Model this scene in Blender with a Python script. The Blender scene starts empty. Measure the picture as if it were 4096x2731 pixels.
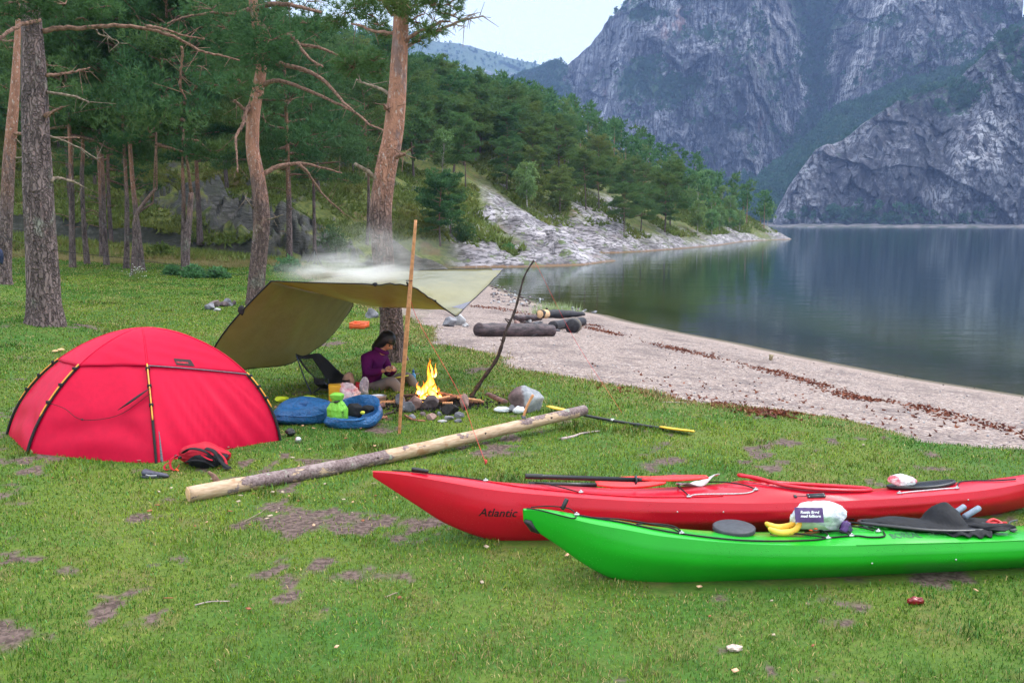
import bpy, bmesh, math, random
import numpy as np
from mathutils import Vector, Matrix
random.seed(4); RNG = np.random.default_rng(7)
S = bpy.context.scene
COL = S.collection
# ------------------------------------------------------------------ camera
CAMZ = 2.1; PITCH = math.radians(7.88); FPX = 3413.0; CX, CY = 2048.0, 1365.5
cd = bpy.data.cameras.new('camera'); cam = bpy.data.objects.new('camera', cd); COL.objects.link(cam)
cd.sensor_width = 36.0; cd.lens = FPX / 4096 * 36; cd.clip_start = 0.1; cd.clip_end = 6000
cam.location = (0, 0, CAMZ); cam.rotation_euler = (math.pi / 2 - PITCH, 0, 0)
S.camera = cam
S.render.resolution_x = 1024; S.render.resolution_y = 682
S.view_settings.view_transform = 'Standard'; S.view_settings.look = 'None'
S.view_settings.exposure = -0.08; S.view_settings.gamma = 1.0
try:
    S.cycles.use_denoising = True; S.cycles.denoiser = 'OPENIMAGEDENOISE'
    S.cycles.max_bounces = 7; S.cycles.diffuse_bounces = 2; S.cycles.glossy_bounces = 3
    S.cycles.transparent_max_bounces = 12; S.cycles.transmission_bounces = 5; S.cycles.volume_bounces = 1
    S.cycles.sample_clamp_indirect = 4.0
    S.cycles.volume_step_rate = 2.0; S.cycles.volume_max_steps = 128
except Exception: pass
# ------------------------------------------------------------------ sky and sun
SUN_EL = math.radians(48); SUN_AZ = math.radians(68)   # azimuth clockwise from +Y
w = bpy.data.worlds.new('World'); S.world = w; w.use_nodes = True
wt = w.node_tree; wt.nodes.clear()
def WN(t, **k):
    n = wt.nodes.new(t)
    for a, b in k.items(): setattr(n, a, b)
    return n
out = WN('ShaderNodeOutputWorld'); bg = WN('ShaderNodeBackground'); wt.links.new(bg.outputs[0], out.inputs[0])
sky = WN('ShaderNodeTexSky', sky_type='NISHITA'); sky.sun_disc = False; sky.sun_elevation = SUN_EL
sky.sun_rotation = SUN_AZ; sky.dust_density = 3.0; sky.air_density = 1.4
bg.inputs[1].default_value = 0.12
# overcast deck: pale near the horizon, about three times brighter overhead (values are for strength 0.12)
tc = WN('ShaderNodeTexCoord'); sx = WN('ShaderNodeSeparateXYZ'); wt.links.new(tc.outputs['Generated'], sx.inputs[0])
cr = WN('ShaderNodeValToRGB'); wt.links.new(sx.outputs[2], cr.inputs[0])
e = cr.color_ramp.elements; e[0].position = 0.0; e[0].color = (.33, .385, .42, 1); e[1].position = 1.0; e[1].color = (1, 1, 1, 1)
for p_, c_ in ((.12, (.345, .40, .435, 1)), (.30, (.33, .38, .41, 1)), (.58, (.62, .66, .70, 1))):
    q = e.new(p_); q.color = c_
nz = WN('ShaderNodeTexNoise'); nz.inputs['Scale'].default_value = 2.2; nz.inputs['Detail'].default_value = 4
mp = WN('ShaderNodeMapping'); mp.inputs['Scale'].default_value = (1, 1, 3); wt.links.new(tc.outputs['Generated'], mp.inputs[0]); wt.links.new(mp.outputs[0], nz.inputs[0])
mr = WN('ShaderNodeMapRange'); mr.inputs[3].default_value = 29.5; mr.inputs[4].default_value = 34; wt.links.new(nz.outputs[0], mr.inputs[0])
vm = WN('ShaderNodeVectorMath', operation='SCALE'); wt.links.new(cr.outputs[0], vm.inputs[0]); wt.links.new(mr.outputs[0], vm.inputs['Scale'])
mx = WN('ShaderNodeMix', data_type='RGBA'); mx.inputs[0].default_value = 0.88
wt.links.new(sky.outputs[0], mx.inputs[6]); wt.links.new(vm.outputs[0], mx.inputs[7]); wt.links.new(mx.outputs[2], bg.inputs[0])
sd = bpy.data.lights.new('sun', 'SUN'); so = bpy.data.objects.new('sun', sd); COL.objects.link(so)
sd.energy = 2.6; sd.angle = math.radians(20); sd.color = (1.0, 0.95, 0.9)
sv = Vector((math.sin(SUN_AZ) * math.cos(SUN_EL), math.cos(SUN_AZ) * math.cos(SUN_EL), math.sin(SUN_EL)))
so.rotation_euler = sv.to_track_quat('Z', 'Y').to_euler()
# ------------------------------------------------------------------ photo rays -> world points
_sp, _cp = math.sin(PITCH), math.cos(PITCH)
def _dir(x, y):
    dy = y - CY
    return ((x - CX), FPX * _cp - dy * _sp, -FPX * _sp - dy * _cp)
def G(x, y, z=0.0):
    d = _dir(x, y); t = (z - CAMZ) / d[2]
    return Vector((d[0] * t, d[1] * t, z))
def A(x, y, Y):
    d = _dir(x, y); t = Y / d[1]
    return Vector((d[0] * t, Y, CAMZ + d[2] * t))
K = 4096 / 2352.0
def AD(x, y, Y): return A(x * K, y * K, Y)
def px(v):
    "projection of a world point in photo pixels"
    x, y, z = v[0], v[1], v[2] - CAMZ
    f = y * _cp - z * _sp; u = y * _sp + z * _cp
    return (CX + FPX * x / f, CY - FPX * u / f)
# ------------------------------------------------------------------ numpy noise
def _hash(ix, iy, iz, seed):
    h = (ix.astype(np.int64) * 374761393 + iy.astype(np.int64) * 668265263 + iz.astype(np.int64) * 2147483647 + seed * 974634777) & 0xffffffff
    h = ((h ^ (h >> 13)) * 1274126177) & 0xffffffff
    h = ((h ^ (h >> 16)) * 2246822519) & 0xffffffff
    return ((h ^ (h >> 15)) & 0xffffff) / float(0xffffff)
def vnoise(x, y, z=None, seed=0):
    x = np.asarray(x, float); y = np.asarray(y, float)
    if z is None: z = np.zeros_like(x)
    ix, iy, iz = np.floor(x), np.floor(y), np.floor(z)
    fx, fy, fz = x - ix, y - iy, z - iz
    fx = fx * fx * (3 - 2 * fx); fy = fy * fy * (3 - 2 * fy); fz = fz * fz * (3 - 2 * fz)
    r = 0
    for a in (0, 1):
        for b in (0, 1):
            for c in (0, 1):
                wgt = (fx if a else 1 - fx) * (fy if b else 1 - fy) * (fz if c else 1 - fz)
                r = r + wgt * _hash(ix + a, iy + b, iz + c, seed)
    return r * 2 - 1
def fbm(x, y, z=None, seed=0, oct=4, gain=.5, lac=2.03):
    s = 0; a = 1.0; t = 0
    for i in range(oct):
        k = lac ** i
        s = s + a * vnoise(x * k, y * k, None if z is None else z * k, seed + i * 17); t += a; a *= gain
    return s / t
def ridged(x, y, z=None, seed=0, oct=4):
    s = 0; a = 1.0; t = 0
    for i in range(oct):
        k = 2.07 ** i
        s = s + a * (1 - 2 * np.abs(vnoise(x * k, y * k, None if z is None else z * k, seed + i * 13))); t += a; a *= .5
    return s / t
def worley(x, y, seed=0, tilt=False):
    "returns F1, F2 and the id value of the nearest cell"
    ix, iy = np.floor(x), np.floor(y)
    f1 = np.full(x.shape, 9.0); f2 = np.full(x.shape, 9.0); cid = np.zeros(x.shape); ox = np.zeros(x.shape); oy = np.zeros(x.shape)
    z0 = np.zeros_like(x)
    for a in (-1, 0, 1):
        for b in (-1, 0, 1):
            cx = ix + a + _hash(ix + a, iy + b, z0, seed); cy = iy + b + _hash(ix + a, iy + b, z0 + 5, seed)
            d = np.hypot(cx - x, cy - y); v = _hash(ix + a, iy + b, z0 + 9, seed)
            m = d < f1
            f2 = np.where(m, f1, np.minimum(f2, d)); cid = np.where(m, v, cid); f1 = np.where(m, d, f1)
            ox = np.where(m, x - cx, ox); oy = np.where(m, y - cy, oy)
    if tilt: return f1, f2, cid, ox * (np.sin(cid * 91.7)) + oy * (np.cos(cid * 57.3))
    return f1, f2, cid
def sstep(a, b, x):
    t = np.clip((x - a) / (b - a), 0, 1); return t * t * (3 - 2 * t)
# ------------------------------------------------------------------ mesh + tag helpers
def mesh_obj(name, V, F, mat=None, parent=None, smooth=False, attrs=None, mats=None, midx=None):
    V = np.asarray(V, np.float32).reshape(-1, 3)
    Fl = F if isinstance(F, list) and len(F) and isinstance(F[0], np.ndarray) else [np.asarray(F)]
    Fl = [np.asarray(f, np.int32) for f in Fl if len(f)]
    me = bpy.data.meshes.new(name)
    me.vertices.add(len(V)); me.vertices.foreach_set('co', V.ravel())
    nl = sum(f.size for f in Fl); nf = sum(len(f) for f in Fl)
    me.loops.add(nl); me.polygons.add(nf)
    me.loops.foreach_set('vertex_index', np.concatenate([f.ravel() for f in Fl]))
    st = []; o = 0
    for f in Fl:
        st.append(o + np.arange(len(f)) * f.shape[1]); o += f.size
    me.polygons.foreach_set('loop_start', np.concatenate(st).astype(np.int32))
    if midx is not None: me.polygons.foreach_set('material_index', np.asarray(midx, np.int32))
    if smooth: me.polygons.foreach_set('use_smooth', np.ones(nf, bool))
    me.update(calc_edges=True)
    if attrs:
        for k, a in attrs.items():
            a = np.asarray(a, np.float32)
            if a.ndim == 1:
                at = me.attributes.new(k, 'FLOAT', 'POINT'); at.data.foreach_set('value', a)
            else:
                at = me.attributes.new(k, 'FLOAT_COLOR', 'POINT')
                if a.shape[1] == 3: a = np.c_[a, np.ones(len(a), np.float32)]
                at.data.foreach_set('color', a.astype(np.float32).ravel())
    for m in (mats or ([mat] if mat else [])): me.materials.append(m)
    ob = bpy.data.objects.new(name, me); COL.objects.link(ob)
    if parent is not None:
        ob.parent = parent
        ob.matrix_parent_inverse = Matrix.Translation(-Vector(parent.location)) if parent.type == 'EMPTY' else Matrix()
    return ob
def tag(o, label, cat, group=None):
    o['label'] = label; o['category'] = cat
    if group: o['group'] = group
    return o
def struct(o): o['kind'] = 'structure'; return o
def stuff(o, label, cat): o['label'] = label; o['category'] = cat; o['kind'] = 'stuff'; return o
def thing(name, loc, label, cat, group=None):
    o = bpy.data.objects.new(name, None); COL.objects.link(o); o.location = loc; o.empty_display_size = .2
    return tag(o, label, cat, group)
class MB:
    "collects shapes into one mesh; vertices in world space (the parent's location is taken off when linked)"
    def __init__(s): s.V = []; s.F = {}; s.n = 0
    def add(s, V, F, m=0):
        V = np.asarray(V, float).reshape(-1, 3)
        for f in (F if isinstance(F, list) and len(F) and isinstance(F[0], np.ndarray) else [np.asarray(F)]):
            if len(f): s.F.setdefault((f.shape[1], m), []).append(f + s.n)
        s.V.append(V); s.n += len(V); return s
    def tube(s, P, R, n=8, cap=True, m=0, flat=1.0): V, F = tube(P, R, n, cap, flat); return s.add(V, F, m)
    def box(s, c, size, rot=None, m=0, bev=0):
        V, F = box(c, size, rot); return s.add(V, F, m)
    def build(s, name, mat, parent=None, smooth=True, mats=None):
        F = []; mi = []
        for (k, m), fs in s.F.items():
            f = np.concatenate(fs); F.append(f); mi += [m] * len(f)
        return mesh_obj(name, np.concatenate(s.V), F, mat, parent, smooth, mats=mats, midx=mi if mats else None)
def catmull(P, n):
    P = np.asarray(P, float)
    if len(P) == 2: t = np.linspace(0, 1, n)[:, None]; return P[0] * (1 - t) + P[1] * t
    Q = np.vstack([2 * P[0] - P[1], P, 2 * P[-1] - P[-2]])
    o = []
    for t in np.linspace(0, len(P) - 1 - 1e-9, n):
        i = int(t); u = t - i; a, b, c, d = Q[i], Q[i + 1], Q[i + 2], Q[i + 3]
        o.append(.5 * (2 * b + (c - a) * u + (2 * a - 5 * b + 4 * c - d) * u * u + (3 * b - a - 3 * c + d) * u ** 3))
    return np.array(o)
def tube(P, R, n=8, cap=True, flat=1.0):
    P = np.asarray([tuple(p) for p in P], float); m = len(P); R = np.broadcast_to(np.asarray(R, float), (m,))
    T = np.gradient(P, axis=0); T /= np.linalg.norm(T, axis=1)[:, None] + 1e-12
    ref = np.array([0, 0, 1.]) if abs(T[:, 2]).mean() < .8 else np.array([0, 1., 0])
    U = np.cross(T, ref); U /= np.linalg.norm(U, axis=1)[:, None] + 1e-12
    W = np.cross(U, T)
    a = np.arange(n) * 2 * math.pi / n
    V = P[:, None] + R[:, None, None] * (np.cos(a)[None, :, None] * U[:, None] + flat * np.sin(a)[None, :, None] * W[:, None])
    V = V.reshape(-1, 3)
    i = np.arange(m - 1)[:, None] * n; j = np.arange(n)[None]; k = (j + 1) % n
    F = [np.stack([i + j, i + k, i + n + k, i + n + j], -1).reshape(-1, 4)]
    if cap:
        V = np.vstack([V, P[0], P[-1]]); c = m * n; j = np.arange(n); k = (j + 1) % n
        F.append(np.vstack([np.stack([k, j, np.full(n, c)], 1), np.stack([(m - 1) * n + j, (m - 1) * n + k, np.full(n, c + 1)], 1)]))
    return V, F
def box(c, size, rot=None):
    s = np.array(size) / 2.0
    V = np.array([[x, y, z] for x in (-1, 1) for y in (-1, 1) for z in (-1, 1)], float) * s
    if rot is not None: V = V @ np.array(Matrix(rot).to_3x3()).T if not isinstance(rot, (float, int)) else V @ np.array(Matrix.Rotation(rot, 3, 'Z')).T
    F = np.array([[0, 1, 3, 2], [4, 6, 7, 5], [0, 4, 5, 1], [2, 3, 7, 6], [0, 2, 6, 4], [1, 5, 7, 3]])
    return V + np.array(tuple(c)), F
def grid_faces(nr, nc, wrap=False):
    i = np.arange(nr - 1)[:, None] * nc; j = np.arange(nc if wrap else nc - 1)[None]; k = (j + 1) % nc
    return np.stack([i + j, i + k, i + nc + k, i + nc + j], -1).reshape(-1, 4)
_ico = {}
def ico(sub):
    if sub not in _ico:
        bm = bmesh.new(); bmesh.ops.create_icosphere(bm, subdivisions=sub, radius=1)
        _ico[sub] = (np.array([v.co[:] for v in bm.verts]), np.array([[v.index for v in f.verts] for f in bm.faces])); bm.free()
    return _ico[sub]
def rock(c, size, seed, sub=3, rot=0., rough=.25, cuts=7):
    "an angular boulder: a sphere cut by random planes and roughened"
    V, F = ico(sub); V = V.copy(); r = np.random.default_rng(seed)
    for _ in range(int(cuts * 1.6)):
        n = r.normal(size=3); n /= np.linalg.norm(n); d = r.uniform(.50, .84); k = V @ n
        V -= np.maximum(k - d, 0)[:, None] * n
    V += (fbm(V[:, 0] * 2 + seed, V[:, 1] * 2, V[:, 2] * 2, seed, 4) * rough * .45)[:, None] * V
    V = V * np.array(size) / 2; cc, ss = math.cos(rot), math.sin(rot)
    V = V @ np.array([[cc, ss, 0], [-ss, cc, 0], [0, 0, 1]])
    return V + np.array(tuple(c)), F
# ------------------------------------------------------------------ material helper
class M:
    def __init__(s, name):
        s.m = bpy.data.materials.new(name); s.m.use_nodes = True; s.t = s.m.node_tree; s.t.nodes.clear()
        s.out = s.n('ShaderNodeOutputMaterial')
    def n(s, typ, **k):
        n = s.t.nodes.new(typ)
        for a, b in k.items(): setattr(n, a, b)
        return n
    def l(s, a, b): s.t.links.new(a, b)
    def val(s, sock, v):
        if hasattr(v, 'links'): s.l(v, sock)
        else:
            try: sock.default_value = v
            except Exception: sock.default_value = (*v, 1)
    def pos(s, scale=(1, 1, 1), obj=False, rot=(0, 0, 0)):
        if obj: c = s.n('ShaderNodeTexCoord').outputs['Object']
        else: c = s.n('ShaderNodeNewGeometry').outputs['Position']
        mp = s.n('ShaderNodeMapping'); mp.inputs['Scale'].default_value = scale; mp.inputs['Rotation'].default_value = rot; s.l(c, mp.inputs[0]); return mp.outputs[0]
    def noise(s, vec, scale, detail=4, rough=.55, lo=None, hi=None, dist=0):
        n = s.n('ShaderNodeTexNoise'); s.l(vec, n.inputs['Vector']); n.inputs['Scale'].default_value = scale
        n.inputs['Detail'].default_value = detail; n.inputs['Roughness'].default_value = rough; n.inputs['Distortion'].default_value = dist
        o = n.outputs[0]
        return o if lo is None else s.rng(o, lo, hi)
    def vor(s, vec, scale, feature='F1', out='Distance', rnd=1):
        n = s.n('ShaderNodeTexVoronoi', feature=feature); s.l(vec, n.inputs['Vector']); n.inputs['Scale'].default_value = scale
        n.inputs['Randomness'].default_value = rnd; return n.outputs[out]
    def rng(s, v, a, b, c=0, d=1, smooth=True):
        n = s.n('ShaderNodeMapRange', interpolation_type='SMOOTHSTEP' if smooth else 'LINEAR'); s.l(v, n.inputs[0])
        for i, x in enumerate((a, b, c, d)): n.inputs[i + 1].default_value = x
        return n.outputs[0]
    def mix(s, f, a, b, mode='MIX'):
        n = s.n('ShaderNodeMix', data_type='RGBA', blend_type=mode); s.val(n.inputs[0], f)
        for i, v in ((6, a), (7, b)):
            if hasattr(v, 'links'): s.l(v, n.inputs[i])
            else: n.inputs[i].default_value = (*v[:3], 1)
        return n.outputs[2]
    def math(s, op, a, b=0.0, clamp=False):
        n = s.n('ShaderNodeMath', operation=op, use_clamp=clamp); s.val(n.inputs[0], a); s.val(n.inputs[1], b); return n.outputs[0]
    def attr(s, name, out='Fac'): n = s.n('ShaderNodeAttribute', attribute_name=name); return n.outputs[out]
    def ramp(s, f, stops):
        n = s.n('ShaderNodeValToRGB'); s.l(f, n.inputs[0]); e = n.color_ramp.elements
        e[0].position, e[0].color = stops[0][0], (*stops[0][1], 1); e[1].position, e[1].color = stops[-1][0], (*stops[-1][1], 1)
        for p, c in stops[1:-1]: q = e.new(p); q.color = (*c, 1)
        return n.outputs[0]
    def bump(s, h, strength=.5, dist=.02, prev=None):
        n = s.n('ShaderNodeBump'); s.l(h, n.inputs['Height']); n.inputs['Strength'].default_value = strength; n.inputs['Distance'].default_value = dist
        if prev is not None: s.l(prev, n.inputs['Normal'])
        return n.outputs[0]
    def bsdf(s, col, rough=.7, spec=.5, normal=None, **kw):
        b = s.n('ShaderNodeBsdfPrincipled')
        if hasattr(col, 'links'): s.l(col, b.inputs['Base Color'])
        else: b.inputs['Base Color'].default_value = (*col[:3], 1)
        s.val(b.inputs['Roughness'], rough); b.inputs['Specular IOR Level'].default_value = spec
        if normal is not None: s.l(normal, b.inputs['Normal'])
        for k, v in kw.items(): s.val(b.inputs[k.replace('_', ' ')], v)
        return b.outputs[0]
    def done(s, sh): s.l(sh, s.out.inputs[0]); return s.m
def simple(name, col, rough=.6, spec=.35, var=.18, scale=6, bump=.0, bscale=40, obj=True, bdist=.004, **kw):
    m = M(name); p = m.pos(obj=obj); n = m.noise(p, scale, 4)
    dark = tuple(c * (1 - var) for c in col); lite = tuple(min(1, c * (1 + var)) for c in col)
    c = m.mix(m.rng(n, .3, .7), dark, lite); nm = None
    if bump: nm = m.bump(m.noise(p, bscale, 3), bump, bdist)
    return m.done(m.bsdf(c, rough, spec, nm, **kw))
# ================================================================== TERRAIN
WATER = -0.8
def gp(lst, z): return [tuple(G(x, y, z))[:2] for x, y in lst]
beach_shore = gp([(4096, 1581), (3657, 1512), (3309, 1445), (3200, 1424), (2976, 1376), (2720, 1328), (2529, 1287), (2433, 1261), (2274, 1236), (2146, 1210), (2083, 1185), (2019, 1159), (1963, 1140), (1850, 1112), (1740, 1092), (1640, 1084), (1620, 1078)], WATER)
rock_shore = gp([(1700, 1076), (1891, 1070), (2146, 1067), (2338, 1060), (2421, 1048), (2465, 1044), (2389, 1015), (2400, 1012), (2465, 1012), (2593, 1005), (2740, 994), (2880, 981), (2976, 966), (3167, 957)], WATER)
lake = np.array([(700., -20.), (60, 1.0), (25., 8.0), (14., 11.6)] + beach_shore + rock_shore + [(50, 178), (42, 200), (30, 240), (10, 320), (-40, 420), (-80, 700), (900, 700)])
_gc = gp([(1729, 1397), (1739, 1400), (1824, 1410), (1909, 1438), (2011, 1462), (2049, 1502), (2250, 1533), (2402, 1564), (2560, 1588), (2695, 1637), (2880, 1663), (3200, 1688), (3396, 1715), (3570, 1776), (3657, 1811), (4096, 1837)], -.05)
_gc2 = gp([(1050, 1082), (1180, 1088), (1300, 1104), (1380, 1150), (1420, 1215), (1500, 1245), (1613, 1285), (1654, 1302), (1702, 1319), (1732, 1366)], -.02)
lawn = np.array([(-60., -20.), (-60, 30), (-45, 34), (-26, 36), (-17, 36), (-12, 36)] + _gc2 + _gc + [(14, 4.0), (30, -2), (30, -20)])
def sdf_poly(P, X, Y):
    "signed distance, positive outside"
    d = np.full(X.shape, 1e9); ins = np.zeros(X.shape, bool)
    n = len(P)
    for i in range(n):
        ax, ay = P[i]; bx, by = P[(i + 1) % n]; ex, ey = bx - ax, by - ay
        t = np.clip(((X - ax) * ex + (Y - ay) * ey) / (ex * ex + ey * ey + 1e-12), 0, 1)
        d = np.minimum(d, np.hypot(X - ax - t * ex, Y - ay - t * ey))
        c = ((ay <= Y) & (by > Y)) | ((by <= Y) & (ay > Y))
        xi = ax + (Y - ay) / (ey if abs(ey) > 1e-12 else 1e-12) * ex
        ins ^= c & (X < xi)
    return np.where(ins, -d, d)
TY = np.array([0, 10, 20, 30, 36, 45, 55, 65, 80, 100, 130, 165, 230, 320.])
TX = np.array([-1400, -600, 0, 300, 600, 850, 1000, 1100, 1180, 1250, 1400, 1560, 1700, 1810, 2300.])
TZ = np.array([
 [.3, .5, .8, 1.2, 2, 4, 7, 10, 14, 20, 28, 36, 44, 46],
 [0, .15, .4, .6, 1.0, 3, 6, 9, 13.5, 19.5, 28, 36, 44, 46],
 [0, .1, .28, .42, .7, 2.4, 4.7, 7.5, 12.5, 18.5, 27, 35, 42, 44],
 [0, 0, .14, .28, .45, 1.7, 4.0, 7, 12, 18, 26.5, 34, 40, 42],
 [0, 0, .03, .1, .2, .8, 3.4, 6.3, 11, 17, 25.5, 33, 38, 38],
 [0, 0, 0, 0, .0, .25, 1.9, 4.8, 9, 14, 22.5, 30.5, 34, 34],
 [0, 0, 0, 0, -.1, -.1, .6, 3.2, 6.8, 11.5, 18.5, 24, 26, 25],
 [0, 0, 0, -.1, -.3, -.5, .4, 2.6, 6.0, 10, 16.5, 22, 23.5, 21],
 [0, 0, 0, -.2, -.5, -.6, .2, 1.5, 5.2, 9.2, 15.2, 20.5, 21.5, 19],
 [0, 0, 0, -.3, -.6, -.8, 0, .8, 3.8, 7.8, 14, 19.5, 21, 18],
 [0, 0, 0, -.3, -.6, -.8, -.5, .3, 1.9, 5.2, 11.5, 16.5, 17, 13],
 [0, 0, 0, -.3, -.6, -.8, -.6, -.6, .8, 3.2, 8.2, 14, 14, 8],
 [0, 0, 0, -.3, -.6, -.8, -.8, -.8, -.6, .8, 4.2, 7.2, 5, 0],
 [0, 0, 0, -.3, -.6, -.8, -.8, -.8, -.8, -.6, .3, 1.6, .5, -1],
 [0, 0, 0, -.3, -.6, -.8, -.8, -.8, -.8, -.8, -.6, .6, 0, -2]])
def ztab(X, Y):
    u = np.clip(X / np.maximum(Y, 2.0) * 1960 + 1176, TX[0], TX[-1]); Yc = np.clip(Y, TY[0], TY[-1])
    i = np.clip(np.searchsorted(TX, u) - 1, 0, len(TX) - 2); j = np.clip(np.searchsorted(TY, Yc) - 1, 0, len(TY) - 2)
    fu = (u - TX[i]) / (TX[i + 1] - TX[i]); fv = (Yc - TY[j]) / (TY[j + 1] - TY[j])
    fu = fu * fu * (3 - 2 * fu)
    return (TZ[i, j] * (1 - fu) + TZ[i + 1, j] * fu) * (1 - fv) + (TZ[i, j + 1] * (1 - fu) + TZ[i + 1, j + 1] * fu) * fv
def terrain(X, Y):
    X = np.asarray(X, float); Y = np.asarray(Y, float)
    dl = sdf_poly(lake, X, Y); dg = sdf_poly(lawn, X, Y)
    z = ztab(X, Y)
    far = sstep(34, 44, Y)
    wob = fbm(X * .35, Y * .35, seed=3, oct=3)
    # rocky ground: slabs that dip to the right
    s = (X * .62 + Y * .35 + z * .4)
    f1, f2, cid = worley(X * .13 + wob * .35, Y * .10 + 3, 5)
    g1, g2, gid = worley(X * .38 + wob * .5, Y * .24, 8)
    slab = (cid - .5) * 2.0 * sstep(0, .35, f2 - f1) + (gid - .5) * .8 * sstep(0, .3, g2 - g1) + fbm(X * .12, Y * .12, seed=11, oct=5) * 1.4 + ridged(X * .5 - z * .1, Y * .22, seed=21, oct=4) * .35
    rockiness = sstep(30, 3, dl) * far + .30 * sstep(40, 52, Y)
    z = z + slab * np.minimum(rockiness, 1) * sstep(-2, 4, dl) * .9
    hillm = sstep(42, 75, Y); z = z + hillm * fbm(X * .045, Y * .045, seed=31, oct=5) * 3.0 * sstep(4, 40, dl)
    # the outcrop band above the left lawn edge
    ub = X / np.maximum(Y, 2) * 1960 + 1176
    oc = np.exp(-((Y - 49 + (ub - 600) * .012) / 4.0) ** 2) * sstep(300, 430, ub) * sstep(1120, 900, ub)
    oq = worley(X * .9 + wob, z * 1.1 + Y * .4, 15, True); z = z + oc * (.15 + .5 * slab + (oq[2] - .5) * .8 + oq[3] * .9 + .3 * ridged(X * 1.1, Y * .9, seed=25, oct=4))
    # near ground: gentle undulation
    z = z + (1 - far) * (fbm(X * .23, Y * .23, seed=41, oct=3) * .035 * sstep(3, 9, Y) + fbm(X * 1.7, Y * 1.7, seed=42, oct=3) * .010)
    # beach and bed
    nearbeach = 1 - sstep(36, 50, Y)
    slope = np.where(Y > 45, .55, .105)
    cap = WATER + np.where(dl > 0, slope * dl, .10 * dl * np.where(Y > 50, 2, 1))
    cap = np.where(dl > 0, cap, np.maximum(cap, -7))
    z = np.where(dl < 0, cap, np.minimum(z, cap + np.where(Y > 45, .25 * fbm(X * .8, Y * .8, seed=51), 0) * sstep(0, 1, dl)))
    bank = sstep(.35, -.25, dg)                         # little turf edge over the shingle
    z = np.where((dl > 0) & (Y < 42), z + (bank * .07) * 1.0, z)
    # mounds round the big tree feet
    for mx_, my_, r_, h_ in MOUNDS: z = z + h_ * np.exp(-((X - mx_) ** 2 + (Y - my_) ** 2) / (r_ * r_))
    return z, dl, dg, rockiness, oc
MOUNDS = [(-8.0, 14.4, 1.1, .22), (-10.0, 12.6, 1.8, .18), (-12.8, 21, 1.3, .2), (-1.75, 12.25, .6, .05)]
nu, nyy = 1000, 900
uu = np.linspace(-1.25, 1.25, nu); uu = np.sign(uu) * (np.abs(uu) * .8 + .2 * np.abs(uu) ** 3 / 1.25 ** 2)
yy = -6 + np.concatenate([np.geomspace(3.0, 9.0, 60, endpoint=False), np.geomspace(9.0, 336.0, nyy - 60)])
YY, UU = np.meshgrid(yy, uu, indexing='ij'); XX = UU * (YY + 6)
ZZ, DL, DG, RK, OC = terrain(XX, YY)
gz_y, gz_x = np.gradient(ZZ); dY_ = np.gradient(YY, axis=0); dX_ = np.gradient(XX, axis=1)
SLP = np.hypot(gz_y / np.maximum(dY_, 1e-3), gz_x / np.maximum(dX_, 1e-3))
nz1 = fbm(XX * .9, YY * .9, seed=61, oct=4); nz2 = fbm(XX * .12, YY * .12, seed=62, oct=4)
a_lawn = sstep(.12, -.12, DG + nz1 * .35)
a_beach = (1 - sstep(40, 46, YY + nz1 * 3)) * (1 - a_lawn) * sstep(15, 9, DL + nz1 * 2 + (XX < -2) * 4)
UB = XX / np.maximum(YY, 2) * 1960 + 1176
a_rock = sstep(.85, 1.25, SLP + nz1 * .35 + nz2 * .5) * sstep(41, 46, YY)
near_shore = sstep(1, -1, (DL + nz2 * 5 + nz1 * 1.6 - np.where(UB < 1430, 8.5, 2.4)) * .5) * sstep(46, 52, YY) * sstep(980, 1080, UB)
a_rock = np.maximum(a_rock, near_shore)
bigslab = sstep(9, 4, np.abs((UB - 1390) * .55 + (YY - 62) * 0 + (YY - 62) * 8.0) * .09) * sstep(1080, 1150, UB) * sstep(58, 62, YY) * sstep(100, 85, YY)
a_rock = np.maximum(a_rock, bigslab); a_rock = np.maximum(a_rock, sstep(.50, .75, OC * .85 + nz1 * .8 + nz2 * .5))
a_rock = a_rock * (1 - a_lawn) * (1 - a_beach * sstep(44, 40, YY))
a_wet = sstep(1.6, .1, DL) 
tattr = np.stack([a_lawn, a_beach, a_rock, a_wet], -1).reshape(-1, 4)

m = M('ground'); P = m.pos(); at = m.n('ShaderNodeAttribute', attribute_name='cover'); sp = m.n('ShaderNodeSeparateColor'); m.l(at.outputs['Color'], sp.inputs[0])
gA, bA, rA, wA = sp.outputs[0], sp.outputs[1], sp.outputs[2], at.outputs['Alpha']
n1 = m.noise(P, .55, 5, .6); n2 = m.noise(P, 3.1, 5, .6); n3 = m.noise(P, 28, 3, .6); n4 = m.noise(P, 1.3, 4, .65)
grass = m.mix(m.rng(n1, .35, .65), (.068, .20, .018), (.20, .27, .032))
grass = m.mix(m.rng(n2, .50, .72, 0, .7), grass, (.27, .22, .07))
grass = m.mix(m.rng(n3, .3, .7, 0, .45), grass, (.045, .11, .02))
soil = m.mix(m.rng(n3, .35, .65), (.085, .055, .045), (.24, .165, .145))
bare = m.attr('bare')
grass = m.mix(bare, grass, soil)
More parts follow.
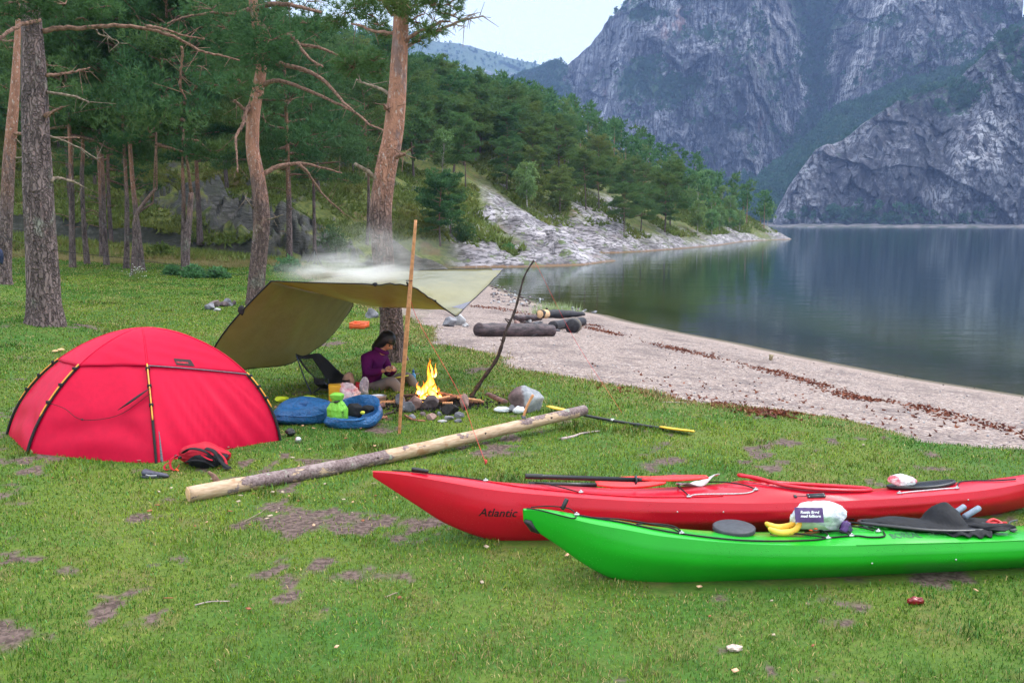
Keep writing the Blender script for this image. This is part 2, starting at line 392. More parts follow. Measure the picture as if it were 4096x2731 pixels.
# beach: fine shingle
v1 = m.vor(P, 26, out='Color'); v1b = m.vor(P, 60, out='Color'); vs = m.n('ShaderNodeSeparateColor'); m.l(v1, vs.inputs[0]); vs2 = m.n('ShaderNodeSeparateColor'); m.l(v1b, vs2.inputs[0])
peb = m.ramp(vs.outputs[0], [(0, (.05, .042, .055)), (.25, (.165, .125, .12)), (.6, (.30, .23, .205)), (.85, (.40, .31, .26)), (1, (.60, .56, .53))])
peb2 = m.ramp(vs2.outputs[0], [(0, (.08, .06, .075)), (.5, (.28, .215, .19)), (1, (.50, .41, .36))])
beach = m.mix(m.rng(n3, .4, .6), peb, peb2)
Pw = m.pos((1, 1, 1)); sand = m.mix(m.rng(n2, .3, .7), (.30, .23, .20), (.40, .32, .28))
beach = m.mix(m.rng(m.noise(P, .9, 6, .75), .48, .62, 0, .55), beach, (.10, .075, .075)); beach = m.mix(m.rng(wA, .15, .75, 0, .55), beach, sand); beach = m.mix(m.rng(wA, .80, 1, 0, .95), beach, (.10, .085, .055))
# rock
Pr = m.pos((.55, .5, 2.2), rot=(0, .5, .25)); r1 = m.noise(Pr, .5, 8, .65); r2 = m.noise(Pr, 2.6, 8, .7); r3 = m.vor(Pr, .6, "DISTANCE_TO_EDGE")
rk = m.ramp(r1, [(.30, (.07, .062, .072)), (.42, (.20, .18, .20)), (.54, (.37, .34, .37)), (.70, (.60, .56, .60))])
rk = m.mix(m.rng(r2, .53, .43, 0, .95), rk, (.035, .030, .035)); rk = m.mix(m.rng(r3, .035, .0, 0, .5), rk, (.04, .035, .04))
rk = m.mix(m.rng(n1, .58, .75, 0, .45), rk, (.36, .24, .20)); rk = m.mix(m.rng(m.noise(P, .9, 6, .7), .56, .60, 0, .9), rk, (.09, .13, .03))
tide = m.n('ShaderNodeSeparateXYZ'); m.l(P, tide.inputs[0])
rk = m.mix(m.rng(m.math('ADD', tide.outputs[2], m.math('MULTIPLY', n2, .35)), WATER + .34, WATER + .20), rk, (.17, .085, .03))
# forest floor
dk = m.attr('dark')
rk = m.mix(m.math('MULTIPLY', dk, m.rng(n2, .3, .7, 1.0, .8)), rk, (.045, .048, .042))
ff = m.mix(m.rng(n2, .3, .7), (.05, .085, .018), (.17, .19, .04)); ff = m.mix(m.rng(n1, .5, .7), ff, (.16, .10, .045)); ff = m.mix(m.rng(n3, .4, .7, 0, .6), ff, (.03, .035, .012))
grass = m.mix(.35, grass, (0, 0, 0)); c = m.mix(rA, ff, rk); c = m.mix(bA, c, beach); c = m.mix(gA, c, grass)
hb = m.math('MULTIPLY', vs.outputs[1], bA); hb2 = m.math('MULTIPLY', n3, m.math('SUBTRACT', 1.0, rA))
nm = m.bump(hb, .7, .012); nm = m.bump(hb2, .6, .02, nm); nm = m.bump(m.math('MULTIPLY', r2, rA), .9, .25, nm)
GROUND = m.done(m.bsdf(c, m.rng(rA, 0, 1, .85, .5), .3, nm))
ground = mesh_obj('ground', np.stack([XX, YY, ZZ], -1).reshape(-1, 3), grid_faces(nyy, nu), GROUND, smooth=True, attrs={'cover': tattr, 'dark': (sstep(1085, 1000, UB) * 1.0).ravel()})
struct(ground)
def gz(x, y):
    z = terrain(np.atleast_1d(x), np.atleast_1d(y))[0]
    return float(z[0]) if np.isscalar(x) or getattr(x, 'ndim', 1) == 0 else z
def GG(x, y):
    "photo pixel -> first point of the real terrain along its ray"
    d = _dir(x, y); t = np.geomspace(2.5, 240, 900); X = d[0] / d[1] * t; Z = CAMZ + d[2] / d[1] * t
    D = Z - terrain(X, t)[0]; k = np.where(D < 0)[0]; i = k[0] if len(k) else len(t) - 1
    q = D[i - 1] / (D[i - 1] - D[i] + 1e-9); Y = t[i - 1] + q * (t[i] - t[i - 1]); X = d[0] / d[1] * Y
    return Vector((X, Y, gz(X, Y)))
# ================================================================== WATER
wx = np.linspace(-700, 1500, 300); wy = np.concatenate([np.linspace(-25, 80, 140), np.geomspace(81, 1300, 80)])
wxs = np.concatenate([np.linspace(-700, -30, 20), np.linspace(-29, 60, 220), np.geomspace(62, 1500, 40)])
WY, WX = np.meshgrid(wy, wxs, indexing='ij')
dlw = sdf_poly(lake, WX, WY)
m = M('lake water'); P = m.pos((.35, 1.0, 1)); P2 = m.pos((1, 1, 1))
wv = m.noise(P, 1.6, 3, .5); wv2 = m.noise(m.pos((.12, .5, 1)), .6, 3, .5); wv3 = m.noise(P2, 9, 2, .5)
nm = m.bump(wv, .18, .05); nm = m.bump(wv2, .15, .12, nm); nm = m.bump(wv3, .05, .01, nm)
sh = m.attr('shallow')
fr = m.n('ShaderNodeFresnel'); fr.inputs[0].default_value = 1.40; m.l(nm, fr.inputs['Normal'])
gl = m.n('ShaderNodeBsdfGlossy'); gl.inputs['Roughness'].default_value = .06; m.l(nm, gl.inputs['Normal']); gl.inputs['Color'].default_value = (.80, .88, .88, 1)
tr = m.n('ShaderNodeBsdfTransparent'); tr.inputs[0].default_value = (.70, .74, .52, 1)
df = m.n('ShaderNodeBsdfDiffuse'); m.l(m.mix(m.rng(sh, 0, .7), (.008, .022, .030), (.055, .065, .025)), df.inputs[0])
mxs = m.n('ShaderNodeMixShader'); m.l(m.rng(sh, .35, 1.0), mxs.inputs[0]); m.l(df.outputs[0], mxs.inputs[1]); m.l(tr.outputs[0], mxs.inputs[2])
mx2 = m.n('ShaderNodeMixShader'); m.l(fr.outputs[0], mx2.inputs[0]); m.l(mxs.outputs[0], mx2.inputs[1]); m.l(gl.outputs[0], mx2.inputs[2])
WATERM = m.done(mx2.outputs[0])
shal = np.exp(np.minimum(dlw, 0) / 8.0).ravel() * (1 - .6 * sstep(45, 60, WY).ravel())
water = struct(mesh_obj('water', np.stack([WX, WY, np.full(WX.shape, WATER)], -1).reshape(-1, 3), grid_faces(len(wy), len(wxs)), WATERM, smooth=True, attrs={'shallow': shal}))
# ================================================================== MOUNTAINS
def cliff_mat(name, veg=(.030, .060, .035)):
    m = M(name); P = m.pos((1, 1, .45)); Pv = m.pos((1, 1, .12)); Pn = m.pos()
    a = m.noise(P, .018, 8, .62); b = m.noise(Pv, .07, 7, .7); c3 = m.noise(Pn, .11, 7, .7)
    c = m.ramp(a, [(.32, (.045, .050, .060)), (.44, (.13, .135, .16)), (.54, (.31, .315, .355)), (.67, (.62, .62, .66))])
    c = m.mix(m.rng(b, .52, .38, 0, .9), c, (.025, .026, .042)); bb_ = m.noise(m.pos((1, 1, .07)), .35, 5, .75); c = m.mix(m.rng(bb_, .53, .45, 0, .88), c, (.022, .023, .035)); c = m.mix(m.rng(bb_, .60, .68, 0, .5), c, (.46, .45, .49)); hb_n = m.noise(m.pos((.25, .25, 1), rot=(0, .25, 0)), .22, 5, .7); c = m.mix(m.rng(hb_n, .46, .40, 0, .8), c, (.03, .03, .045))
    c = m.mix(m.rng(c3, .60, .72, 0, .5), c, (.50, .47, .54))
    c = m.mix(m.rng(m.noise(P, .03, 6, .65), .60, .72, 0, .55), c, (.36, .20, .17))
    cr = m.attr('crack'); c = m.mix(m.rng(cr, 0, 1, 0, .75), c, (.035, .034, .045))
    vg = m.attr('veg'); c = m.mix(m.rng(m.math('ADD', vg, m.math('MULTIPLY', m.math('SUBTRACT', m.noise(Pn, .26, 7, .8), .5), 1.7)), .46, .54), c, m.mix(m.rng(m.noise(Pn, .2, 4), .4, .6), veg, tuple(v * 1.9 for v in veg)))
    nm = m.bump(c3, .9, 3.0); nm = m.bump(bb_, .9, 2.0, nm); nm = m.bump(m.noise(P, .5, 5, .65), .7, .8, nm)
    return m.done(m.bsdf(c, .75, .25, nm))
CLIFF = cliff_mat('cliff rock')
def interp(tbl, x):
    t = np.array(tbl, float); return np.interp(x, t[:, 0], t[:, 1])
MTN = []
def sheet(name, x0, x1, nc, nr, topD, baseY, leanf, seed, vegf, amp=1.0, botz=-4, back=60, over=.16):
    """a rock wall: columns x (2352-wide photo px measured at its foot), rows from the water up to a skyline given by topD and back over the top"""
    xs = np.linspace(x0, x1, nc); us = (xs - 1176) / 1960
    v = np.linspace(0, 1, nr); Vv, Xs = np.meshgrid(v, xs, indexing='ij'); Us = (Xs - 1176) / 1960
    Y0 = interp(baseY, Xs); X = Us * Y0
    topy = interp(topD, Xs); lean = interp(leanf, Xs)
    # height so that the crest, lean metres farther off, reaches the photo skyline
    ytop = Y0 + lean; H = (513 - topy) / 1960 * ytop * 1.0 + CAMZ
    H = H + fbm(Xs * .012, Xs * 0 + 3, seed=seed + 5, oct=5) * 7 * amp
    body = Vv / (1 - over); face = np.clip(body, 0, 1)
    f2 = sstep(0, 1, face); prof = face
    Z = botz + (H - botz) * prof; Yv = Y0 + lean * (face ** 1.35)
    tail = np.clip((body - 1) / (over / (1 - over)), 0, 1)
    Yv = Yv + tail * back; Z = Z + tail * back * .12 - tail ** 2 * back * .3
    # displacement toward the viewer / into the rock
    hx = X * 1.0; hz = Z
    warp = fbm(hx * .012, hz * .012, seed=seed, oct=3)
    jag = fbm(hx * .09, hz * .09, seed=seed + 31, oct=3)
    w1, w2, wid, wt_ = worley(hx * .022 + hz * .006 + warp * .35 + jag * .10, hz * .010 + 4 + warp * .3, seed + 1, True)
    q1, q2, qid, qt = worley(hx * .075 + hz * .02 + jag * .25, hz * .028 + hx * .012 + jag * .1, seed + 2, True)
    k1, k2, kid, kt = worley(hx * .21 + hz * .05 + jag * .4, hz * .10 - hx * .03, seed + 3, True)
    r = fbm(hx * .008, hz * .006, seed=seed + 7, oct=4); rbig = .55 if seed == 202 else 1.0
    D = r * 34 * rbig + (wid - .5) * 17 * rbig + wt_ * 16 * rbig + (qid - .5) * 7 + qt * 8.5 + (kid - .5) * 2.4 + kt * 3.6 + fbm(hx * .05, hz * .03, seed=seed + 9, oct=5) * 4 + ridged(hx * .03 + hz * .012, hz * .009, seed=seed + 40, oct=5) * 4 + ridged(hx * .10 + jag * .35, hz * .016, seed=seed + 44, oct=4) * 3.4
    D = D * amp * sstep(0, .02, Vv)
    crack = np.maximum(sstep(.03, .0, w2 - w1) * .8, np.maximum(sstep(.035, .0, q2 - q1) * .6, sstep(.05, 0, k2 - k1) * .35)) * sstep(-.3, .3, jag + .1)
    Yv = Yv - D; X = Us * Yv
    Z = Z + fbm(hx * .06, Yv * .06 + hz * .03, seed=seed + 12, oct=4) * 2.5 * sstep(.05, .2, Vv) * amp
    veg = vegf(Xs, 513 - (Z - CAMZ) / Yv * 1960, X, Z, fbm(hx * .02, hz * .03, seed=seed + 20, oct=5), Vv)
    # ledges hold bushes: where the wall leans back
    dz = np.gradient(Z, axis=0); dy = np.gradient(Yv, axis=0); ledge = sstep(.5, 1.5, dy / np.maximum(dz, .2))
    veg = np.clip(veg + ledge * .30, 0, 1)
    o = struct(mesh_obj(name, np.stack([X, Yv, Z], -1).reshape(-1, 3), grid_faces(nr, nc), CLIFF, smooth=False, attrs={'crack': crack.ravel(), 'veg': veg.ravel()}))
    MTN.append((X, Yv, Z, veg)); return o
def vg_back(xd, yd, X, Z, n, V):
    "vegetated bands of the far wall, in terms of where they sit on it"
    v = .20 + n * .85 + .25 * fbm(X * .05, Z * .09, seed=501, oct=4)
    v += .9 * sstep(75, 10, np.abs(yd - (480 - (xd - 1600) * .22))) * sstep(300, 420, yd) * .8
    v += .7 * np.exp(-((yd - 210 + (xd - 1450) * .05) / 34) ** 2) * sstep(1380, 1450, xd) * sstep(1640, 1560, xd)
    v += .8 * np.exp(-((xd - 1850 - (yd - 100) * .06) / 34) ** 2)
    v += .9 * sstep(1330, 1230, xd)
    return v
sheet('far_cliff', 1120, 2300, 620, 420,
      [(1120, 215), (1180, 196), (1250, 178), (1300, 166), (1350, 128), (1390, 82), (1440, 28), (1500, -3), (1560, -30), (1800, -60), (1850, -20), (1900, -70), (2300, -200)],
      [(1120, 1350), (1300, 1150), (1450, 1010), (1700, 960), (1850, 1050), (2000, 930), (2300, 900)], [(1100, 260), (1300, 200), (1450, 150), (1700, 120), (1850, 260), (2000, 150), (2300, 150)], 101, vg_back)
def vg_right(xd, yd, X, Z, n, V):
    v = .10 + n * .62 + .2 * fbm(X * .05, Z * .09, seed=502, oct=4)
    v += .55 * sstep(38, 6, np.abs(yd - 502)) ; v += .9 * sstep(.80, .97, V)
    return v
sheet('near_cliff', 1770, 2900, 640, 400,
      [(1770, 505), (1800, 440), (1860, 350), (1900, 330), (1960, 290), (2010, 255), (2080, 225), (2160, 200), (2250, 120), (2352, 45), (2500, -60), (2900, -250)],
      [(1700, 690), (1800, 660), (2000, 630), (2352, 600), (2900, 560)], [(1770, 30), (1900, 60), (2352, 110), (2900, 160)], 202, vg_right, amp=.75, back=180, over=.22)
def vg_all(xd, yd, X, Z, n, V): return .62 + n * 1.1
sheet('distant_hill', 560, 1420, 260, 90, [(560, 84), (900, 92), (980, 103), (1010, 116), (1080, 124), (1140, 143), (1200, 158), (1290, 175), (1340, 200), (1420, 260)],
      [(820, 1500), (1420, 1500)], [(820, 900), (1420, 900)], 303, vg_all, amp=.8, back=200)
# wooded fan between the two walls
def vg_fan(xd, yd, X, Z, n, V): return np.ones_like(n) * .95 + n * .5
sheet('wooded_slope', 1640, 2330, 260, 120, [(1640, 520), (1680, 480), (1720, 430), (1770, 390), (1850, 320), (1900, 270), (1960, 250), (2050, 205), (2150, 180), (2330, 60)],
      [(1640, 740), (2330, 720)], [(1640, 60), (1800, 200), (2330, 260)], 404, vg_fan, amp=.35, back=40)
# shingle and boulders along the far foot are part of a low bank
xs = np.linspace(1690, 2700, 260); bk = []
for r_, (dy_, z_) in enumerate(((-26, -1.5), (-20, -.3), (-12, .3), (0, .9), (30, 2.4))):
    Yb = interp([(1690, 735), (1800, 660), (2000, 625), (2352, 595), (2700, 560)], xs) + dy_ + fbm(xs * .02, xs * 0 + r_ * .2, seed=77, oct=4) * 9
    bk.append(np.stack([(xs - 1176) / 1960 * Yb, Yb, z_ + fbm(xs * .08, xs * 0 + r_, seed=78, oct=4) * .8 * (r_ > 0)], -1))
m = M('far bank'); P = m.pos(); c = m.mix(m.rng(m.noise(P, .12, 5), .42, .62), (.16, .14, .15), (.03, .05, .03)); FARB = m.done(m.bsdf(c, .8, .2))
struct(mesh_obj('far_shore', np.concatenate(bk), grid_faces(5, len(xs)), FARB))
# ================================================================== VEGETATION
def blades(C, Dv, L, Wd, k, spread, rng, droop=0.0):
    "k thin pointed triangles from every centre C, fanned round direction Dv"
    n = len(C); C = np.repeat(C, k, 0); Dv = np.repeat(Dv, k, 0); L = np.repeat(np.broadcast_to(L, n), k) * rng.uniform(.65, 1.2, n * k); Wd = np.repeat(np.broadcast_to(Wd, n), k)
    d = Dv + rng.normal(size=(n * k, 3)) * spread; d /= np.linalg.norm(d, axis=1)[:, None] + 1e-9; d[:, 2] -= droop
    s = np.cross(d, rng.normal(size=(n * k, 3))); s /= np.linalg.norm(s, axis=1)[:, None] + 1e-9
    V = np.stack([C - s * Wd[:, None] / 2, C + s * Wd[:, None] / 2, C + d * L[:, None]], 1).reshape(-1, 3)
    return V, np.arange(n * k * 3).reshape(-1, 3)
def needle_mat(name, dark, lite, olive, trans=.25, var_scale=1.2):
    m = M(name); g = m.n('ShaderNodeNewGeometry'); oi = m.n('ShaderNodeObjectInfo')
    P = m.pos(); a = m.noise(P, var_scale, 4, .6); b = m.noise(P, .16, 3)
    c = m.mix(m.rng(a, .32, .68), dark, lite); c = m.mix(m.rng(b, .5, .72, 0, .8), c, olive)
    c = m.mix(m.rng(oi.outputs['Random'], 0, 1, 0, .45, smooth=False), c, olive)
    c = m.mix(m.rng(g.outputs['Random Per Island'], .0, 1, 0, .35, smooth=False), c, tuple(x * 1.6 for x in lite))
    d = m.n('ShaderNodeBsdfDiffuse'); m.l(c, d.inputs[0]); t = m.n('ShaderNodeBsdfTranslucent'); m.l(c, t.inputs[0])
    s = m.n('ShaderNodeMixShader'); s.inputs[0].default_value = trans; m.l(d.outputs[0], s.inputs[1]); m.l(t.outputs[0], s.inputs[2])
    gl = m.n('ShaderNodeBsdfGlossy'); gl.inputs['Roughness'].default_value = .5; gl.inputs[0].default_value = (.8, .9, 1, 1)
    s2 = m.n('ShaderNodeMixShader'); s2.inputs[0].default_value = .015; m.l(s.outputs[0], s2.inputs[1]); m.l(gl.outputs[0], s2.inputs[2])
    return m.done(s2.outputs[0])
NEEDLE = needle_mat('pine needles', (.020, .066, .028), (.062, .150, .052), (.130, .160, .036))
NEEDLE_HILL = needle_mat('hillside pine needles', (.028, .085, .034), (.090, .195, .064), (.16, .19, .042), .30)
NEEDLE_OLIVE = needle_mat('yellowish pine needles', (.060, .115, .030), (.130, .215, .060), (.19, .19, .04))
LEAF = needle_mat('birch leaves', (.070, .17, .065), (.17, .31, .11), (.30, .29, .07), .35)
def bark_mat(name, low, high):
    m = M(name); P = m.pos((1, 1, .28)); h = m.attr('h'); n = m.noise(P, 9, 6, .7, dist=.6); n2 = m.noise(m.pos(), 2.0, 4); pn_ = m.n('ShaderNodeVectorMath', operation='ADD'); m.l(m.pos((1, 1, .13)), pn_.inputs[0]); nn_ = m.n('ShaderNodeTexNoise'); nn_.inputs['Scale'].default_value = 7; m.l(m.pos(), nn_.inputs['Vector']); sc_ = m.n('ShaderNodeVectorMath', operation='SCALE'); sc_.inputs['Scale'].default_value = .16; m.l(nn_.outputs['Color'], sc_.inputs[0]); m.l(sc_.outputs[0], pn_.inputs[1]); v = m.vor(pn_.outputs[0], 17, 'DISTANCE_TO_EDGE'); fl = m.noise(m.pos((1, 1, .5)), 24, 4)
    lo = m.mix(m.rng(n, .35, .62), tuple(c * .42 for c in low), low); lo = m.mix(m.rng(n2, .58, .72, 0, .5), lo, (.30, .33, .27)); lo = m.mix(m.rng(fl, .56, .70, 0, .5), lo, (.36, .22, .20))
    hi = m.mix(m.rng(n, .35, .65), tuple(c * .62 for c in high), high); hi = m.mix(m.rng(fl, .56, .66, 0, .65), hi, (.50, .42, .39)); dp_ = m.noise(m.pos((1, 1, .45)), 2.6, 5, .7); hi = m.mix(m.rng(dp_, .54, .62, 0, .75), hi, (.17, .12, .12)); hi = m.mix(m.rng(m.noise(m.pos((1, 1, .4)), 38, 4, .7), .55, .64, 0, .6), hi, (.16, .08, .06))
    c = m.mix(m.rng(m.math('ADD', h, m.math('MULTIPLY', m.math('SUBTRACT', n2, .5), .5)), .3, .62), lo, hi)
    lowk = m.rng(h, .25, .75, 1, .12); c = m.mix(m.math('MULTIPLY', m.rng(v, .09, .0, 0, .62), lowk), c, (.04, .028, .028))
    nm = m.bump(m.math('MULTIPLY', m.rng(v, 0, .22), lowk), 1.0, .045); nm = m.bump(n, .8, .025, nm)
    return m.done(m.bsdf(c, .85, .25, nm))
BARK = bark_mat('pine bark', (.25, .185, .18), (.38, .185, .125))
BARK_MAIN = bark_mat('orange pine bark', (.24, .165, .15), (.44, .215, .145))
BRANCH = simple('branch bark', (.20, .115, .085), .85, .2, .5, 18, .6, 60, obj=False)
DEAD = simple('dead branch wood', (.22, .17, .13), .85, .2, .4, 18, .6, 60, obj=False)
BIRCHB = simple('birch bark', (.42, .38, .34), .8, .2, .5, 9, .3, 30, obj=False)
def trunk_mesh(name, P, R, parent, mat, n=20, h0=0., h1=1., lump=.08, flare=0, seed=1, extra=None):
    P = np.asarray([tuple(p) for p in P]); R = np.asarray(R, float); k = max(24, len(P) * 8)
    PP = catmull(P, k); t = np.linspace(0, 1, k); tt = np.linspace(0, 1, len(P)); RR = np.interp(t, tt, R)
    V, F = tube(PP, RR, n, True)
    Vr = V[:k * n].reshape(k, n, 3); rad = Vr - PP[:, None]
    a = np.arange(n) * 2 * math.pi / n
    f = 1 + lump * fbm(np.cos(a)[None] * 1.5 + PP[:, 2:3] * 1.1, np.sin(a)[None] * 1.5 + seed + 0 * PP[:, 2:3], seed=seed, oct=3)
    fl = np.exp(-np.clip(PP[:, 2:3] - PP[0, 2], 0, 9) / .28) * flare
    f = f + fl * (.6 + .7 * np.maximum(0, np.cos(a * 5 + seed))[None])
    Vr = PP[:, None] + rad * f[..., None]; V[:k * n] = Vr.reshape(-1, 3)
    hh = np.concatenate([np.repeat(h0 + (h1 - h0) * t, n), [h0, h1]])
    return mesh_obj(name, V, F, mat, parent, True, attrs={'h': hh})
def crown_parts(P, h0, H, spread, seed, nb=22, tl=.22, tw=.05, dens=1.0, k=5, flat=.45, base=None):
    """limbs and needle tufts along a trunk axis P(z)->xyz ; h0..H heights above its foot"""
    r = np.random.default_rng(seed); limbs = MB(); C = []; D = []
    for i in range(nb):
        f = (i + .5) / nb; h = h0 + (H - h0) * f ** .85; o = P(h)
        ln = spread * (1 - .60 * f ** 2.6) * r.uniform(.55, 1.15) * (.75 + .25 * min(1, f * 5)); az = i * 2.399 + r.uniform(-.5, .5); up = -.05 + .75 * f + r.uniform(-.15, .2)
        d = np.array([math.cos(az), math.sin(az), 0])
        pts = [o]
        for q in (.3, .6, 1.0):
            pts.append(o + d * ln * q + np.array([0, 0, ln * (up * q - .22 * q * q * (1 - f) + .14 * q ** 3)]) + r.normal(size=3) * ln * .045)
        limbs.tube(catmull(pts, 7), np.linspace(.020 * H ** .5 * (1.1 - .6 * f) + .005, .006, 7), 4, False)
        npad = max(2, int(ln / (spread * .16)))
        for j in range(npad):
            q = .38 + .62 * (j + r.uniform(.2, .8)) / npad
            c = np.array(pts[0]) * 0 + (np.array(pts[1]) * (1 - (q - .3) / .3) + np.array(pts[2]) * ((q - .3) / .3) if q < .6 else np.array(pts[2]) * (1 - (q - .6) / .4) + np.array(pts[3]) * ((q - .6) / .4))
            side = np.array([-d[1], d[0], 0]) * r.uniform(-.42, .42) * ln * (.5 + .5 * q); c = c + side + np.array([0, 0, .05 * ln])
            pr = ln * r.uniform(.17, .30) + .12; nt = int(26 * dens * r.uniform(.7, 1.3))
            q3 = r.normal(size=(nt, 3)); q3 /= np.linalg.norm(q3, axis=1)[:, None]; q3 *= r.uniform(.35, 1, (nt, 1)) ** .5
            C.append(c + q3 * np.array([pr, pr, pr * flat])); D.append(q3 * .55 + np.array([0, 0, .75]))
    nt = int(60 * dens); q3 = r.normal(size=(nt, 3)) * np.array([.14, .14, .10]) * spread; C.append(P(H) + q3 - np.array([0, 0, .1])); D.append(q3 / spread * 3 + np.array([0, 0, .7]))
    V, F = blades(np.concatenate(C), np.concatenate(D), tl, tw, k, .55, r)
    return limbs, V, F
def make_pine(seed, H, h0, spread, rt, nb, tl, tw, dens, k, mat, lean=0., bark=None, name='pine_tree'):
    r = np.random.default_rng(seed)
    ph = r.uniform(0, 6)
    def P(h): q = h / H; return np.array([math.sin(q * 3 + ph) * .035 * H * q + lean * h, math.cos(q * 2.3 + ph) * .03 * H * q, h])
    t = thing(name, (0, 0, 0), '', 'tree')
    zs = np.linspace(-.4, H * .97, 8)
    trunk_mesh('trunk', [P(z) for z in zs], rt * (1 - np.linspace(0, 1, 8) ** 1.1 * .85), t, bark or BARK, n=7, seed=seed)
    limbs, V, F = crown_parts(P, h0, H, spread, seed, nb, tl, tw, dens, k)
    Vl = np.concatenate(limbs.V); Fl = [np.concatenate(f) for f in limbs.F.values()]
    nl = len(Vl); mi = [1] * sum(len(f) for f in Fl) + [0] * len(F)
    mesh_obj('crown', np.vstack([Vl, V]), Fl + [F + nl], None, t, False, mats=[mat, BRANCH], midx=mi)
    return t
def make_birch(seed, H, tl, tw, dens, mat=None):
    r = np.random.default_rng(seed); t = thing('birch_tree', (0, 0, 0), '', 'tree')
    mb = MB(); mb.tube(catmull([(0, 0, -.3), (.05, .02, H * .3), (-.08, .1, H * .6), (.05, 0, H * .95)], 8), np.linspace(.09, .02, 8), 6); mb.build('trunk', BIRCHB, t)
    C = []; D = []
    lb = MB()
    for i in range(int(34)):
        f = r.uniform(.0, 1); h = H * (.28 + .68 * f); az = r.uniform(0, 6.28); ln = H * .30 * math.sin(math.pi * (.15 + .8 * f)) * r.uniform(.5, 1.15)
        c = np.array([math.cos(az) * ln, math.sin(az) * ln, h + ln * .2]); lb.tube([(0, 0, h - ln * .5), c], [.02, .006], 3, False)
        nt = int(30 * dens); q = r.normal(size=(nt, 3)); q /= np.linalg.norm(q, axis=1)[:, None]; q *= r.uniform(.4, 1, (nt, 1))
        C.append(c + q * np.array([.13, .13, .12]) * H * r.uniform(.6, 1.1)); D.append(q * .7 + np.array([0, 0, .2]))
    V, F = blades(np.concatenate(C), np.concatenate(D), tl, tw, 4, .8, r, .15)
    Vl = np.concatenate(lb.V); Fl = [np.concatenate(f) for f in lb.F.values()]
    mesh_obj('crown', np.vstack([Vl, V]), Fl + [F + len(Vl)], None, t, False, mats=[mat or LEAF, BIRCHB], midx=[1] * sum(len(f) for f in Fl) + [0] * len(F))
    return t
def copy_tree(o):
    c = o.copy(); COL.objects.link(c)
    for ch in o.children:
        d = ch.copy(); COL.objects.link(d); d.parent = c; d.matrix_parent_inverse = ch.matrix_parent_inverse
    return c
# ---- hillside forest -------------------------------------------------------------
protos = {'pine': [make_pine(11 + i, H, h0, sp, .12, nb, .25, .085, 1.7, 5, mt) for i, (H, h0, sp, nb, mt) in enumerate(
            ((7.8, 2.4, 3.0, 26, NEEDLE_HILL), (7.0, 1.8, 2.8, 24, NEEDLE_HILL), (8.6, 4.0, 3.0, 24, NEEDLE_HILL), (6.4, 1.4, 2.8, 22, NEEDLE_OLIVE), (8.2, 3.2, 3.4, 26, NEEDLE_HILL), (7.4, 3.0, 2.8, 20, NEEDLE_OLIVE)))],
          'birch': [make_birch(31 + i, H, .26, .15, 1.0) for i, H in enumerate((6.5, 5.2))],
          'near': [make_pine(51 + i, H, h0, sp, .15, nb, .20, .05, 2.6, 5, mt) for i, (H, h0, sp, nb, mt) in enumerate(
            ((11.5, 4.0, 3.3, 30, NEEDLE), (12.5, 5.0, 3.4, 30, NEEDLE), (10.5, 3.0, 3.1, 28, NEEDLE), (12, 5.8, 3.6, 26, NEEDLE)))]}
used = set()
rng = np.random.default_rng(99)
cand = []
N = 26000
ux = rng.uniform(-420, 1800, N); yc = np.sqrt(rng.uniform(37 ** 2, 235 ** 2, N)); xc = (ux - 1176) / 1960 * yc
zc, dlc, dgc, rkc, occ = terrain(xc, yc)
dens = fbm(xc * .06, yc * .06, seed=71, oct=3)
dslab = np.abs((ux - 1390) * .55 + (yc - 62) * 8.0) * .09
gx = terrain(xc + .5, yc)[0]
ok = (dlc > 2.0 + 4.6 * (ux < 1430) * (ux > 1080)) & (dgc > 2.5) & (zc > -.2) & ~((dslab < 9) & (yc < 98) & (ux > 1080)) & ~((occ > .25)) & ~((ux > 640) & (ux < 1080) & (yc < 53))
ok &= ~((ux < 640) & (yc < 43)) & (dens > -.55 + .25 * (dlc < 20))
gapcell = {}
order = np.argsort(yc + rng.uniform(-6, 6, N))
for i in order:
    if not ok[i]: continue
    x, y = xc[i], yc[i]; d0 = 2.15 + .008 * y + (2.4 if y < 66 and ux[i] < 1000 else 0) + 1.5 * rng.random() ** 2
    if dlc[i] < 22: d0 += .6
    if 640 < ux[i] < 1250: d0 *= .82
    c = (int(x // 6), int(y // 6)); bad = False
    for a in (-1, 0, 1):
        for b in (-1, 0, 1):
            for (qx, qy) in gapcell.get((c[0] + a, c[1] + b), ()):
                if (qx - x) ** 2 + (qy - y) ** 2 < d0 * d0: bad = True; break
            if bad: break
        if bad: break
    if bad: continue
    gapcell.setdefault(c, []).append((x, y)); cand.append(i)
ZON0 = [(-600, 560, 'pine in the %s rows of the dense wood behind the left lawn', 'pines in the %s rows of the wood behind the left lawn'),
         (560, 900, 'pine in the %s rows of the hillside between the two orange trunks', 'pines in the %s rows between the two near trunks'),
         (900, 1180, 'pine in the %s rows of the slope right of the orange trunk', 'pines in the %s rows right of the orange trunk'),
         (1180, 1480, 'pine in the %s rows of the wooded headland above the pale slabs', 'pines in the %s rows above the slabs'),
         (1480, 1900, 'pine in the %s rows of the wooded headland near its far tip', 'pines in the %s rows near the headland tip')]
LOOKS = {0: 'bushy', 1: 'short', 2: 'tall bare stemmed', 3: 'squat yellowish', 4: 'broad crowned', 5: 'thin yellowish'}
things_n = 0; far = []
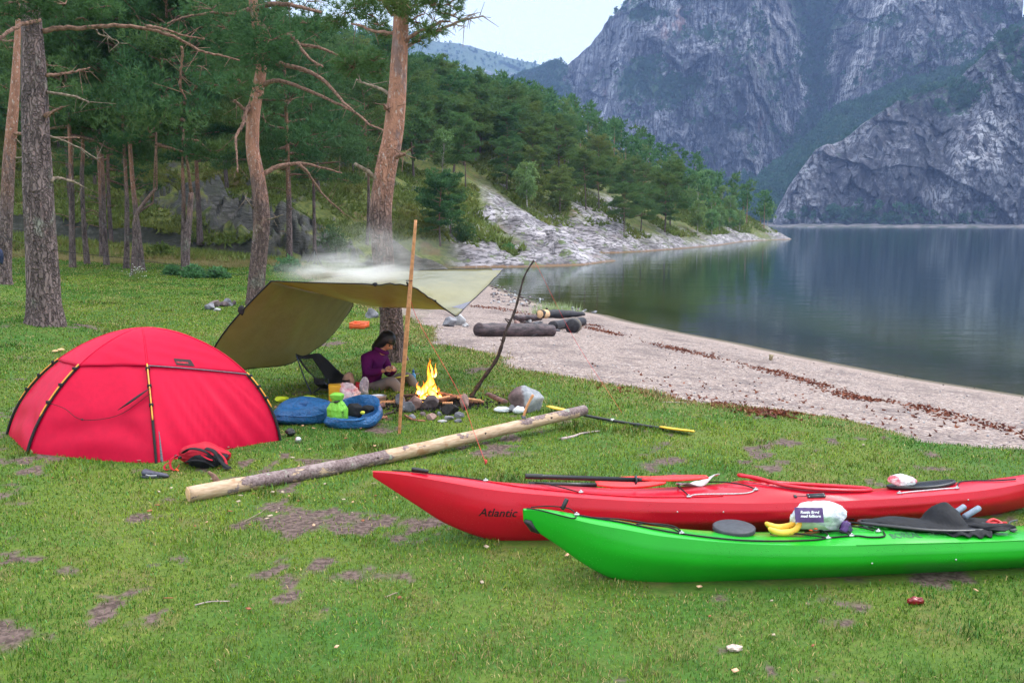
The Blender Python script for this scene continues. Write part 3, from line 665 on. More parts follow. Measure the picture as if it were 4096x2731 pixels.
for i in cand:
    x, y, z = xc[i], yc[i], zc[i]; u = ux[i]
    shore = dlc[i] < 16
    if y < 66 and u < 1000: kind = 'near'
    elif rng.random() < (.34 if (shore and u > 1400) else .11): kind = 'birch'
    else: kind = 'pine'
    if things_n >= 285 and kind != 'birch' or (kind == 'birch' and y > 190): far.append((x, y, z, kind)); continue
    pi_ = int(rng.integers(len(protos[kind]))); src = protos[kind][pi_]
    if src.name in used: o = copy_tree(src)
    else: o = src; used.add(src.name)
    o.location = (x, y, z - .1); o.rotation_euler = (rng.uniform(-.04, .04), rng.uniform(-.04, .04), rng.uniform(0, 6.28))
    s = rng.uniform(.66, 1.0) * (1.12 if kind == 'near' else 1) * (.72 if (shore and kind == 'pine' and u < 1500) else 1) * (1 if y < 120 else .95); o.scale = (s * rng.uniform(.9, 1.1), s * rng.uniform(.9, 1.1), s)
    if kind == 'birch':
        zi = 0 if u < 1180 else 1
        o['label'] = ('pale green round birch among the pines left of the headland', 'pale green birch on the headland across the cove')[zi]; o['group'] = ('birches on the left hillside', 'birches on the headland')[zi]
    else:
        things_n += 1
        lk = LOOKS[pi_] if kind == 'pine' else ('dense', 'high crowned', 'low branched', 'open crowned')[pi_]
        dp = ('front', 'middle', 'upper')[0 if y < 75 else 1 if y < 115 else 2]
        for a, b, lb, gr in ZON0:
            if a <= u < b: o['label'] = lk + ' ' + lb % dp; o['group'] = lk + ' ' + gr % dp
        if shore and u > 1080: o['label'] = 'small pine growing on the pale shore rocks across the cove'; o['group'] = 'pines on the shore rocks'
    o['category'] = 'tree'
for k_ in protos:
    for p_ in protos[k_]:
        if p_.name not in used:
            for ch in list(p_.children): bpy.data.objects.remove(ch)
            bpy.data.objects.remove(p_)
print('hill trees', things_n, 'far', len(far))
# the rest of the hilltop wood as one mass
def wood_mass(name, pts, label, size=(2.3, 2.3, 2.6), nt=60, tl=.7, tw=.30, H=(6, 8), mat=None, trunk=True, seed=5):
    r = np.random.default_rng(seed); n = len(pts); pts = np.asarray(pts, float)
    Hh = r.uniform(H[0], H[1], n); C = []; D = []
    pads = 7
    for j in range(pads):
        f = (j + .5) / pads; az = r.uniform(0, 6.28, n); rad = size[0] * (1 - f * .75) * r.uniform(.2, .9, n)
        c = pts + np.stack([np.cos(az) * rad, np.sin(az) * rad, Hh * (.35 + .6 * f)], 1)
        m_ = nt // pads; cc = np.repeat(c, m_, 0); q = r.normal(size=(n * m_, 3)); q /= np.linalg.norm(q, axis=1)[:, None]; q *= r.uniform(.3, 1, (n * m_, 1))
        C.append(cc + q * np.array([.42, .42, .20]) * size[0]); D.append(q * .6 + np.array([0, 0, .6]))
    V, F = blades(np.concatenate(C), np.concatenate(D), tl, tw, 3, .6, r)
    if trunk:
        tv = []; 
        for k_ in range(3):
            a = k_ * 2.094; tv.append(pts + np.array([math.cos(a) * .12, math.sin(a) * .12, -.5]))
        tv.append(pts + np.stack([0 * Hh, 0 * Hh, Hh * .85], 1))
        T = np.stack(tv, 1).reshape(-1, 3); b = np.arange(n)[:, None] * 4
        TF = np.concatenate([b + np.array([[0, 1, 3]]), b + np.array([[1, 2, 3]]), b + np.array([[2, 0, 3]])])
        o = mesh_obj(name, np.vstack([V, T]), F.tolist() and [F, TF + len(V)] and [np.vstack([F, TF + len(V)])], None, mats=[mat or NEEDLE, BRANCH], midx=[0] * len(F) + [1] * len(TF))
    else: o = mesh_obj(name, V, F, mat or NEEDLE)
    return stuff(o, label, 'trees')
if far: wood_mass('far_pine_wood', [(x, y, z) for x, y, z, k in far], 'dense pine wood on the upper hillside reading as one mass', nt=84, mat=NEEDLE_HILL)
# trees on the mountain walls and in the gully
FARGREEN = needle_mat('far woodland', (.016, .055, .032), (.045, .12, .06), (.07, .10, .035), .15, .05)
pp = []
for (X, Yv, Z, veg), cnt in zip(MTN, (6500, 3600, 1800, 7500)):
    r = np.random.default_rng(cnt); nr, nc = X.shape
    i = r.integers(int(nr * .01), nr, cnt * 6); j = r.integers(1, nc, cnt * 6)
    wgt = np.clip((veg[i, j] - .48) * 2.2, 0, 1); kk = r.random(cnt * 6) < wgt; i = i[kk][:cnt]; j = j[kk][:cnt]
    pp.append(np.stack([X[i, j], Yv[i, j] - 1, Z[i, j] - 1.5], 1))
wood_mass('mountain_wood', np.concatenate(pp), 'dark woodland clinging to the ledges and gully of the mountain walls', size=(4.2, 4, 4), nt=21, tl=2.3, tw=1.5, H=(5, 10), mat=FARGREEN, trunk=False)
# ================================================================== GROUND COVER
BARE = [(G(x, y)[:2], rx, ry, s) for x, y, rx, ry, s in (
    (1480, 1742, .75, .28, 1), (1620, 1745, .3, .2, .8), (1250, 1738, .4, .2, .7), (2620, 1812, .6, .28, .9), (2700, 1885, .7, .22, 1), (2560, 1870, .4, .2, .7), (2080, 1850, .9, .16, .8), (1650, 1865, .8, .14, .9),
    (1480, 2345, .45, .14, 1), (1470, 2200, .3, .16, .6), (1650, 2090, .35, .2, .9), (1440, 2230, .25, .1, .6), (960, 2120, .2, .1, .3), (300, 1905, .35, .1, .5), (80, 1900, .3, .1, .6), (1000, 1830, .25, .12, .8),
    (620, 2540, .25, .09, .8), (3000, 2620, .25, .12, .9), (3750, 2655, .32, .12, .8), (2830, 2435, .2, .08, .7), (3530, 2370, .22, .08, .9), (3050, 2640, .2, .1, .7), (900, 1330, 2.2, .7, .4), (350, 1480, 1.2, .6, .4), (1180, 1660, .9, .5, .3), (1330, 1560, .7, .4, .5))]
def bare_mask(X, Y):
    b = np.zeros_like(X); n = fbm(X * 2.3, Y * 2.3, seed=81, oct=4); n2 = fbm(X * .8, Y * .8, seed=82, oct=3); n3 = fbm(X * 7, Y * 7, seed=83, oct=3)
    for (c, rx, ry, s) in BARE:
        d = ((X - c[0]) / rx) ** 2 + ((Y - c[1]) / ry) ** 2; b = np.maximum(b, s * .66 * np.exp(-d * .8))
    b = b * .85 + sstep(.28, .55, n2 * .5 + n * .8) * .55 + n * .55 + n3 * .45 + sstep(.22, .42, n3 * .6 + n * .5 + n2 * .2) * .40 * (Y < 9)
    b = b * (Y < 16) + (Y >= 16) * (sstep(.35, .7, n2 + n * .5) * .3)
    return sstep(.40, .80, b)
gme = ground.data
bm_ = bare_mask(XX, YY).ravel() * (YY.ravel() < 40)
at_ = gme.attributes.new('bare', 'FLOAT', 'POINT'); at_.data.foreach_set('value', bm_.astype(np.float32))
def grass_cols(X, Y, r, n, dg):
    g = fbm(X * .5, Y * .5, seed=91, oct=3) + fbm(X * 3, Y * 3, seed=92, oct=2) * .5; k = np.clip(.5 + g * .8 + r.normal(size=n) * .22, 0, 1)[:, None]
    a = np.array([.045, .150, .012]); b = np.array([.20, .275, .026]); c = a * (1 - k) + b * k
    blue = r.random(n) < .12; tf = sstep(.40, .60, fbm(X * 1.7 + 9, Y * 1.7, seed=96, oct=3))[:, None]; c = c * (1 - .45 * tf); c[blue] = np.array([.08, .23, .06]) * r.uniform(.8, 1.2, (blue.sum(), 1))
    dead = r.random(n) < .09 + .20 * sstep(.0, .6, fbm(X * .9, Y * .9, seed=93, oct=4)) + .5 * sstep(-.9, -.05, dg) * (Y > 8); c[dead] = np.array([.36, .28, .12]) * r.uniform(.6, 1.2, (dead.sum(), 1))
    return c * r.uniform(.45, 1.45, (n, 1))
def grass_field():
    r = np.random.default_rng(3)
    NB = 900000
    # depth sampled so that the cover thins with distance
    q = r.random(NB); Yb = 3.1 * (1 - q) ** 0 * ((38 / 3.1) ** .62 * 0 + 1) if False else (3.1 ** .55 + q * (38 ** .55 - 3.1 ** .55)) ** (1 / .55)
    U = r.uniform(-.68, .68, NB); X = U * Yb
    z, dl, dg, rk, oc = terrain(X, Yb)
    bare = bare_mask(X, Yb)
    edge = sstep(.25, -.15, dg + fbm(X * .9, Yb * .9, seed=61, oct=4) * .35)
    tuft = sstep(.0, .6, fbm(X * 3.2, Yb * 3.2, seed=95, oct=3)) + 2.4 * sstep(.40, .60, fbm(X * 1.7 + 9, Yb * 1.7, seed=96, oct=3))
    keep = (r.random(NB) < edge * (1 - bare * .90) * (1 - .5 * sstep(.05, .5, fbm(X * 5, Yb * 5, seed=94, oct=3))))
    for bx_, by_, an_, L0, L1, hw in ((-.874, 5.18, 8.1, .8, 4.4, .17), (.075, 4.60, 6.4, .7, 4.4, .20)):      # grass pressed flat under the boats
        ca, sa = math.cos(math.radians(an_)), math.sin(math.radians(an_)); ps = (X - bx_) * ca + (Yb - by_) * sa; pt_ = -(X - bx_) * sa + (Yb - by_) * ca
        keep &= ~((ps > L0) & (ps < L1) & (np.abs(pt_) < hw))
    X, Yb, z, tuft, dg = X[keep], Yb[keep], z[keep], tuft[keep], dg[keep]; n = len(X)
    L = (.014 + .016 * r.random(n) + .022 * tuft * r.random(n)) * (1 + .010 * Yb); lng = sstep(-.7, -.05, dg) * (Yb > 9); L = L * (1 + .9 * lng * r.random(n))
    W = np.maximum(.0032, .00085 * Yb) * r.uniform(.7, 1.3, n)
    az = r.uniform(0, 6.283, n); tilt = r.uniform(.1, 1.15, n); d = np.stack([np.cos(az) * np.sin(tilt), np.sin(az) * np.sin(tilt), np.cos(tilt)], 1)
    s = np.stack([-np.sin(az + r.normal(size=n) * .6), np.cos(az), np.zeros(n)], 1)
    C = np.stack([X, Yb, z - .002], 1); mid = C + d * L[:, None] * .55 + np.array([0, 0, 1.]) * (L * .12)[:, None]
    tip = C + d * L[:, None]; tip[:, 2] -= L * .12 * tilt
    V = np.stack([C - s * W[:, None] / 2, C + s * W[:, None] / 2, mid + s * W[:, None] * .35, mid - s * W[:, None] * .35, tip], 1).reshape(-1, 3)
    b = np.arange(n)[:, None] * 5; F4 = b + np.array([[0, 1, 2, 3]]); F3 = b + np.array([[3, 2, 4]])
    col = np.repeat(grass_cols(X, Yb, r, n, dg), 5, 0)
    m = M('grass blades'); c = m.attr('tint', 'Color'); dff = m.n('ShaderNodeBsdfDiffuse'); m.l(c, dff.inputs[0]); tr = m.n('ShaderNodeBsdfTranslucent'); m.l(c, tr.inputs[0]); s_ = m.n('ShaderNodeMixShader'); s_.inputs[0].default_value = .15; m.l(dff.outputs[0], s_.inputs[1]); m.l(tr.outputs[0], s_.inputs[2])
    gl = m.n('ShaderNodeBsdfGlossy'); gl.inputs['Roughness'].default_value = .32; s2 = m.n('ShaderNodeMixShader'); s2.inputs[0].default_value = .014; m.l(s_.outputs[0], s2.inputs[1]); m.l(gl.outputs[0], s2.inputs[2])
    return stuff(mesh_obj('grass', V, [F4, F3], m.done(s2.outputs[0]), attrs={'tint': col}), 'short wet green turf of the camping lawn', 'grass')
grass = grass_field()
def scatter_cover(name, label, cat, mask, NB, u0, u1, y0, y1, L, W, k, mat, seed, up=.8, spread=.6):
    r = np.random.default_rng(seed); Yb = np.sqrt(r.uniform(y0 ** 2, y1 ** 2, NB)); X = (r.uniform(u0, u1, NB) - 1176) / 1960 * Yb
    z, dl, dg, rk, oc = terrain(X, Yb); kp = r.random(NB) < mask(X, Yb, z, dl, dg, oc); X, Yb, z = X[kp], Yb[kp], z[kp]; n = len(X)
    V, F = blades(np.stack([X, Yb, z], 1), np.tile([0, 0, up], (n, 1)).astype(float), L, W, k, spread, r)
    return stuff(mesh_obj(name, V, F, mat), label, cat)
FERN = needle_mat('ferns and heather', (.045, .095, .020), (.13, .20, .042), (.22, .19, .045), .25, .7)
STRAW = needle_mat('dry tall grass', (.16, .15, .05), (.34, .28, .13), (.30, .18, .09), .3, .5)
scatter_cover('undergrowth', 'ferns, heather and blueberry bushes on the slope under the pines', 'undergrowth', lambda X, Y, z, dl, dg, oc: (dg > .8) * (dl > 3) * (oc < .45) * sstep(-.6, .2, fbm(X * .3, Y * .3, seed=97, oct=4)) * sstep(.9, 1.4, dg) * (Y > 34), 70000, -450, 1100, 34, 78, .36, .10, 4, FERN, 21, .7, .9)
scatter_cover('hill_scrub', 'low yellow green scrub between the shore rocks of the headland', 'undergrowth', lambda X, Y, z, dl, dg, oc: (dl > 2.2 + 2.5 * (X / Y < .13)) * sstep(-.1, .2, fbm(X * .14, Y * .14, seed=98, oct=4) + .02 * np.minimum(dl, 14)) * ~((np.abs((X / Y * 1960 - 214) * .55 + (Y - 62) * 8.0) * .09 < 8) & (Y < 95)), 42000, 1040, 1780, 58, 170, .55, .20, 4, FERN, 22, .7, .9)
scatter_cover('tall_dry_grass', 'tall straw coloured grass along the lawn edge', 'grass', lambda X, Y, z, dl, dg, oc: (dl > 1.5) * ((dg > -1.2) * (dg < 3.2) * (Y > 30) * .9 + (Y < 30) * (dg > -.28) * (dg < .10) * sstep(.05, .5, fbm(X * .8, Y * .8, seed=99, oct=3)) * .35), 90000, -300, 1700, 9.5, 46, .20, .012, 4, STRAW, 23, 1., .28)
# ================================================================== NEAR PINES
za = lambda x, y: (x * .26856, y * .26856)                       # four enlargements of the photo the outlines were measured in
zb = lambda x, y: (574.2 + x * .2197, y * .2197)
zc8 = lambda x, y: (x * .26856, 402 + y * .26856)
zd = lambda x, y: (516.8 + x * .26856, y * .26856)
def clump(r, c, rx, ry, rz, n, tl, tw, k, limb, twigs=6, hub=None):
    q = r.normal(size=(n, 3)); q /= np.linalg.norm(q, axis=1)[:, None]; q *= r.uniform(.25, 1, (n, 1)) ** .5
    lump = fbm(q[:, 0] * 2.1 + c[0], q[:, 1] * 2.1, q[:, 2] * 2.1 + c[2], seed=int(abs(c[0] * 7)) + 1, oct=2); q = q[lump > -.22]
    C = np.array(c) + q * np.array([rx, ry, rz]); D = q * np.array([.9, .9, .5]) + np.array([0, 0, .35])
    h = np.array(hub if hub is not None else c)
    for p in C[r.integers(0, len(C), twigs)]: limb.tube([h, (h + p) / 2 + np.array([0, 0, .1 * rz]), p], [.012, .008, .004], 4, False)
    return blades(C, D, tl, tw, k, .42, r, .05)
def hero(name, label, Y, path, branches, clumps, mat, h0, h1, tl, tw, k=12, dn=1.0, seed=1, flare=.3, top=None, group=None, foot=None, n=26):
    s = Y / 1960 * 1.0; r = np.random.default_rng(seed)
    P = [np.array(AD(x, y, Y + (w_[3] if len(w_) > 3 else 0))) for w_ in path for x, y in [w_[:2]]]; R = [w_[2] / 2 * s for w_ in path]
    if foot is not None: P[0] = np.array(foot)
    base = P[0].copy(); g_ = gz(base[0], base[1]); P[0] = np.array([base[0], base[1], g_ - .12])
    t = thing(name, (base[0], base[1], g_), label, 'tree', group)
    trk = trunk_mesh('trunk', P, R, t, mat, n=n, h0=h0, h1=h1, flare=flare, seed=seed, lump=.10)
    limb = MB(); dead = MB(); VV = []; FF = []; o = 0
    for b in branches:
        pts, w0, w1, kind, dy = b
        L = len(pts); Q = [np.array(AD(x, y, Y + dy * (i / (L - 1)) )) for i, (x, y) in enumerate(pts)]
        Q[0][1] = Y
        limb_keep, dead_keep = limb, dead; limb = MB(); dead = limb
        C = catmull(Q, L * 5); C[1:-1] += r.normal(size=(len(C) - 2, 3)) * .006; (dead if kind == 'dead' else limb).tube(C, np.linspace(w0 / 2 * s, w1 / 2 * s, len(C)), 7)
        if len(pts) > 2:
            for _ in range(len(pts) * 2):
                i = r.integers(len(C) // 3, len(C)); d = r.normal(size=3) * .12 + np.array([0, 0, -.03]); (dead if kind == 'dead' else limb).tube([C[i], C[i] + d * .6 * s * 100, C[i] + d * s * 150], [.007, .005, .003], 4, False)
        limb.build('dead_limb' if kind == 'dead' else 'limb', DEAD if kind == 'dead' else BRANCH, trk); limb, dead = limb_keep, dead_keep
    for (x, y, rx, ry, dy, de) in clumps:
        c = AD(x, y, Y + dy); a, b2 = rx * s, ry * s; n_ = int(rx * ry * .055 * de * dn) + 10
        V, F = clump(r, c, a, a * .8, b2, n_, tl, tw, k, limb); VV.append(V); FF.append(F + o); o += len(V)
    if VV:
        Vl = np.concatenate(limb.V); Fl = [np.concatenate(f) for f in limb.F.values()]; Vn = np.concatenate(VV); Fn = np.concatenate(FF)
        mesh_obj('crown', np.vstack([Vl, Vn]), Fl + [Fn + len(Vl)], None, t, False, mats=[NEEDLE, BRANCH], midx=[1] * sum(len(f) for f in Fl) + [0] * len(Fn))
    return t
# the orange pine beside the tarp
B3 = [([zb(1460, 990), zb(1350, 920), zb(1220, 880), zb(1115, 830)], 9, 3, 'dead', .3), ([zb(1580, 490), zb(1690, 380), zb(1920, 280), zb(1985, 235), zb(2090, 225)], 10, 4, 'limb', -.5),
      ([zb(1640, 500), zb(1800, 390), zb(2080, 270), zb(2230, 205), zb(2352, 190), (1112, 38)], 9, 2.5, 'dead', .3), ([zb(2120, 262), zb(2200, 272), zb(2262, 278)], 3, 1.5, 'dead', 0), ([zb(2270, 200), zb(2290, 170), zb(2340, 150)], 2.5, 1.2, 'dead', 0),
      ([zb(1640, 240), zb(1730, 190), zb(1820, 150)], 6, 3, 'limb', .3), ([(903, 362), (918, 357), (930, 354)], 10, 6, 'limb', -.4), ([zd(1330, 1560), zd(1240, 1480), zd(1110, 1400)], 12, 7, 'dead', -.3),
      ([zb(1500, 165), zb(1440, 90), zb(1400, 10), zb(1380, -80)], 12, 8, 'limb', -.2), ([zb(1500, 350), zb(1300, 330), zb(1150, 270), zb(1060, 250)], 8, 4, 'limb', .6),
      ([zd(1400, 900), zd(1370, 930), zd(1360, 900)], 10, 5, 'limb', -.3), ([zb(1930, 275), zb(1915, 220), zb(1900, 170)], 2.5, 1.5, 'dead', 0)]
C3 = [zb(2080, 55) + (30, 22, -.2, .8), zb(1900, 60) + (22, 20, -.3, .8), zb(2120, 170) + (26, 20, -.4, .8), zb(1760, 240) + (22, 14, -.2, .9), zb(1850, 320) + (26, 15, -.5, .9), zb(1950, 330) + (22, 13, -.6, .9), zb(1790, 430) + (20, 10, 0, .8),
      zb(1600, 40) + (34, 26, -.5, 1.2), zb(1500, 90) + (18, 18, -.4, 1), zb(1720, 60) + (26, 20, -.2, 1), zb(1440, 40) + (24, 16, .3, .8), zb(1250, 40) + (34, 16, .6, .8), zb(1350, 270) + (26, 17, .4, 1), zb(1420, 370) + (20, 13, .4, .9), zb(1300, 180) + (30, 17, .6, 1),
      zb(1000, 130) + (44, 24, .9, 1), zb(880, 230) + (32, 20, 1., 1), zb(1120, 90) + (30, 18, .8, 1), zb(1640, -60) + (60, 30, 0, 1), zb(1200, -40) + (60, 24, .4, .9), zb(2000, -60) + (60, 26, -.2, .8), zb(1100, 700) + (40, 30, 1.4, 1.1), zb(1300, 640) + (34, 26, 1.2, 1.1), zb(1000, 660) + (30, 22, 1.4, 1.1), zb(1350, 760) + (26, 22, 1.2, 1)]
hero('pine_tree', 'tall orange barked pine rising behind the tarp, its furrowed foot beside the seated person', 12.25,
     [(899, 862, 66), (899, 800, 55), (898, 715, 51), (886, 640, 50), (877, 560, 49), (874, 480, 49), (886, 390, 47), (903, 310, 45), (912, 215, 41), (919, 90, 36), (922, 0, 32), (930, -120, 26), (940, -260, 14)],
     B3, C3, BARK_MAIN, -.15, 1.25, .095, .0095, 13, 1.9, 5, flare=.45)
# the crooked pine
B2 = [([zb(150, 890), zb(210, 855), zb(330, 848), zb(560, 930), zb(800, 1030), zb(1100, 1180), zb(1250, 1300), zb(1420, 1375)], 11, 3, 'limb', -2), ([zb(60, 600), zb(310, 665), zb(600, 750), zb(780, 850), zb(900, 980), zb(1000, 1090), zb(1100, 1175)], 12, 4, 'limb', -2.),
      ([zb(60, 250), zb(410, 370), zb(540, 520), zb(640, 630), zb(760, 700)], 11, 4, 'limb', -1.5), ([zb(300, 430), zb(470, 465), zb(680, 490), zb(840, 545), zb(960, 600)], 9, 4, 'limb', -1.), ([zb(40, 95), zb(230, 45), zb(400, 50), zb(500, 70), zb(740, 130)], 13, 6, 'limb', -1),
      ([za(2170, 60), za(2000, 130), za(1850, 112), za(1600, 145), za(1430, 205)], 10, 3, 'limb', -1), ([zd(310, 1500), zd(450, 1425), zd(560, 1405), zd(690, 1400), zd(850, 1440), zd(1000, 1480)], 12, 3, 'limb', 1), ([zd(630, 1405), zd(700, 1470), zd(740, 1530), (745, 450), (790, 490)], 8, 3, 'limb', 1),
      ([za(2130, 980), za(2060, 910), za(2005, 860)], 9, 5, 'limb', -1), ([za(2160, 870), za(2100, 960), za(2075, 1070), za(2020, 1160), za(2025, 1300), za(2035, 1480)], 10, 3, 'limb', -1.5), ([zc8(2170, 290), zc8(2130, 240), zc8(2100, 200)], 4, 2, 'dead', -.6), ([zc8(2290, 380), zc8(2340, 370), zc8(2420, 340)], 4, 2, 'dead', -.6)]
C2 = [zb(100, 300) + (62, 42, -1.5, 1.1), zb(230, 420) + (58, 38, -1.8, 1.1), zb(-60, 480) + (60, 40, -1.2, 1), zb(100, 560) + (56, 34, -1.8, 1.1), zb(300, 540) + (40, 28, -1.5, 1), zb(-250, 300) + (60, 34, -1, .9), zb(-330, 480) + (56, 34, -.8, .9), zb(40, 680) + (34, 18, -1.6, .8), zb(60, 960) + (24, 20, -1.2, .6),
      zb(350, 240) + (36, 24, -1, .8), zb(600, 250) + (40, 24, .5, .7), zb(60, -40) + (90, 30, -.5, 1), zb(-400, 100) + (80, 30, -.5, .8), zb(600, 20) + (60, 22, 0, .8), zb(1120, 620) + (52, 28, -1.2, 1), zb(1260, 760) + (40, 28, -1.2, 1.), zb(980, 760) + (34, 20, -1, .9), zb(700, 380) + (50, 30, .6, .9), zb(-500, 700) + (60, 34, 0, .8), zb(-100, 860) + (44, 24, .4, .8), zb(420, 1050) + (50, 30, 1.4, .8), zb(150, 1250) + (44, 26, 1.8, .8)]
hero('pine_tree', 'crooked pine with orange upper trunk leaning over the left end of the tarp', 21.0,
     [(590, 712, 44), (589, 660, 38), (596, 580, 37), (601, 500, 36), (594, 420, 33), (581, 350, 29), (580, 300, 29), (584, 250, 28), (597, 180, 24), (602, 120, 22), (584, 30, 20), (582, -60, 18), (590, -260, 8)],
     B2, C2, BARK_MAIN, .0, 1.5, .15, .016, 12, 1.35, 7, flare=.3)
# big trunk above the tent
B1 = [([za(365, 265), za(500, 245), za(700, 240), za(1000, 222), za(1250, 245), za(1500, 320), za(1700, 430), za(1850, 470), za(2050, 520)], 12, 4, 'limb', .6), ([za(1250, 225), za(1380, 245), za(1550, 300), za(1750, 335)], 8, 3, 'limb', .4), ([za(820, 255), za(860, 300), za(950, 325), za(1020, 372), za(1090, 374)], 4, 1.5, 'dead', .2),
      ([za(370, 1000), za(440, 965), za(535, 915)], 12, 4, 'limb', -.5), ([za(390, 645), za(500, 635), za(600, 622), za(690, 600), za(770, 580)], 8, 3, 'limb', .5), ([za(400, 790), za(600, 820), za(700, 850), za(760, 872)], 7, 3, 'dead', .5), ([za(430, 1165), za(560, 1210), za(740, 1300), za(860, 1390)], 5, 2, 'dead', .3),
      ([za(340, 175), za(200, 210), za(80, 270), za(0, 330), (-30, 100)], 10, 5, 'limb', -1.5), ([zc8(435, 60), zc8(470, 25), zc8(560, 40), zc8(640, 65), zc8(700, 98)], 9, 4, 'dead', .4), ([za(1550, 400), za(1560, 520), za(1545, 640), za(1550, 760), za(1590, 850)], 6, 4, 'limb', .5)]
C1 = [(40, 4, 70, 22, -1.5, 1.6), (150, 10, 60, 18, -1.2, 1.5), (230, 18, 46, 18, -1, 1.4), (80, 26, 40, 14, -1.4, 1.4), (120, -30, 120, 22, -.5, 1.3), (190, 42, 36, 9, -.9, 1.0), (20, 34, 30, 10, -1.4, 1)]
hero('pine_tree', 'thick grey barked pine trunk standing on a grassy mound behind the red tent', 14.3,
     [(106, 775, 84), (105, 740, 80), (100, 680, 71), (97, 600, 67), (92, 500, 64), (86, 400, 61), (82, 300, 56), (80, 200, 52), (76, 110, 45), (72, 50, 42), (66, -60, 38), (50, -260, 28)],
     B1, C1, BARK, -.9, .42, .11, .012, 12, 1.5, 9, flare=.22)
hero('pine_tree', 'slimmer pine leaning right at the left frame edge behind the big grey trunk', 21.5,
     [(4, 668, 40), (6, 640, 33), (12, 540, 29), (17, 440, 27), (21, 360, 25), (30, 260, 22), (36, 180, 18), (39, 110, 14), (46, 0, 10), (60, -160, 5)],
     [([za(90, 1140), za(250, 1150), za(450, 1175), za(680, 1180)], 8, 3, 'limb', -.5), ([za(110, 350), za(60, 355), (2, 92)], 6, 3, 'limb', .5), ([za(130, 1350), za(210, 1352), (70, 366)], 4, 2, 'dead', .3), ([za(140, 1190), za(180, 1240), za(210, 1300)], 4, 2, 'dead', .3)],
     [(30, 110, 50, 22, .5, 1), (110, 150, 60, 22, 1.5, 1), (10, 200, 40, 18, 1, 1), (150, 200, 50, 20, 2, 1), (60, 250, 40, 16, 1.4, .8)], BARK, .0, 1.2, .16, .015, 11, 1., 13, flare=.4)
# stand of thin trunks along the left lawn edge (trunk outlines measured in the photo)
STAND = [('thin pine trunk, first from the big grey trunk in the stand behind the lawn', [(620, 790, 56), (615, 450, 48), (610, 120, 44), (600, -250, 32)], 0.9, 10.5, 4.6, 3.2, .55),
 ('thin reddish pine trunk, second from the big grey trunk in the stand', [(745, 760, 50), (716, 400, 38), (700, 0, 34), (708, -250, 30)], .3, 11, 5.0, 3.0, .35),
 ('slim pine trunk in the stand, half hidden behind its neighbour', [(868, 712, 40), (864, 450, 34), (858, 150, 30)], 1.0, 10, 4.6, 2.8, .6),
 ('slim dark pine trunk, middle of the stand behind the lawn', [(912, 770, 48), (890, 400, 38), (880, 50, 34)], .7, 10.5, 4.4, 3.0, .6),
 ('straight slim pine trunk just left of the forked one in the stand', [(1080, 800, 48), (1085, 300, 38), (1076, 30, 30)], .6, 10.5, 5.0, 3.0, .5),
 ('leaning grey pine trunk behind the twisted one in the stand', [(1212, 820, 66), (1185, 560, 55), (1160, 300, 42), (1130, 0, 36)], .7, 10.5, 4.6, 3.2, .6),
 ('grey pine trunk in front of the mossy outcrop, right of the double trunk', [(1712, 590, 56), (1700, 300, 44), (1690, 100, 36)], .8, 9.5, 4.0, 3.0, .8)]
def stand_tree(label, pts, hb, H, h0, sp, h_lo, seed, w=1.0):
    b = GG(pts[0][0] / 2.138, 700 + pts[0][1] / 2.138); Yd = b.y
    P = [np.array(A(x / 2.138, 700 + y / 2.138, Yd)) for x, y, w_ in pts]; R = [w_ / 2.138 / 2 / FPX * Yd for x, y, w_ in pts]
    P[0] = np.array([b.x, b.y, b.z - .15]); d = P[-1] - P[-2]; d /= max(1e-6, d[2]); top = np.array([P[-1][0] + d[0] * .3 * (H - P[-1][2] + b.z), Yd, b.z + H])
    P += [(P[-1] + top) / 2, top]; R += [R[-1] * .7, R[-1] * .2]
    t = thing('pine_tree', b, label, 'tree', 'pines of the stand at the lawn edge')
    trunk_mesh('trunk', P, R, t, BARK, n=10, h0=-.25, h1=1.3, flare=.35, seed=seed)
    Pa = np.array(P); ax = lambda h: np.array([np.interp(b.z + h, Pa[:, 2], Pa[:, 0]), Yd, b.z + h])
    limbs, V, F = crown_parts(ax, h0, H, sp, seed, 26, .22, .035, 2.2, 6)
    r = np.random.default_rng(seed)
    for _ in range(7):
        h = r.uniform(1.2, h0 + 1); az = r.uniform(0, 6.28); o = ax(h); e = np.array([math.cos(az), math.sin(az) * .6, r.uniform(.0, .35)]) * r.uniform(.4, 1.2); limbs.tube([o, o + e * .5 + np.array([0, 0, .06]), o + e], [.018, .012, .005], 4, False)
    Vl = np.concatenate(limbs.V); Fl = [np.concatenate(f) for f in limbs.F.values()]
    mesh_obj('crown', np.vstack([Vl, V]), Fl + [F + len(Vl)], None, t, False, mats=[NEEDLE, BRANCH], midx=[1] * sum(len(f) for f in Fl) + [0] * len(F))
    return t
for i, (lb, pts, hb, H, h0, sp, hl) in enumerate(STAND): stand_tree(lb, pts, hb, H, h0, sp, hl, 200 + i)
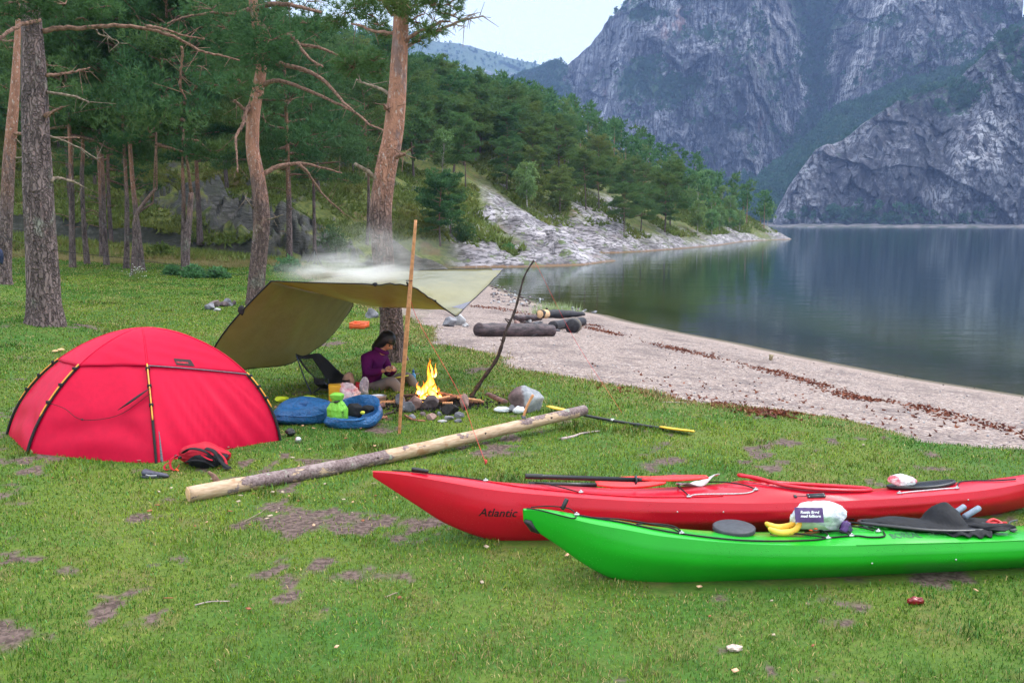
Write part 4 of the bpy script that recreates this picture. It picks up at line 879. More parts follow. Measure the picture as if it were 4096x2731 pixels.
# twisted forked little pine and the double trunk
def multi_trunk(label, stems, H, h0, sp, seed):
    b = GG(stems[0][0][0] / 2.138, 700 + stems[0][0][1] / 2.138); Yd = b.y
    t = thing('pine_tree', b, label, 'tree', 'pines of the stand at the lawn edge')
    mb = MB(); tops = []
    for s_i, st in enumerate(stems):
        P = [np.array(A(x / 2.138, 700 + y / 2.138, Yd)) for x, y, w_ in st]; R = [w_ / 2.138 / 2 / FPX * Yd for x, y, w_ in st]
        if s_i == 0: P[0] = np.array([b.x, b.y, b.z - .15])
        tops.append((P[-1], R[-1]))
        C = catmull(P, 24); mb.tube(C, np.interp(np.linspace(0, 1, 24), np.linspace(0, 1, len(R)), R), 10)
    o = mb.build('trunk', BARK, t); at = o.data.attributes.new('h', 'FLOAT', 'POINT'); zz = np.array([v.co.z for v in o.data.vertices]); at.data.foreach_set('value', ((zz - zz.min()) / 6.0).astype(np.float32))
    p0 = max(tops, key=lambda q: q[0][2])[0]; ax = lambda h: np.array([p0[0] + .15 * (h - h0), Yd, b.z + h])
    limbs, V, F = crown_parts(ax, h0, H, sp, seed, 24, .22, .035, 2.2, 6)
    for p_, r_ in tops: limbs.tube([p_, ax(h0 + .6)], [r_ * .8, .03], 6)
    Vl = np.concatenate(limbs.V); Fl = [np.concatenate(f) for f in limbs.F.values()]
    mesh_obj('crown', np.vstack([Vl, V]), Fl + [F + len(Vl)], None, t, False, mats=[NEEDLE, BRANCH], midx=[1] * sum(len(f) for f in Fl) + [0] * len(F))
multi_trunk('twisted thin pine with a reddish bent fork, in front of the stand', [[(1135, 860, 50), (1150, 600, 40), (1150, 440, 38), (1170, 340, 38), (1240, 230, 32), (1340, 110, 24)], [(1165, 340, 26), (1200, 310, 20), (1310, 240, 14)]], 9.5, 4.2, 2.8, 231)
multi_trunk('double trunked pine with orange and grey stems at the lawn edge', [[(1592, 870, 84), (1585, 700, 76), (1590, 560, 80), (1615, 400, 54), (1635, 150, 40)], [(1565, 600, 40), (1568, 400, 36), (1570, 180, 32), (1560, -60, 26)]], 10.5, 4.4, 3.2, 233)
# two thin trunks behind the smoke
for lb, fx, fy, fyt, wd, H in (('thin grey pine trunk at the edge of the path left of the cooking tripod', 1158, 1076, 850, 26, 9.5), ('dark thin pine trunk right behind the cooking tripod', 1258, 1006, 830, 15, 9)):
    stand_tree(lb, [(fx * 2.138, (fy - 700) * 2.138, wd * 2.138), ((fx - 2) * 2.138, (fyt - 700) * 2.138, wd * 1.8), ((fx - 4) * 2.138, (fyt - 800) * 2.138, wd * 1.6)], 0, H, 3.6, 2.8, .5, int(fx))
# ================================================================== TENT
def fabric(name, col, rough=.5, trans=.35, wscale=3.0, wb=.5, spec=.4, weave=True, tint=None):
    m = M(name); P = m.pos(); n = m.noise(P, wscale, 4, .55, dist=.4); n2 = m.noise(P, 14, 3)
    c = m.mix(m.rng(n2, .3, .7), tuple(x * .92 for x in col), col)
    nm = m.bump(n, wb, .03)
    b = m.bsdf(c, rough, spec, nm); t = m.n('ShaderNodeBsdfTranslucent'); m.l(c, t.inputs[0]) if tint is None else None
    if tint is not None: t.inputs[0].default_value = (*tint, 1)
    s = m.n('ShaderNodeMixShader'); s.inputs[0].default_value = trans; m.l(b, s.inputs[1]); m.l(t.outputs[0], s.inputs[2])
    return m.done(s.outputs[0])
TENTM = fabric('pink red tent fabric', (.74, .007, .055), .45, .20, 5, .22, .16)
BLACKW = simple('black webbing', (.018, .018, .020), .7, .3, .3, 60, .4, 200, obj=False)
GREYZ = simple('grey zip tape', (.16, .16, .20), .6, .3, .3, 60, obj=False)
POLEM = simple('orange yellow pole', (.85, .36, .03), .3, .6, .1, 20, obj=False)
AF, BF, CF, DF = (GG(625, 1853), GG(97, 1815), GG(20, 1736), GG(1122, 1761))
tc_ = (CF + DF) / 2; tc_.z = 0; tcx, tcy = tc_.x, tc_.y + .12
EF = Vector((2 * tcx - AF.x, 2 * tcy - AF.y, 0)); FF_ = Vector((2 * tcx - BF.x, 2 * tcy - BF.y, 0))
feet = [DF, AF, BF, CF, EF, FF_]; APEX = A(560, 1312, tcy).z
ZG = .01
PE = {0: 1.95, 1: 1.42, 2: 1.6, 3: 1.75, 4: 1.7, 5: 1.8}; SE = {0: .565, 1: .40, 2: .42, 3: .44, 4: .42, 5: .45}
def fi(p): return min(range(6), key=lambda i: (feet[i] - p).length)
def rib(p, s):
    "point on the arch through foot p; s=0 apex, 1 foot"
    e_ = 2 / PE[fi(p)]; a = s * math.pi / 2; rr = math.sin(a) ** e_; hh = math.cos(a) ** e_ if s < 1 else 0
    return np.array([tcx + (p[0] - tcx) * rr, tcy + (p[1] - tcy) * rr, ZG + (APEX - ZG) * hh])
S0 = .545
def remap(p, s):      # common panel parameter -> each arch's own, so that s = S0 is the hood edge
    e_ = SE[fi(p)]; return s * e_ / S0 if s < S0 else e_ + (s - S0) * (1 - e_) / (1 - S0)
def panel(p, q, s0, s1, nu_=34, nv=40, inset=0.0, wr=None, push=0.0):
    V = []
    for j in range(nv):
        f_ = j / (nv - 1); s = s0 + (s1 - s0) * f_; rp_, rq_ = remap(p, s), remap(q, s); a, b = rib(p, rp_), rib(q, rq_)
        for i in range(nu_):
            t = i / (nu_ - 1); v = a * (1 - t) + b * t
            sag = 4 * t * (1 - t)
            c = np.array([tcx, tcy, v[2] * .75]); d = v - c; dn = d / (np.linalg.norm(d) + 1e-9)
            v = v + dn * (sag * .018 * math.sin(math.pi * min(1, s * 1.0)) ** .7 * (1 if s < .98 else .3) - inset * math.sin(math.pi * np.clip(s, 0, 1)) ** .3 + push)
            if wr: v = v + dn * wr(t, s) * min(1, sag * 2.0)
            V.append(v)
    return np.array(V), grid_faces(nv, nu_)
tent = thing('tent', (tcx, tcy, 0), 'pink red dome tent with orange poles pitched on the grass', 'tent')
S0 = .545
def wr_front(t, s):     # diagonal tension creases of the bright door panel
    k = (t * 1.15 + s * .9); w_ = math.sin(k * 46 + 2.2 * math.sin(k * 9)) * .0095 * math.exp(-((s - .8) / .22) ** 2) * (1.1 - t * .5)
    return w_ + .004 * math.sin(k * 17) * sstep(.5, .8, s)
def wr_left(t, s): return .011 * math.sin(s * 42 + t * 4 + 2 * math.sin(t * 5)) * math.exp(-((s - .80) / .09) ** 2) + .003 * math.sin(t * 12 + s * 18)
names = ['D', 'A', 'B', 'C', 'E', 'F']
for i in range(6):
    p, q = feet[i], feet[(i + 1) % 6]
    V, F = panel(p, q, S0 - .03, 1.0, inset=.014, wr=wr_front if i == 0 else wr_left if i in (1, 2) else None)
    ob = mesh_obj('wall_panel', V, F, TENTM, tent, True)
    mod = ob.modifiers.new('s', 'SOLIDIFY'); mod.thickness = .002
hood = MB()
for i in range(6):
    p, q = feet[i], feet[(i + 1) % 6]
    sfun = S0
    V, F = panel(p, q, 0.0, S0, nv=26, push=.004, wr=lambda t, s: .003 * math.sin(s * 60 + t * 9) * sstep(.2, .5, s)); hood.add(V, F)
hood.build('rain_hood', TENTM, tent).modifiers.new('s', 'SOLIDIFY').thickness = .003
def rib_out(p, s0, s1, off, n=24):
    o = []
    for s in np.linspace(s0, s1, n):
        v = rib(p, remap(p, s)); d = v - np.array([tcx, tcy, v[2] * .6]); o.append(v + d / (np.linalg.norm(d) + 1e-9) * off)
    return np.array(o)
for p in feet:
    sl = MB(); P_ = rib_out(p, .745, 1.0, .002); sl.tube(P_, [.012] * 20 + [.02, .028, .028, .022], 8); sl.build('pole_sleeve', BLACKW, tent)
    pl = MB(); pl.tube(rib_out(p, S0 - .01, .755, .013), .0062, 8); plo = pl.build('pole', POLEM, tent)
    ed = MB(); ed.tube(rib_out(p, S0, .76, .000), .010, 6)
    for s in (.56, .63, .70): v = rib_out(p, s, s + .001, .012, 2)[0]; ed.add(*box(v, (.035, .018, .03), 0.5))
    ed.build('clip_band', BLACKW, plo)
    sm = MB(); sm.tube(rib_out(p, 0.02, S0, .004), .006, 6); sm.build('seam', TENTM, tent)
z1_ = MB(); L_ = []
for t in np.linspace(0, 1, 30):
    V, F = panel(DF, AF, S0, S0 + .001, 30, 2, push=.008); break
z1_.tube(V[:30], .005, 6); z1_.build('zip', GREYZ, tent)
V, F = panel(DF, AF, .80, 1.0, 30, 20, inset=.02, push=.006); Pz = V.reshape(20, 30, 3)[:, 28]; Pz2 = V.reshape(20, 30, 3)[:, 26]
fl_ = MB(); W_ = np.linspace(.004, .020, 20); fl_.tube(Pz + (Pz2 - Pz) * .1, W_, 8, flat=.4); fl_.build('door_flap', GREYZ, tent)
# label patch over the door and the storm guy line
V, F = panel(DF, AF, S0 - .07, S0 - .02, 40, 6, push=.009); Vg = V.reshape(6, 40, 3)[:, 21:29]
LABELM = simple('label patch black', (.03, .012, .015), .6, obj=False); pt = mesh_obj('label_patch', Vg.reshape(-1, 3), grid_faces(6, 8), LABELM, tent, True)
def text_mesh(name, body, mat, parent, place, size=1.0, shear=0.0, extrude=0.0, bold=0.0, align='LEFT'):
    "letters as a mesh; place maps (u, v) in letter heights to a world point"
    cu = bpy.data.curves.new('t', 'FONT'); cu.body = body; cu.size = size; cu.shear = shear; cu.offset = bold; cu.align_x = align; cu.resolution_u = 3
    ob = bpy.data.objects.new('t', cu); COL.objects.link(ob); dg = bpy.context.evaluated_depsgraph_get(); dg.update(); me = bpy.data.meshes.new_from_object(ob.evaluated_get(dg))
    bm = bmesh.new(); bm.from_mesh(me); bmesh.ops.triangulate(bm, faces=bm.faces[:])
    bmesh.ops.subdivide_edges(bm, edges=[e for e in bm.edges if e.calc_length() > size * .25], cuts=2)
    bmesh.ops.triangulate(bm, faces=bm.faces[:])
    V = np.array([place(v.co.x, v.co.y) for v in bm.verts]); F = np.array([[v.index for v in f.verts] for f in bm.faces]); bm.free()
    bpy.data.objects.remove(ob); bpy.data.meshes.remove(me)
    return mesh_obj(name, V, F, mat, parent)
LETR = simple('red letters', (.75, .03, .06), .6, obj=False)
a0, a1, a2, a3 = Vg[3, -1], Vg[3, 0], Vg[1, -1], Vg[4, -1]
ur = (a1 - a0); ul = np.linalg.norm(ur); ur = ur / ul; vu = (a2 - a3); vl = np.linalg.norm(vu); vu = vu / vl; nn = np.cross(ur, vu); nn /= np.linalg.norm(nn)
text_mesh('lettering', 'HILLEBERG', LETR, pt, lambda u, v: Vg[4, -1] + ur * (u * .020 + .012) + vu * (v * .026 + .006) + nn * .0035, 1.0, bold=.01)
lo = MB(); q0 = rib_out(BF, .70, .71, .03, 2)[0]; q3 = rib_out(AF, .66, .67, .03, 2)[0]; V, F = panel(AF, BF, .70, .78, 11, 5, push=.02); Vm = V.reshape(5, 11, 3)
lo.tube(catmull([q0, Vm[1, 8], Vm[3, 6], Vm[2, 3], q3], 20), .0025, 5); lo.add(*rock(Vm[3, 6], (.03, .02, .02), 3, 2)); lo.tube(catmull([rib_out(AF, .64, .65, .03, 2)[0], Vm[0, 2] + np.array([0, -.03, .02]), Vm[1, 3] + np.array([0, -.02, 0])], 10), [.006, .012, .02, .022, .022, .02, .018, .015, .01, .004], 6, flat=.4); lo.build('guy_line', BLACKW, tent)
# ================================================================== TARP
def tarp_mat(name, col, top):
    m = M(name); P = m.pos(); g = m.n('ShaderNodeNewGeometry'); n = m.noise(P, 5, 4, .6); w_ = m.vor(P, 90, out='Distance')
    c = m.mix(m.rng(n, .3, .7), tuple(x * .85 for x in col), col)
    nm = m.bump(n, .45, .03); nm = m.bump(m.rng(w_, .12, .05), .6, .003, nm)
    b = m.bsdf(c, .16, .9, nm); t = m.n('ShaderNodeBsdfTranslucent'); t.inputs[0].default_value = (*top, 1)
    s = m.n('ShaderNodeMixShader'); s.inputs[0].default_value = .33; m.l(b, s.inputs[1]); m.l(t.outputs[0], s.inputs[2]); return m.done(s.outputs[0])
TARPM = tarp_mat('olive silicone tarp', (.34, .32, .16), (.40, .31, .055))
P1 = A(1085, 1124, 9.0); P2 = A(1632, 1140, 8.55); P3 = A(1823, 1265, 9.3); P4 = A(2016, 1075, 11.5)
tarp = thing('tarp', (P2.x, P2.y, 0), 'olive rain tarp stretched between the wooden pole and the trees over the campfire seat', 'tarp')
def cm(pts, n=41): return catmull([tuple(p) for p in pts], n)
rows = [cm([P1, A(1240, 1130, 8.85), A(1380, 1134, 8.72), A(1500, 1138, 8.62), P2, A(1730, 1200, 8.95), P3]),
        cm([A(1110, 1132, 9.35), A(1270, 1165, 9.25), A(1400, 1192, 9.2), A(1520, 1205, 9.2), A(1640, 1205, 9.2), A(1730, 1225, 9.3), A(1835, 1258, 9.5)]),
        cm([A(1150, 1140, 9.8), A(1290, 1175, 9.8), A(1416, 1208, 9.85), A(1519, 1224, 9.9), A(1625, 1228, 9.9), A(1740, 1232, 9.9), A(1868, 1222, 9.95)]),
        cm([A(1200, 1135, 10.5), A(1320, 1148, 10.5), A(1430, 1150, 10.5), A(1540, 1145, 10.5), A(1660, 1140, 10.5), A(1790, 1150, 10.5), A(1925, 1168, 10.5)]),
        cm([A(1290, 1112, 11.5), A(1350, 1105, 11.5), A(1440, 1095, 11.5), A(1560, 1086, 11.6), A(1680, 1081, 11.6), A(1850, 1077, 11.55), P4])]
rows = np.array(rows); NT = 40
T2 = np.stack([catmull(rows[:, i], NT) for i in range(41)], 1)
tt_, ss_ = np.meshgrid(np.linspace(0, 1, NT), np.linspace(0, 1, 41), indexing='ij')
wr = .010 * np.sin((np.arctan2(tt_ + .05, ss_ - .68)) * 26) * np.exp(-((ss_ - .68) ** 2 + tt_ ** 2) / .06) + .006 * np.sin(tt_ * 38 + ss_ * 10) * sstep(.5, 1, tt_) * (1 - tt_) * 3 + .008 * np.sin(np.arctan2(tt_ - 1, ss_ - 1.03) * 30) * np.exp(-((ss_ - 1) ** 2 + (tt_ - 1) ** 2) / .09)
T2[:, :, 2] += wr
roof = mesh_obj('roof_sheet', T2.reshape(-1, 3), grid_faces(NT, 41), TARPM, tarp, True); roof.modifiers.new('s', 'SOLIDIFY').thickness = .002
topc = cm([P1, A(1170, 1145, 9.6), A(1290, 1172, 10.4), A(1400, 1188, 11.1), A(1437, 1178, 11.45)], 40)
botc = cm([A(838, 1424, 9.75), A(930, 1482, 9.95), A(1005, 1473, 10.15), A(1132, 1462, 10.5), A(1187, 1440, 10.75), A(1250, 1405, 10.95), A(1314, 1355, 11.15), A(1378, 1275, 11.35), A(1414, 1216, 11.45)], 40)
NV = 34; t_ = np.linspace(0, 1, NV)[:, None, None]; FL = topc[None] * (1 - t_) + botc[None] * t_
tt2, ss2 = np.meshgrid(np.linspace(0, 1, NV), np.linspace(0, 1, 40), indexing='ij')
FL[:, :, 0] += -.10 * np.sin(tt2 * math.pi) * (1 - .5 * ss2) + .011 * np.sin(ss2 * 46 + tt2 * 7 + np.sin(ss2 * 9) * 1.5) * (1 - .4 * tt2) * sstep(0, .15, ss2); FL[:, :, 2] -= .05 * np.sin(tt2 * math.pi)
side = mesh_obj('side_sheet', FL.reshape(-1, 3), grid_faces(NV, 40), TARPM, tarp, True); side.modifiers.new('s', 'SOLIDIFY').thickness = .002
ed = MB(); ed.tube(T2[0], .007, 6); ed.tube(T2[-1], .006, 6); ed.tube(T2[:, -1], .006, 6); ed.tube(FL[:, 0], .009, 6); ed.tube(FL[-1], .005, 6); ed.tube(FL[:, -1], .006, 6)
for c, sz in ((FL[11, 0], (.10, .05, .14)), (T2[0, 20], (.07, .02, .05)), (T2[-1, 27], (.10, .02, .03)), (T2[0, 27], (.10, .02, .03)), (FL[-1, 22], (.05, .03, .02)), (T2[0, 34], (.05, .02, .03))): ed.add(*rock(c, sz, 5, 2, rough=.1))
ed.build('edge_tape', BLACKW, tarp)
cr_ = MB()
for i, j in ((NT - 1, 40),):
    cr_.add(np.array([T2[-1, 40], T2[-1, 38], T2[-4, 40]]) + np.array([0, 0, .004]), np.array([[0, 1, 2]]))
cr_.build('corner_patch', GREYZ, tarp, smooth=False); cr_ = MB(); cr_.add(np.array([T2[16, 40], T2[19, 37], T2[23, 40]]) + np.array([0, 0, .004]), np.array([[0, 1, 2]])); cr_.build('corner_patch', GREYZ, tarp, smooth=False)
WOODP = simple('peeled pole wood', (.46, .21, .09), .55, .35, .25, 30, .3, 90, obj=False)
pb = GG(1596, 1735); ptop = A(1663, 880, pb.y + .02); Pp = catmull([pb - Vector((0, 0, .05)), A(1605, 1600, pb.y), A(1618, 1440, pb.y), A(1632, 1260, pb.y), A(1648, 1060, pb.y), ptop], 30)
pole = MB(); pole.tube(Pp, np.concatenate([np.linspace(.014, .0225, 16), np.linspace(.0225, .0135, 14)]), 12); tag(pole.build('tarp_pole', WOODP), 'long peeled wooden pole propping up the front corner of the tarp', 'pole')
REDC = simple('red cord', (.62, .05, .05), .6, obj=False, var=.1)
def cord(name, pts, r, label, mat=REDC, group=None, sag=0.0, n=24, parent=None):
    mb = MB(); C = catmull([tuple(p) for p in pts], n)
    if sag: C[:, 2] -= sag * 4 * np.linspace(0, 1, n) * (1 - np.linspace(0, 1, n))
    mb.tube(C, r, 5); o = mb.build(name, mat)
    return tag(o, label, 'cord', group)
kn = MB(); kp = A(1637, 1122, pb.y - .01); kn.tube([kp + Vector((-.03, -.01, 0)), kp + Vector((0, -.032, 0)), kp + Vector((.03, -.01, 0)), kp + Vector((.0, .03, 0)), kp + Vector((-.03, -.01, 0))], .004, 5); kn.tube([P2, kp + Vector((-.02, -.01, -.02))], .010, 6); kn.build('knot', BLACKW, tarp)
g2 = GG(1944, 1857); cord('guy_cord', [kp + Vector((.02, -.02, 0)), A(1660, 1255, 8.3), A(1830, 1560, 7.9), A(1895, 1725, 7.55), g2], .0022, 'red guy cord from the tarp pole over the long log to a red peg')
pg = MB(); pg.add(*box(g2 + Vector((0, 0, .015)), (.012, .03, .05), .4)); tag(pg.build('tent_peg', REDC, smooth=False), 'small red peg in the grass in front of the long log', 'peg')
# forked stick leaning up as second prop, with its own cord
BLKW = simple('dark wet stick bark', (.050, .034, .030), .75, .3, .5, 30, .8, 60, obj=False)
sb_ = GG(1879, 1588); Ys = sb_.y; stp = catmull([sb_ - Vector((0, 0, .03)), A(1925, 1525, Ys), A(1985, 1440, Ys), A(2012, 1365, Ys), A(2025, 1320, Ys), A(2057, 1250, Ys + .05), A(2078, 1175, Ys + .05), A(2098, 1105, Ys + .05), A(2135, 1040, Ys + .05)], 50)
st = MB(); st.tube(stp, np.linspace(.026, .009, 50) * (1 + .18 * np.sin(np.arange(50) * 1.7)), 9)
for i, d in ((18, (-.03, 0, .04)), (27, (-.05, 0, .05)), (28, (-.07, .02, .02)), (12, (.03, -.01, .03)), (36, (.03, 0, .02)), (47, (.05, 0, .05))): st.tube([stp[i], stp[i] + np.array(d)], [.010, .004], 6)
tag(st.build('leaning_stick', BLKW), 'dark crooked bare branch stuck in the grass as a tarp prop right of the fire', 'branch')
g3 = GG(2491, 1655); cord('guy_cord', [A(2141, 1048, Ys), A(2300, 1360, 10.0), g3], .0018, 'thin red cord from the top of the leaning branch down to the beach edge')
cord('clothes_line', [A(0, 945, 16), A(220, 990, 14.2), A(600, 1036, 16), A(1000, 1106, 20.6)], .004, 'dark line tied from the big grey trunk to the crooked pine above the lawn', BLACKW, sag=.05)
cord('guy_cord', [A(1085, 1124, 9.0), A(1040, 1118, 12), A(1002, 1110, 20.7)], .004, 'dark cord tying the left ridge corner of the tarp to the crooked pine', BLACKW)
for a_, b_, lb in (((1314, 1357, 11.15), (1232, 1555, None), 'thin cord from the back edge of the tarp side down to the grass'), ((1238, 1415, 10.9), (1180, 1553, None), 'thin cord from the lower edge of the tarp side to the grass behind the chair')):
    gg_ = GG(b_[0], b_[1]); cord('guy_cord', [A(*a_), gg_], .0016, lb, BLACKW)
# ================================================================== KAYAKS
def plastic(name, col, rough=.28, drops=True):
    m = M(name); P = m.pos(); n = m.noise(P, 2.2, 4); sc = m.noise(m.pos((1, 8, 8)), 9, 4, .7)
    c = m.mix(m.rng(n, .3, .7), tuple(x * .88 for x in col), col); c = m.mix(m.rng(sc, .62, .75, 0, .25), c, tuple(min(1, x * 1.3 + .05) for x in col))
    v = m.vor(P, 75, out='Distance'); w = m.noise(P, 5, 2)
    nm = m.bump(m.math('MULTIPLY', m.rng(v, .22, .08), m.rng(w, .45, .6)), .9, .004)
    b = m.n('ShaderNodeBsdfPrincipled'); m.l(c, b.inputs['Base Color']); b.inputs['Roughness'].default_value = rough; b.inputs['Specular IOR Level'].default_value = .38
    b.inputs['Coat Weight'].default_value = .10; b.inputs['Coat Roughness'].default_value = .12
    m.l(nm, b.inputs['Normal']); return m.done(b.outputs[0])
KRED = plastic('red polyethylene', (.62, .005, .024)); KGRN = plastic('green polyethylene', (.012, .40, .018))
BLKP = simple('black plastic', (.015, .016, .018), .3, .5, .2, 30, .2, 100, obj=False); RUB = simple('grey black rubber', (.05, .055, .065), .5, .4, .2, 30, .2, 90, obj=False)
STEEL = simple('steel fitting', (.55, .56, .58), .3, .6, .1, 20, obj=False, Metallic=.8)
BUNG = simple('black bungee cord', (.012, .012, .013), .6, .3, .3, 120, .5, 300, obj=False); WHC = simple('pale deck line', (.62, .58, .60), .6, .3, .2, 90, .4, 300, obj=False)
class Kayak:
    def __init__(k, bow, ang, tab, cock, name, label, mat):
        k.o = np.array(bow, float); k.a = ang; k.ax = np.array([math.cos(ang), math.sin(ang), 0]); k.sd = np.array([-math.sin(ang), math.cos(ang), 0])
        k.tab = np.array(tab, float); k.L = tab[-1][0]; k.cock = cock; k.t = thing(name, (k.o[0] + k.ax[0] * k.L / 2, k.o[1] + k.ax[1] * k.L / 2, 0), label, 'kayak', 'kayaks lying on the lawn'); k.mat = mat
        ns = 190; S_ = np.linspace(0, 1, ns); S_ = k.L * (.5 - .5 * np.cos(S_ * math.pi)) * .5 + k.L * S_ * .5
        hull = []; deck = []
        for s in S_:
            hull.append([k.hull(s, q) for q in np.linspace(-1, 1, 41)]); deck.append([k.deck(s, q) for q in np.linspace(-1, 1, 37)])
        k.h = mesh_obj('hull', np.array(hull).reshape(-1, 3), grid_faces(ns, 41), mat, k.t, True); k.d = mesh_obj('deck', np.array(deck).reshape(-1, 3), grid_faces(ns, 37), mat, k.t, True)
    def st(k, s):
        T = k.tab; s = np.clip(s, 0, k.L); return [float(np.interp(s, sm_x, sm_y)) for sm_x, sm_y in k.curves()]
    def curves(k):
        if not hasattr(k, '_c'):
            C = catmull(k.tab, 160); k._c = [(C[:, 0], C[:, i]) for i in range(1, 5)]
        return k._c
    roll = 0.0; flat_ = 0.0; lift = .022
    def w(k, s, y, z):
        if k.roll: y, z = y * math.cos(k.roll) + z * math.sin(k.roll), z * math.cos(k.roll) - y * math.sin(k.roll) + k.lift
        return k.o * np.array([1, 1, 0]) + k.ax * s + k.sd * y + np.array([0, 0, z])
    def hull(k, s, q):       # q -1 near sheer .. 0 keel .. 1 far sheer
        ke, sh, b, c = k.st(s); a = abs(q); h = max(sh - ke, .004)
        yq = np.interp(a, [0, .18, .38, .52, .62, .8, 1], [0, .31, .64, .91, .98, 1.0, .95]); zq = np.interp(a, [0, .18, .38, .52, .62, .8, 1], [0, .11, .30, .49, .59, .78, 1.0])
        v = min(1, b / .16); yq = yq * v + .95 * a ** .8 * (1 - v); zq = zq * v + a ** 1.3 * (1 - v)
        y = math.copysign(b * yq, q); z = ke + h * zq
        if hasattr(k, 'groove'):
            for (g0, g1, gz_) in k.groove:
                if g0 < s < g1 and q < 0: y += .007 * math.exp(-((zq - gz_) / .045) ** 2)
        return k.w(s, y, z)
    def dz(k, s, q):
        ke, sh, b, c = k.st(s); return sh + c * (1 - abs(q) ** (1.9 + k.flat_ * math.exp(-((s - k.cock[0]) / .55) ** 2)))
    def deck(k, s, q, off=0.0):
        ke, sh, b, c = k.st(s); z = k.dz(s, q) + off
        if k.cock and off == 0.0:
            sc, hl, hw = k.cock; d = math.hypot((s - sc) / hl, q * b / hw)
            if d < 1.0: z -= .20 * sstep(1.0, .80, d) * min(1, (sh - ke) / .2)
        return k.w(s, q * b * .95, z)
    def coaming(k, r, zf, mat, ext=1.04):
        sc, hl, hw = k.cock; P = []; n = 60
        for i in range(n + 1):
            a = 2 * math.pi * i / n; s = sc - hl * ext * math.cos(a); y = hw * ext * math.sin(a); b = k.st(s)[2]; P.append(k.w(s, y, k.dz(s, min(1, abs(y) / b)) + zf(s)))
        mb = MB(); mb.tube(P, r, 10, False, flat=.6); mb.build('coaming', mat, k.t); return P
    def line(k, name, pts, r, mat, off=.006, n=40, lift=0):
        C = catmull([(s, q, 0) for s, q in pts], n); P = [k.deck(c[0], np.clip(c[1], -1.02, 1.02), off + lift * math.sin(math.pi * i / (n - 1))) for i, c in enumerate(C)]
        mb = MB(); mb.tube(P, r, 6); return mb.build(name, mat, k.t)
    def fitting(k, s, q):
        p = k.deck(s, q, .006); mb = MB(); mb.add(*box(p, (.030, .016, .012), k.a)); mb.tube([p + k.ax * -.01, p + np.array([0, 0, .014]), p + k.ax * .01], .004, 6); mb.build('deck_fitting', STEEL, k.t)
class KRedK(Kayak):
    roll = math.radians(12); flat_ = 2.2; groove = [(1.75, 2.55, .66), (1.75, 2.55, .58), (3.25, 4.0, .68), (3.25, 4.0, .60)]
red = KRedK((-.874, 5.18, 0), math.radians(8.1), [(0, .485, .518, .012, .006), (.12, .40, .505, .035, .012), (.27, .295, .48, .062, .022), (.47, .162, .44, .098, .032), (.75, .05, .385, .145, .042), (1.1, .008, .34, .19, .05), (1.7, 0, .28, .24, .058), (2.3, 0, .245, .275, .095), (2.55, 0, .235, .282, .12), (2.95, 0, .228, .285, .085), (3.4, 0, .225, .27, .03), (4.0, .012, .235, .205, .04), (4.4, .05, .26, .14, .035), (4.75, .14, .31, .08, .025), (5.05, .29, .385, .025, .012), (5.15, .36, .42, .01, .006)],
            (2.92, .44, .205), 'kayak', 'long red sea kayak, the farther one, with a black paddle on its front deck', KRED)
red.coaming(.020, lambda s: .012 + .028 * sstep(2.7, 2.45, s), KRED)
class KGreenK(Kayak): roll = math.radians(12); lift = .012; flat_ = 1.0
grn = KGreenK((.075, 4.61, 0), math.radians(6.4), [(0, .41, .475, .022, .006), (.06, .36, .472, .034, .008), (.18, .275, .445, .060, .020), (.38, .13, .395, .105, .028), (.56, .045, .36, .14, .032), (.8, .008, .315, .18, .030), (1.2, 0, .27, .222, .028), (1.7, 0, .24, .25, .034), (2.10, 0, .235, .265, .070), (2.40, 0, .23, .268, .062), (2.8, 0, .225, .265, .035), (3.4, .0, .225, .25, .025), (4.1, .02, .25, .19, .035), (4.6, .1, .29, .11, .03), (4.95, .25, .36, .03, .012), (5.05, .32, .40, .01, .006)],
             (2.45, .40, .185), 'kayak', 'long bright green sea kayak, the nearer one, with bananas and a bread bag on deck', KGRN)
grn.coaming(.016, lambda s: .022, BLKP)
_SM = ([0, .3, 1.04, 1.52, 1.8, 2.02, 2.24, 2.40, 2.76, 3.14, 5.05], [0, .27, .89, 1.25, 1.53, 1.76, 1.89, 2.06, 2.55, 2.92, 5.05])
_w0, _d0, _z0, _h0 = grn.w, grn.deck, grn.dz, grn.hull      # gear stations measured along the deck -> stations of the hull
smap = lambda s: float(np.interp(s, *_SM))
GW = lambda s, y, z: _w0(smap(s), y, z)
grn.deck = lambda s, q, off=0.001: _d0(smap(s), q, off if off else .001)
# red deck gear
def toggle(k, p, d, r=.013, l=.055):
    mb = MB(); d = np.array(d) / np.linalg.norm(d); mb.tube([np.array(p) - d * l, np.array(p) - d * l * .9, np.array(p) + d * l * .9, np.array(p) + d * l], [r * .8, r, r, r * .8], 12); mb.build('grab_toggle', BLKP, k.t)
toggle(red, red.deck(.30, -.3, .022), red.ax * 1 + np.array([0, -.25, -.12]))
red.line('bow_line', [(.12, 0), (.30, -.2), (.55, -.1), (.72, -.2)], .004, BUNG)
red.line('perimeter_line', [(.72, -.2), (1.0, -.62), (1.6, -.78), (2.25, -.80)], .004, KRED, .004); red.line('perimeter_line', [(2.02, -.80), (2.10, -.72), (2.40, -.78), (2.48, -.72)], .004, WHC, .006); red.line('bungee', [(2.02, -.80), (2.00, -.2), (2.15, .5)], .0045, BUNG, .008, lift=.012); red.line('bungee', [(2.48, -.72), (2.30, -.1), (2.15, .5)], .0045, BUNG, .008, lift=.012)
red.line('bungee', [(1.30, -.75), (1.15, -.35), (1.05, .1)], .004, BUNG, .008, lift=.004)
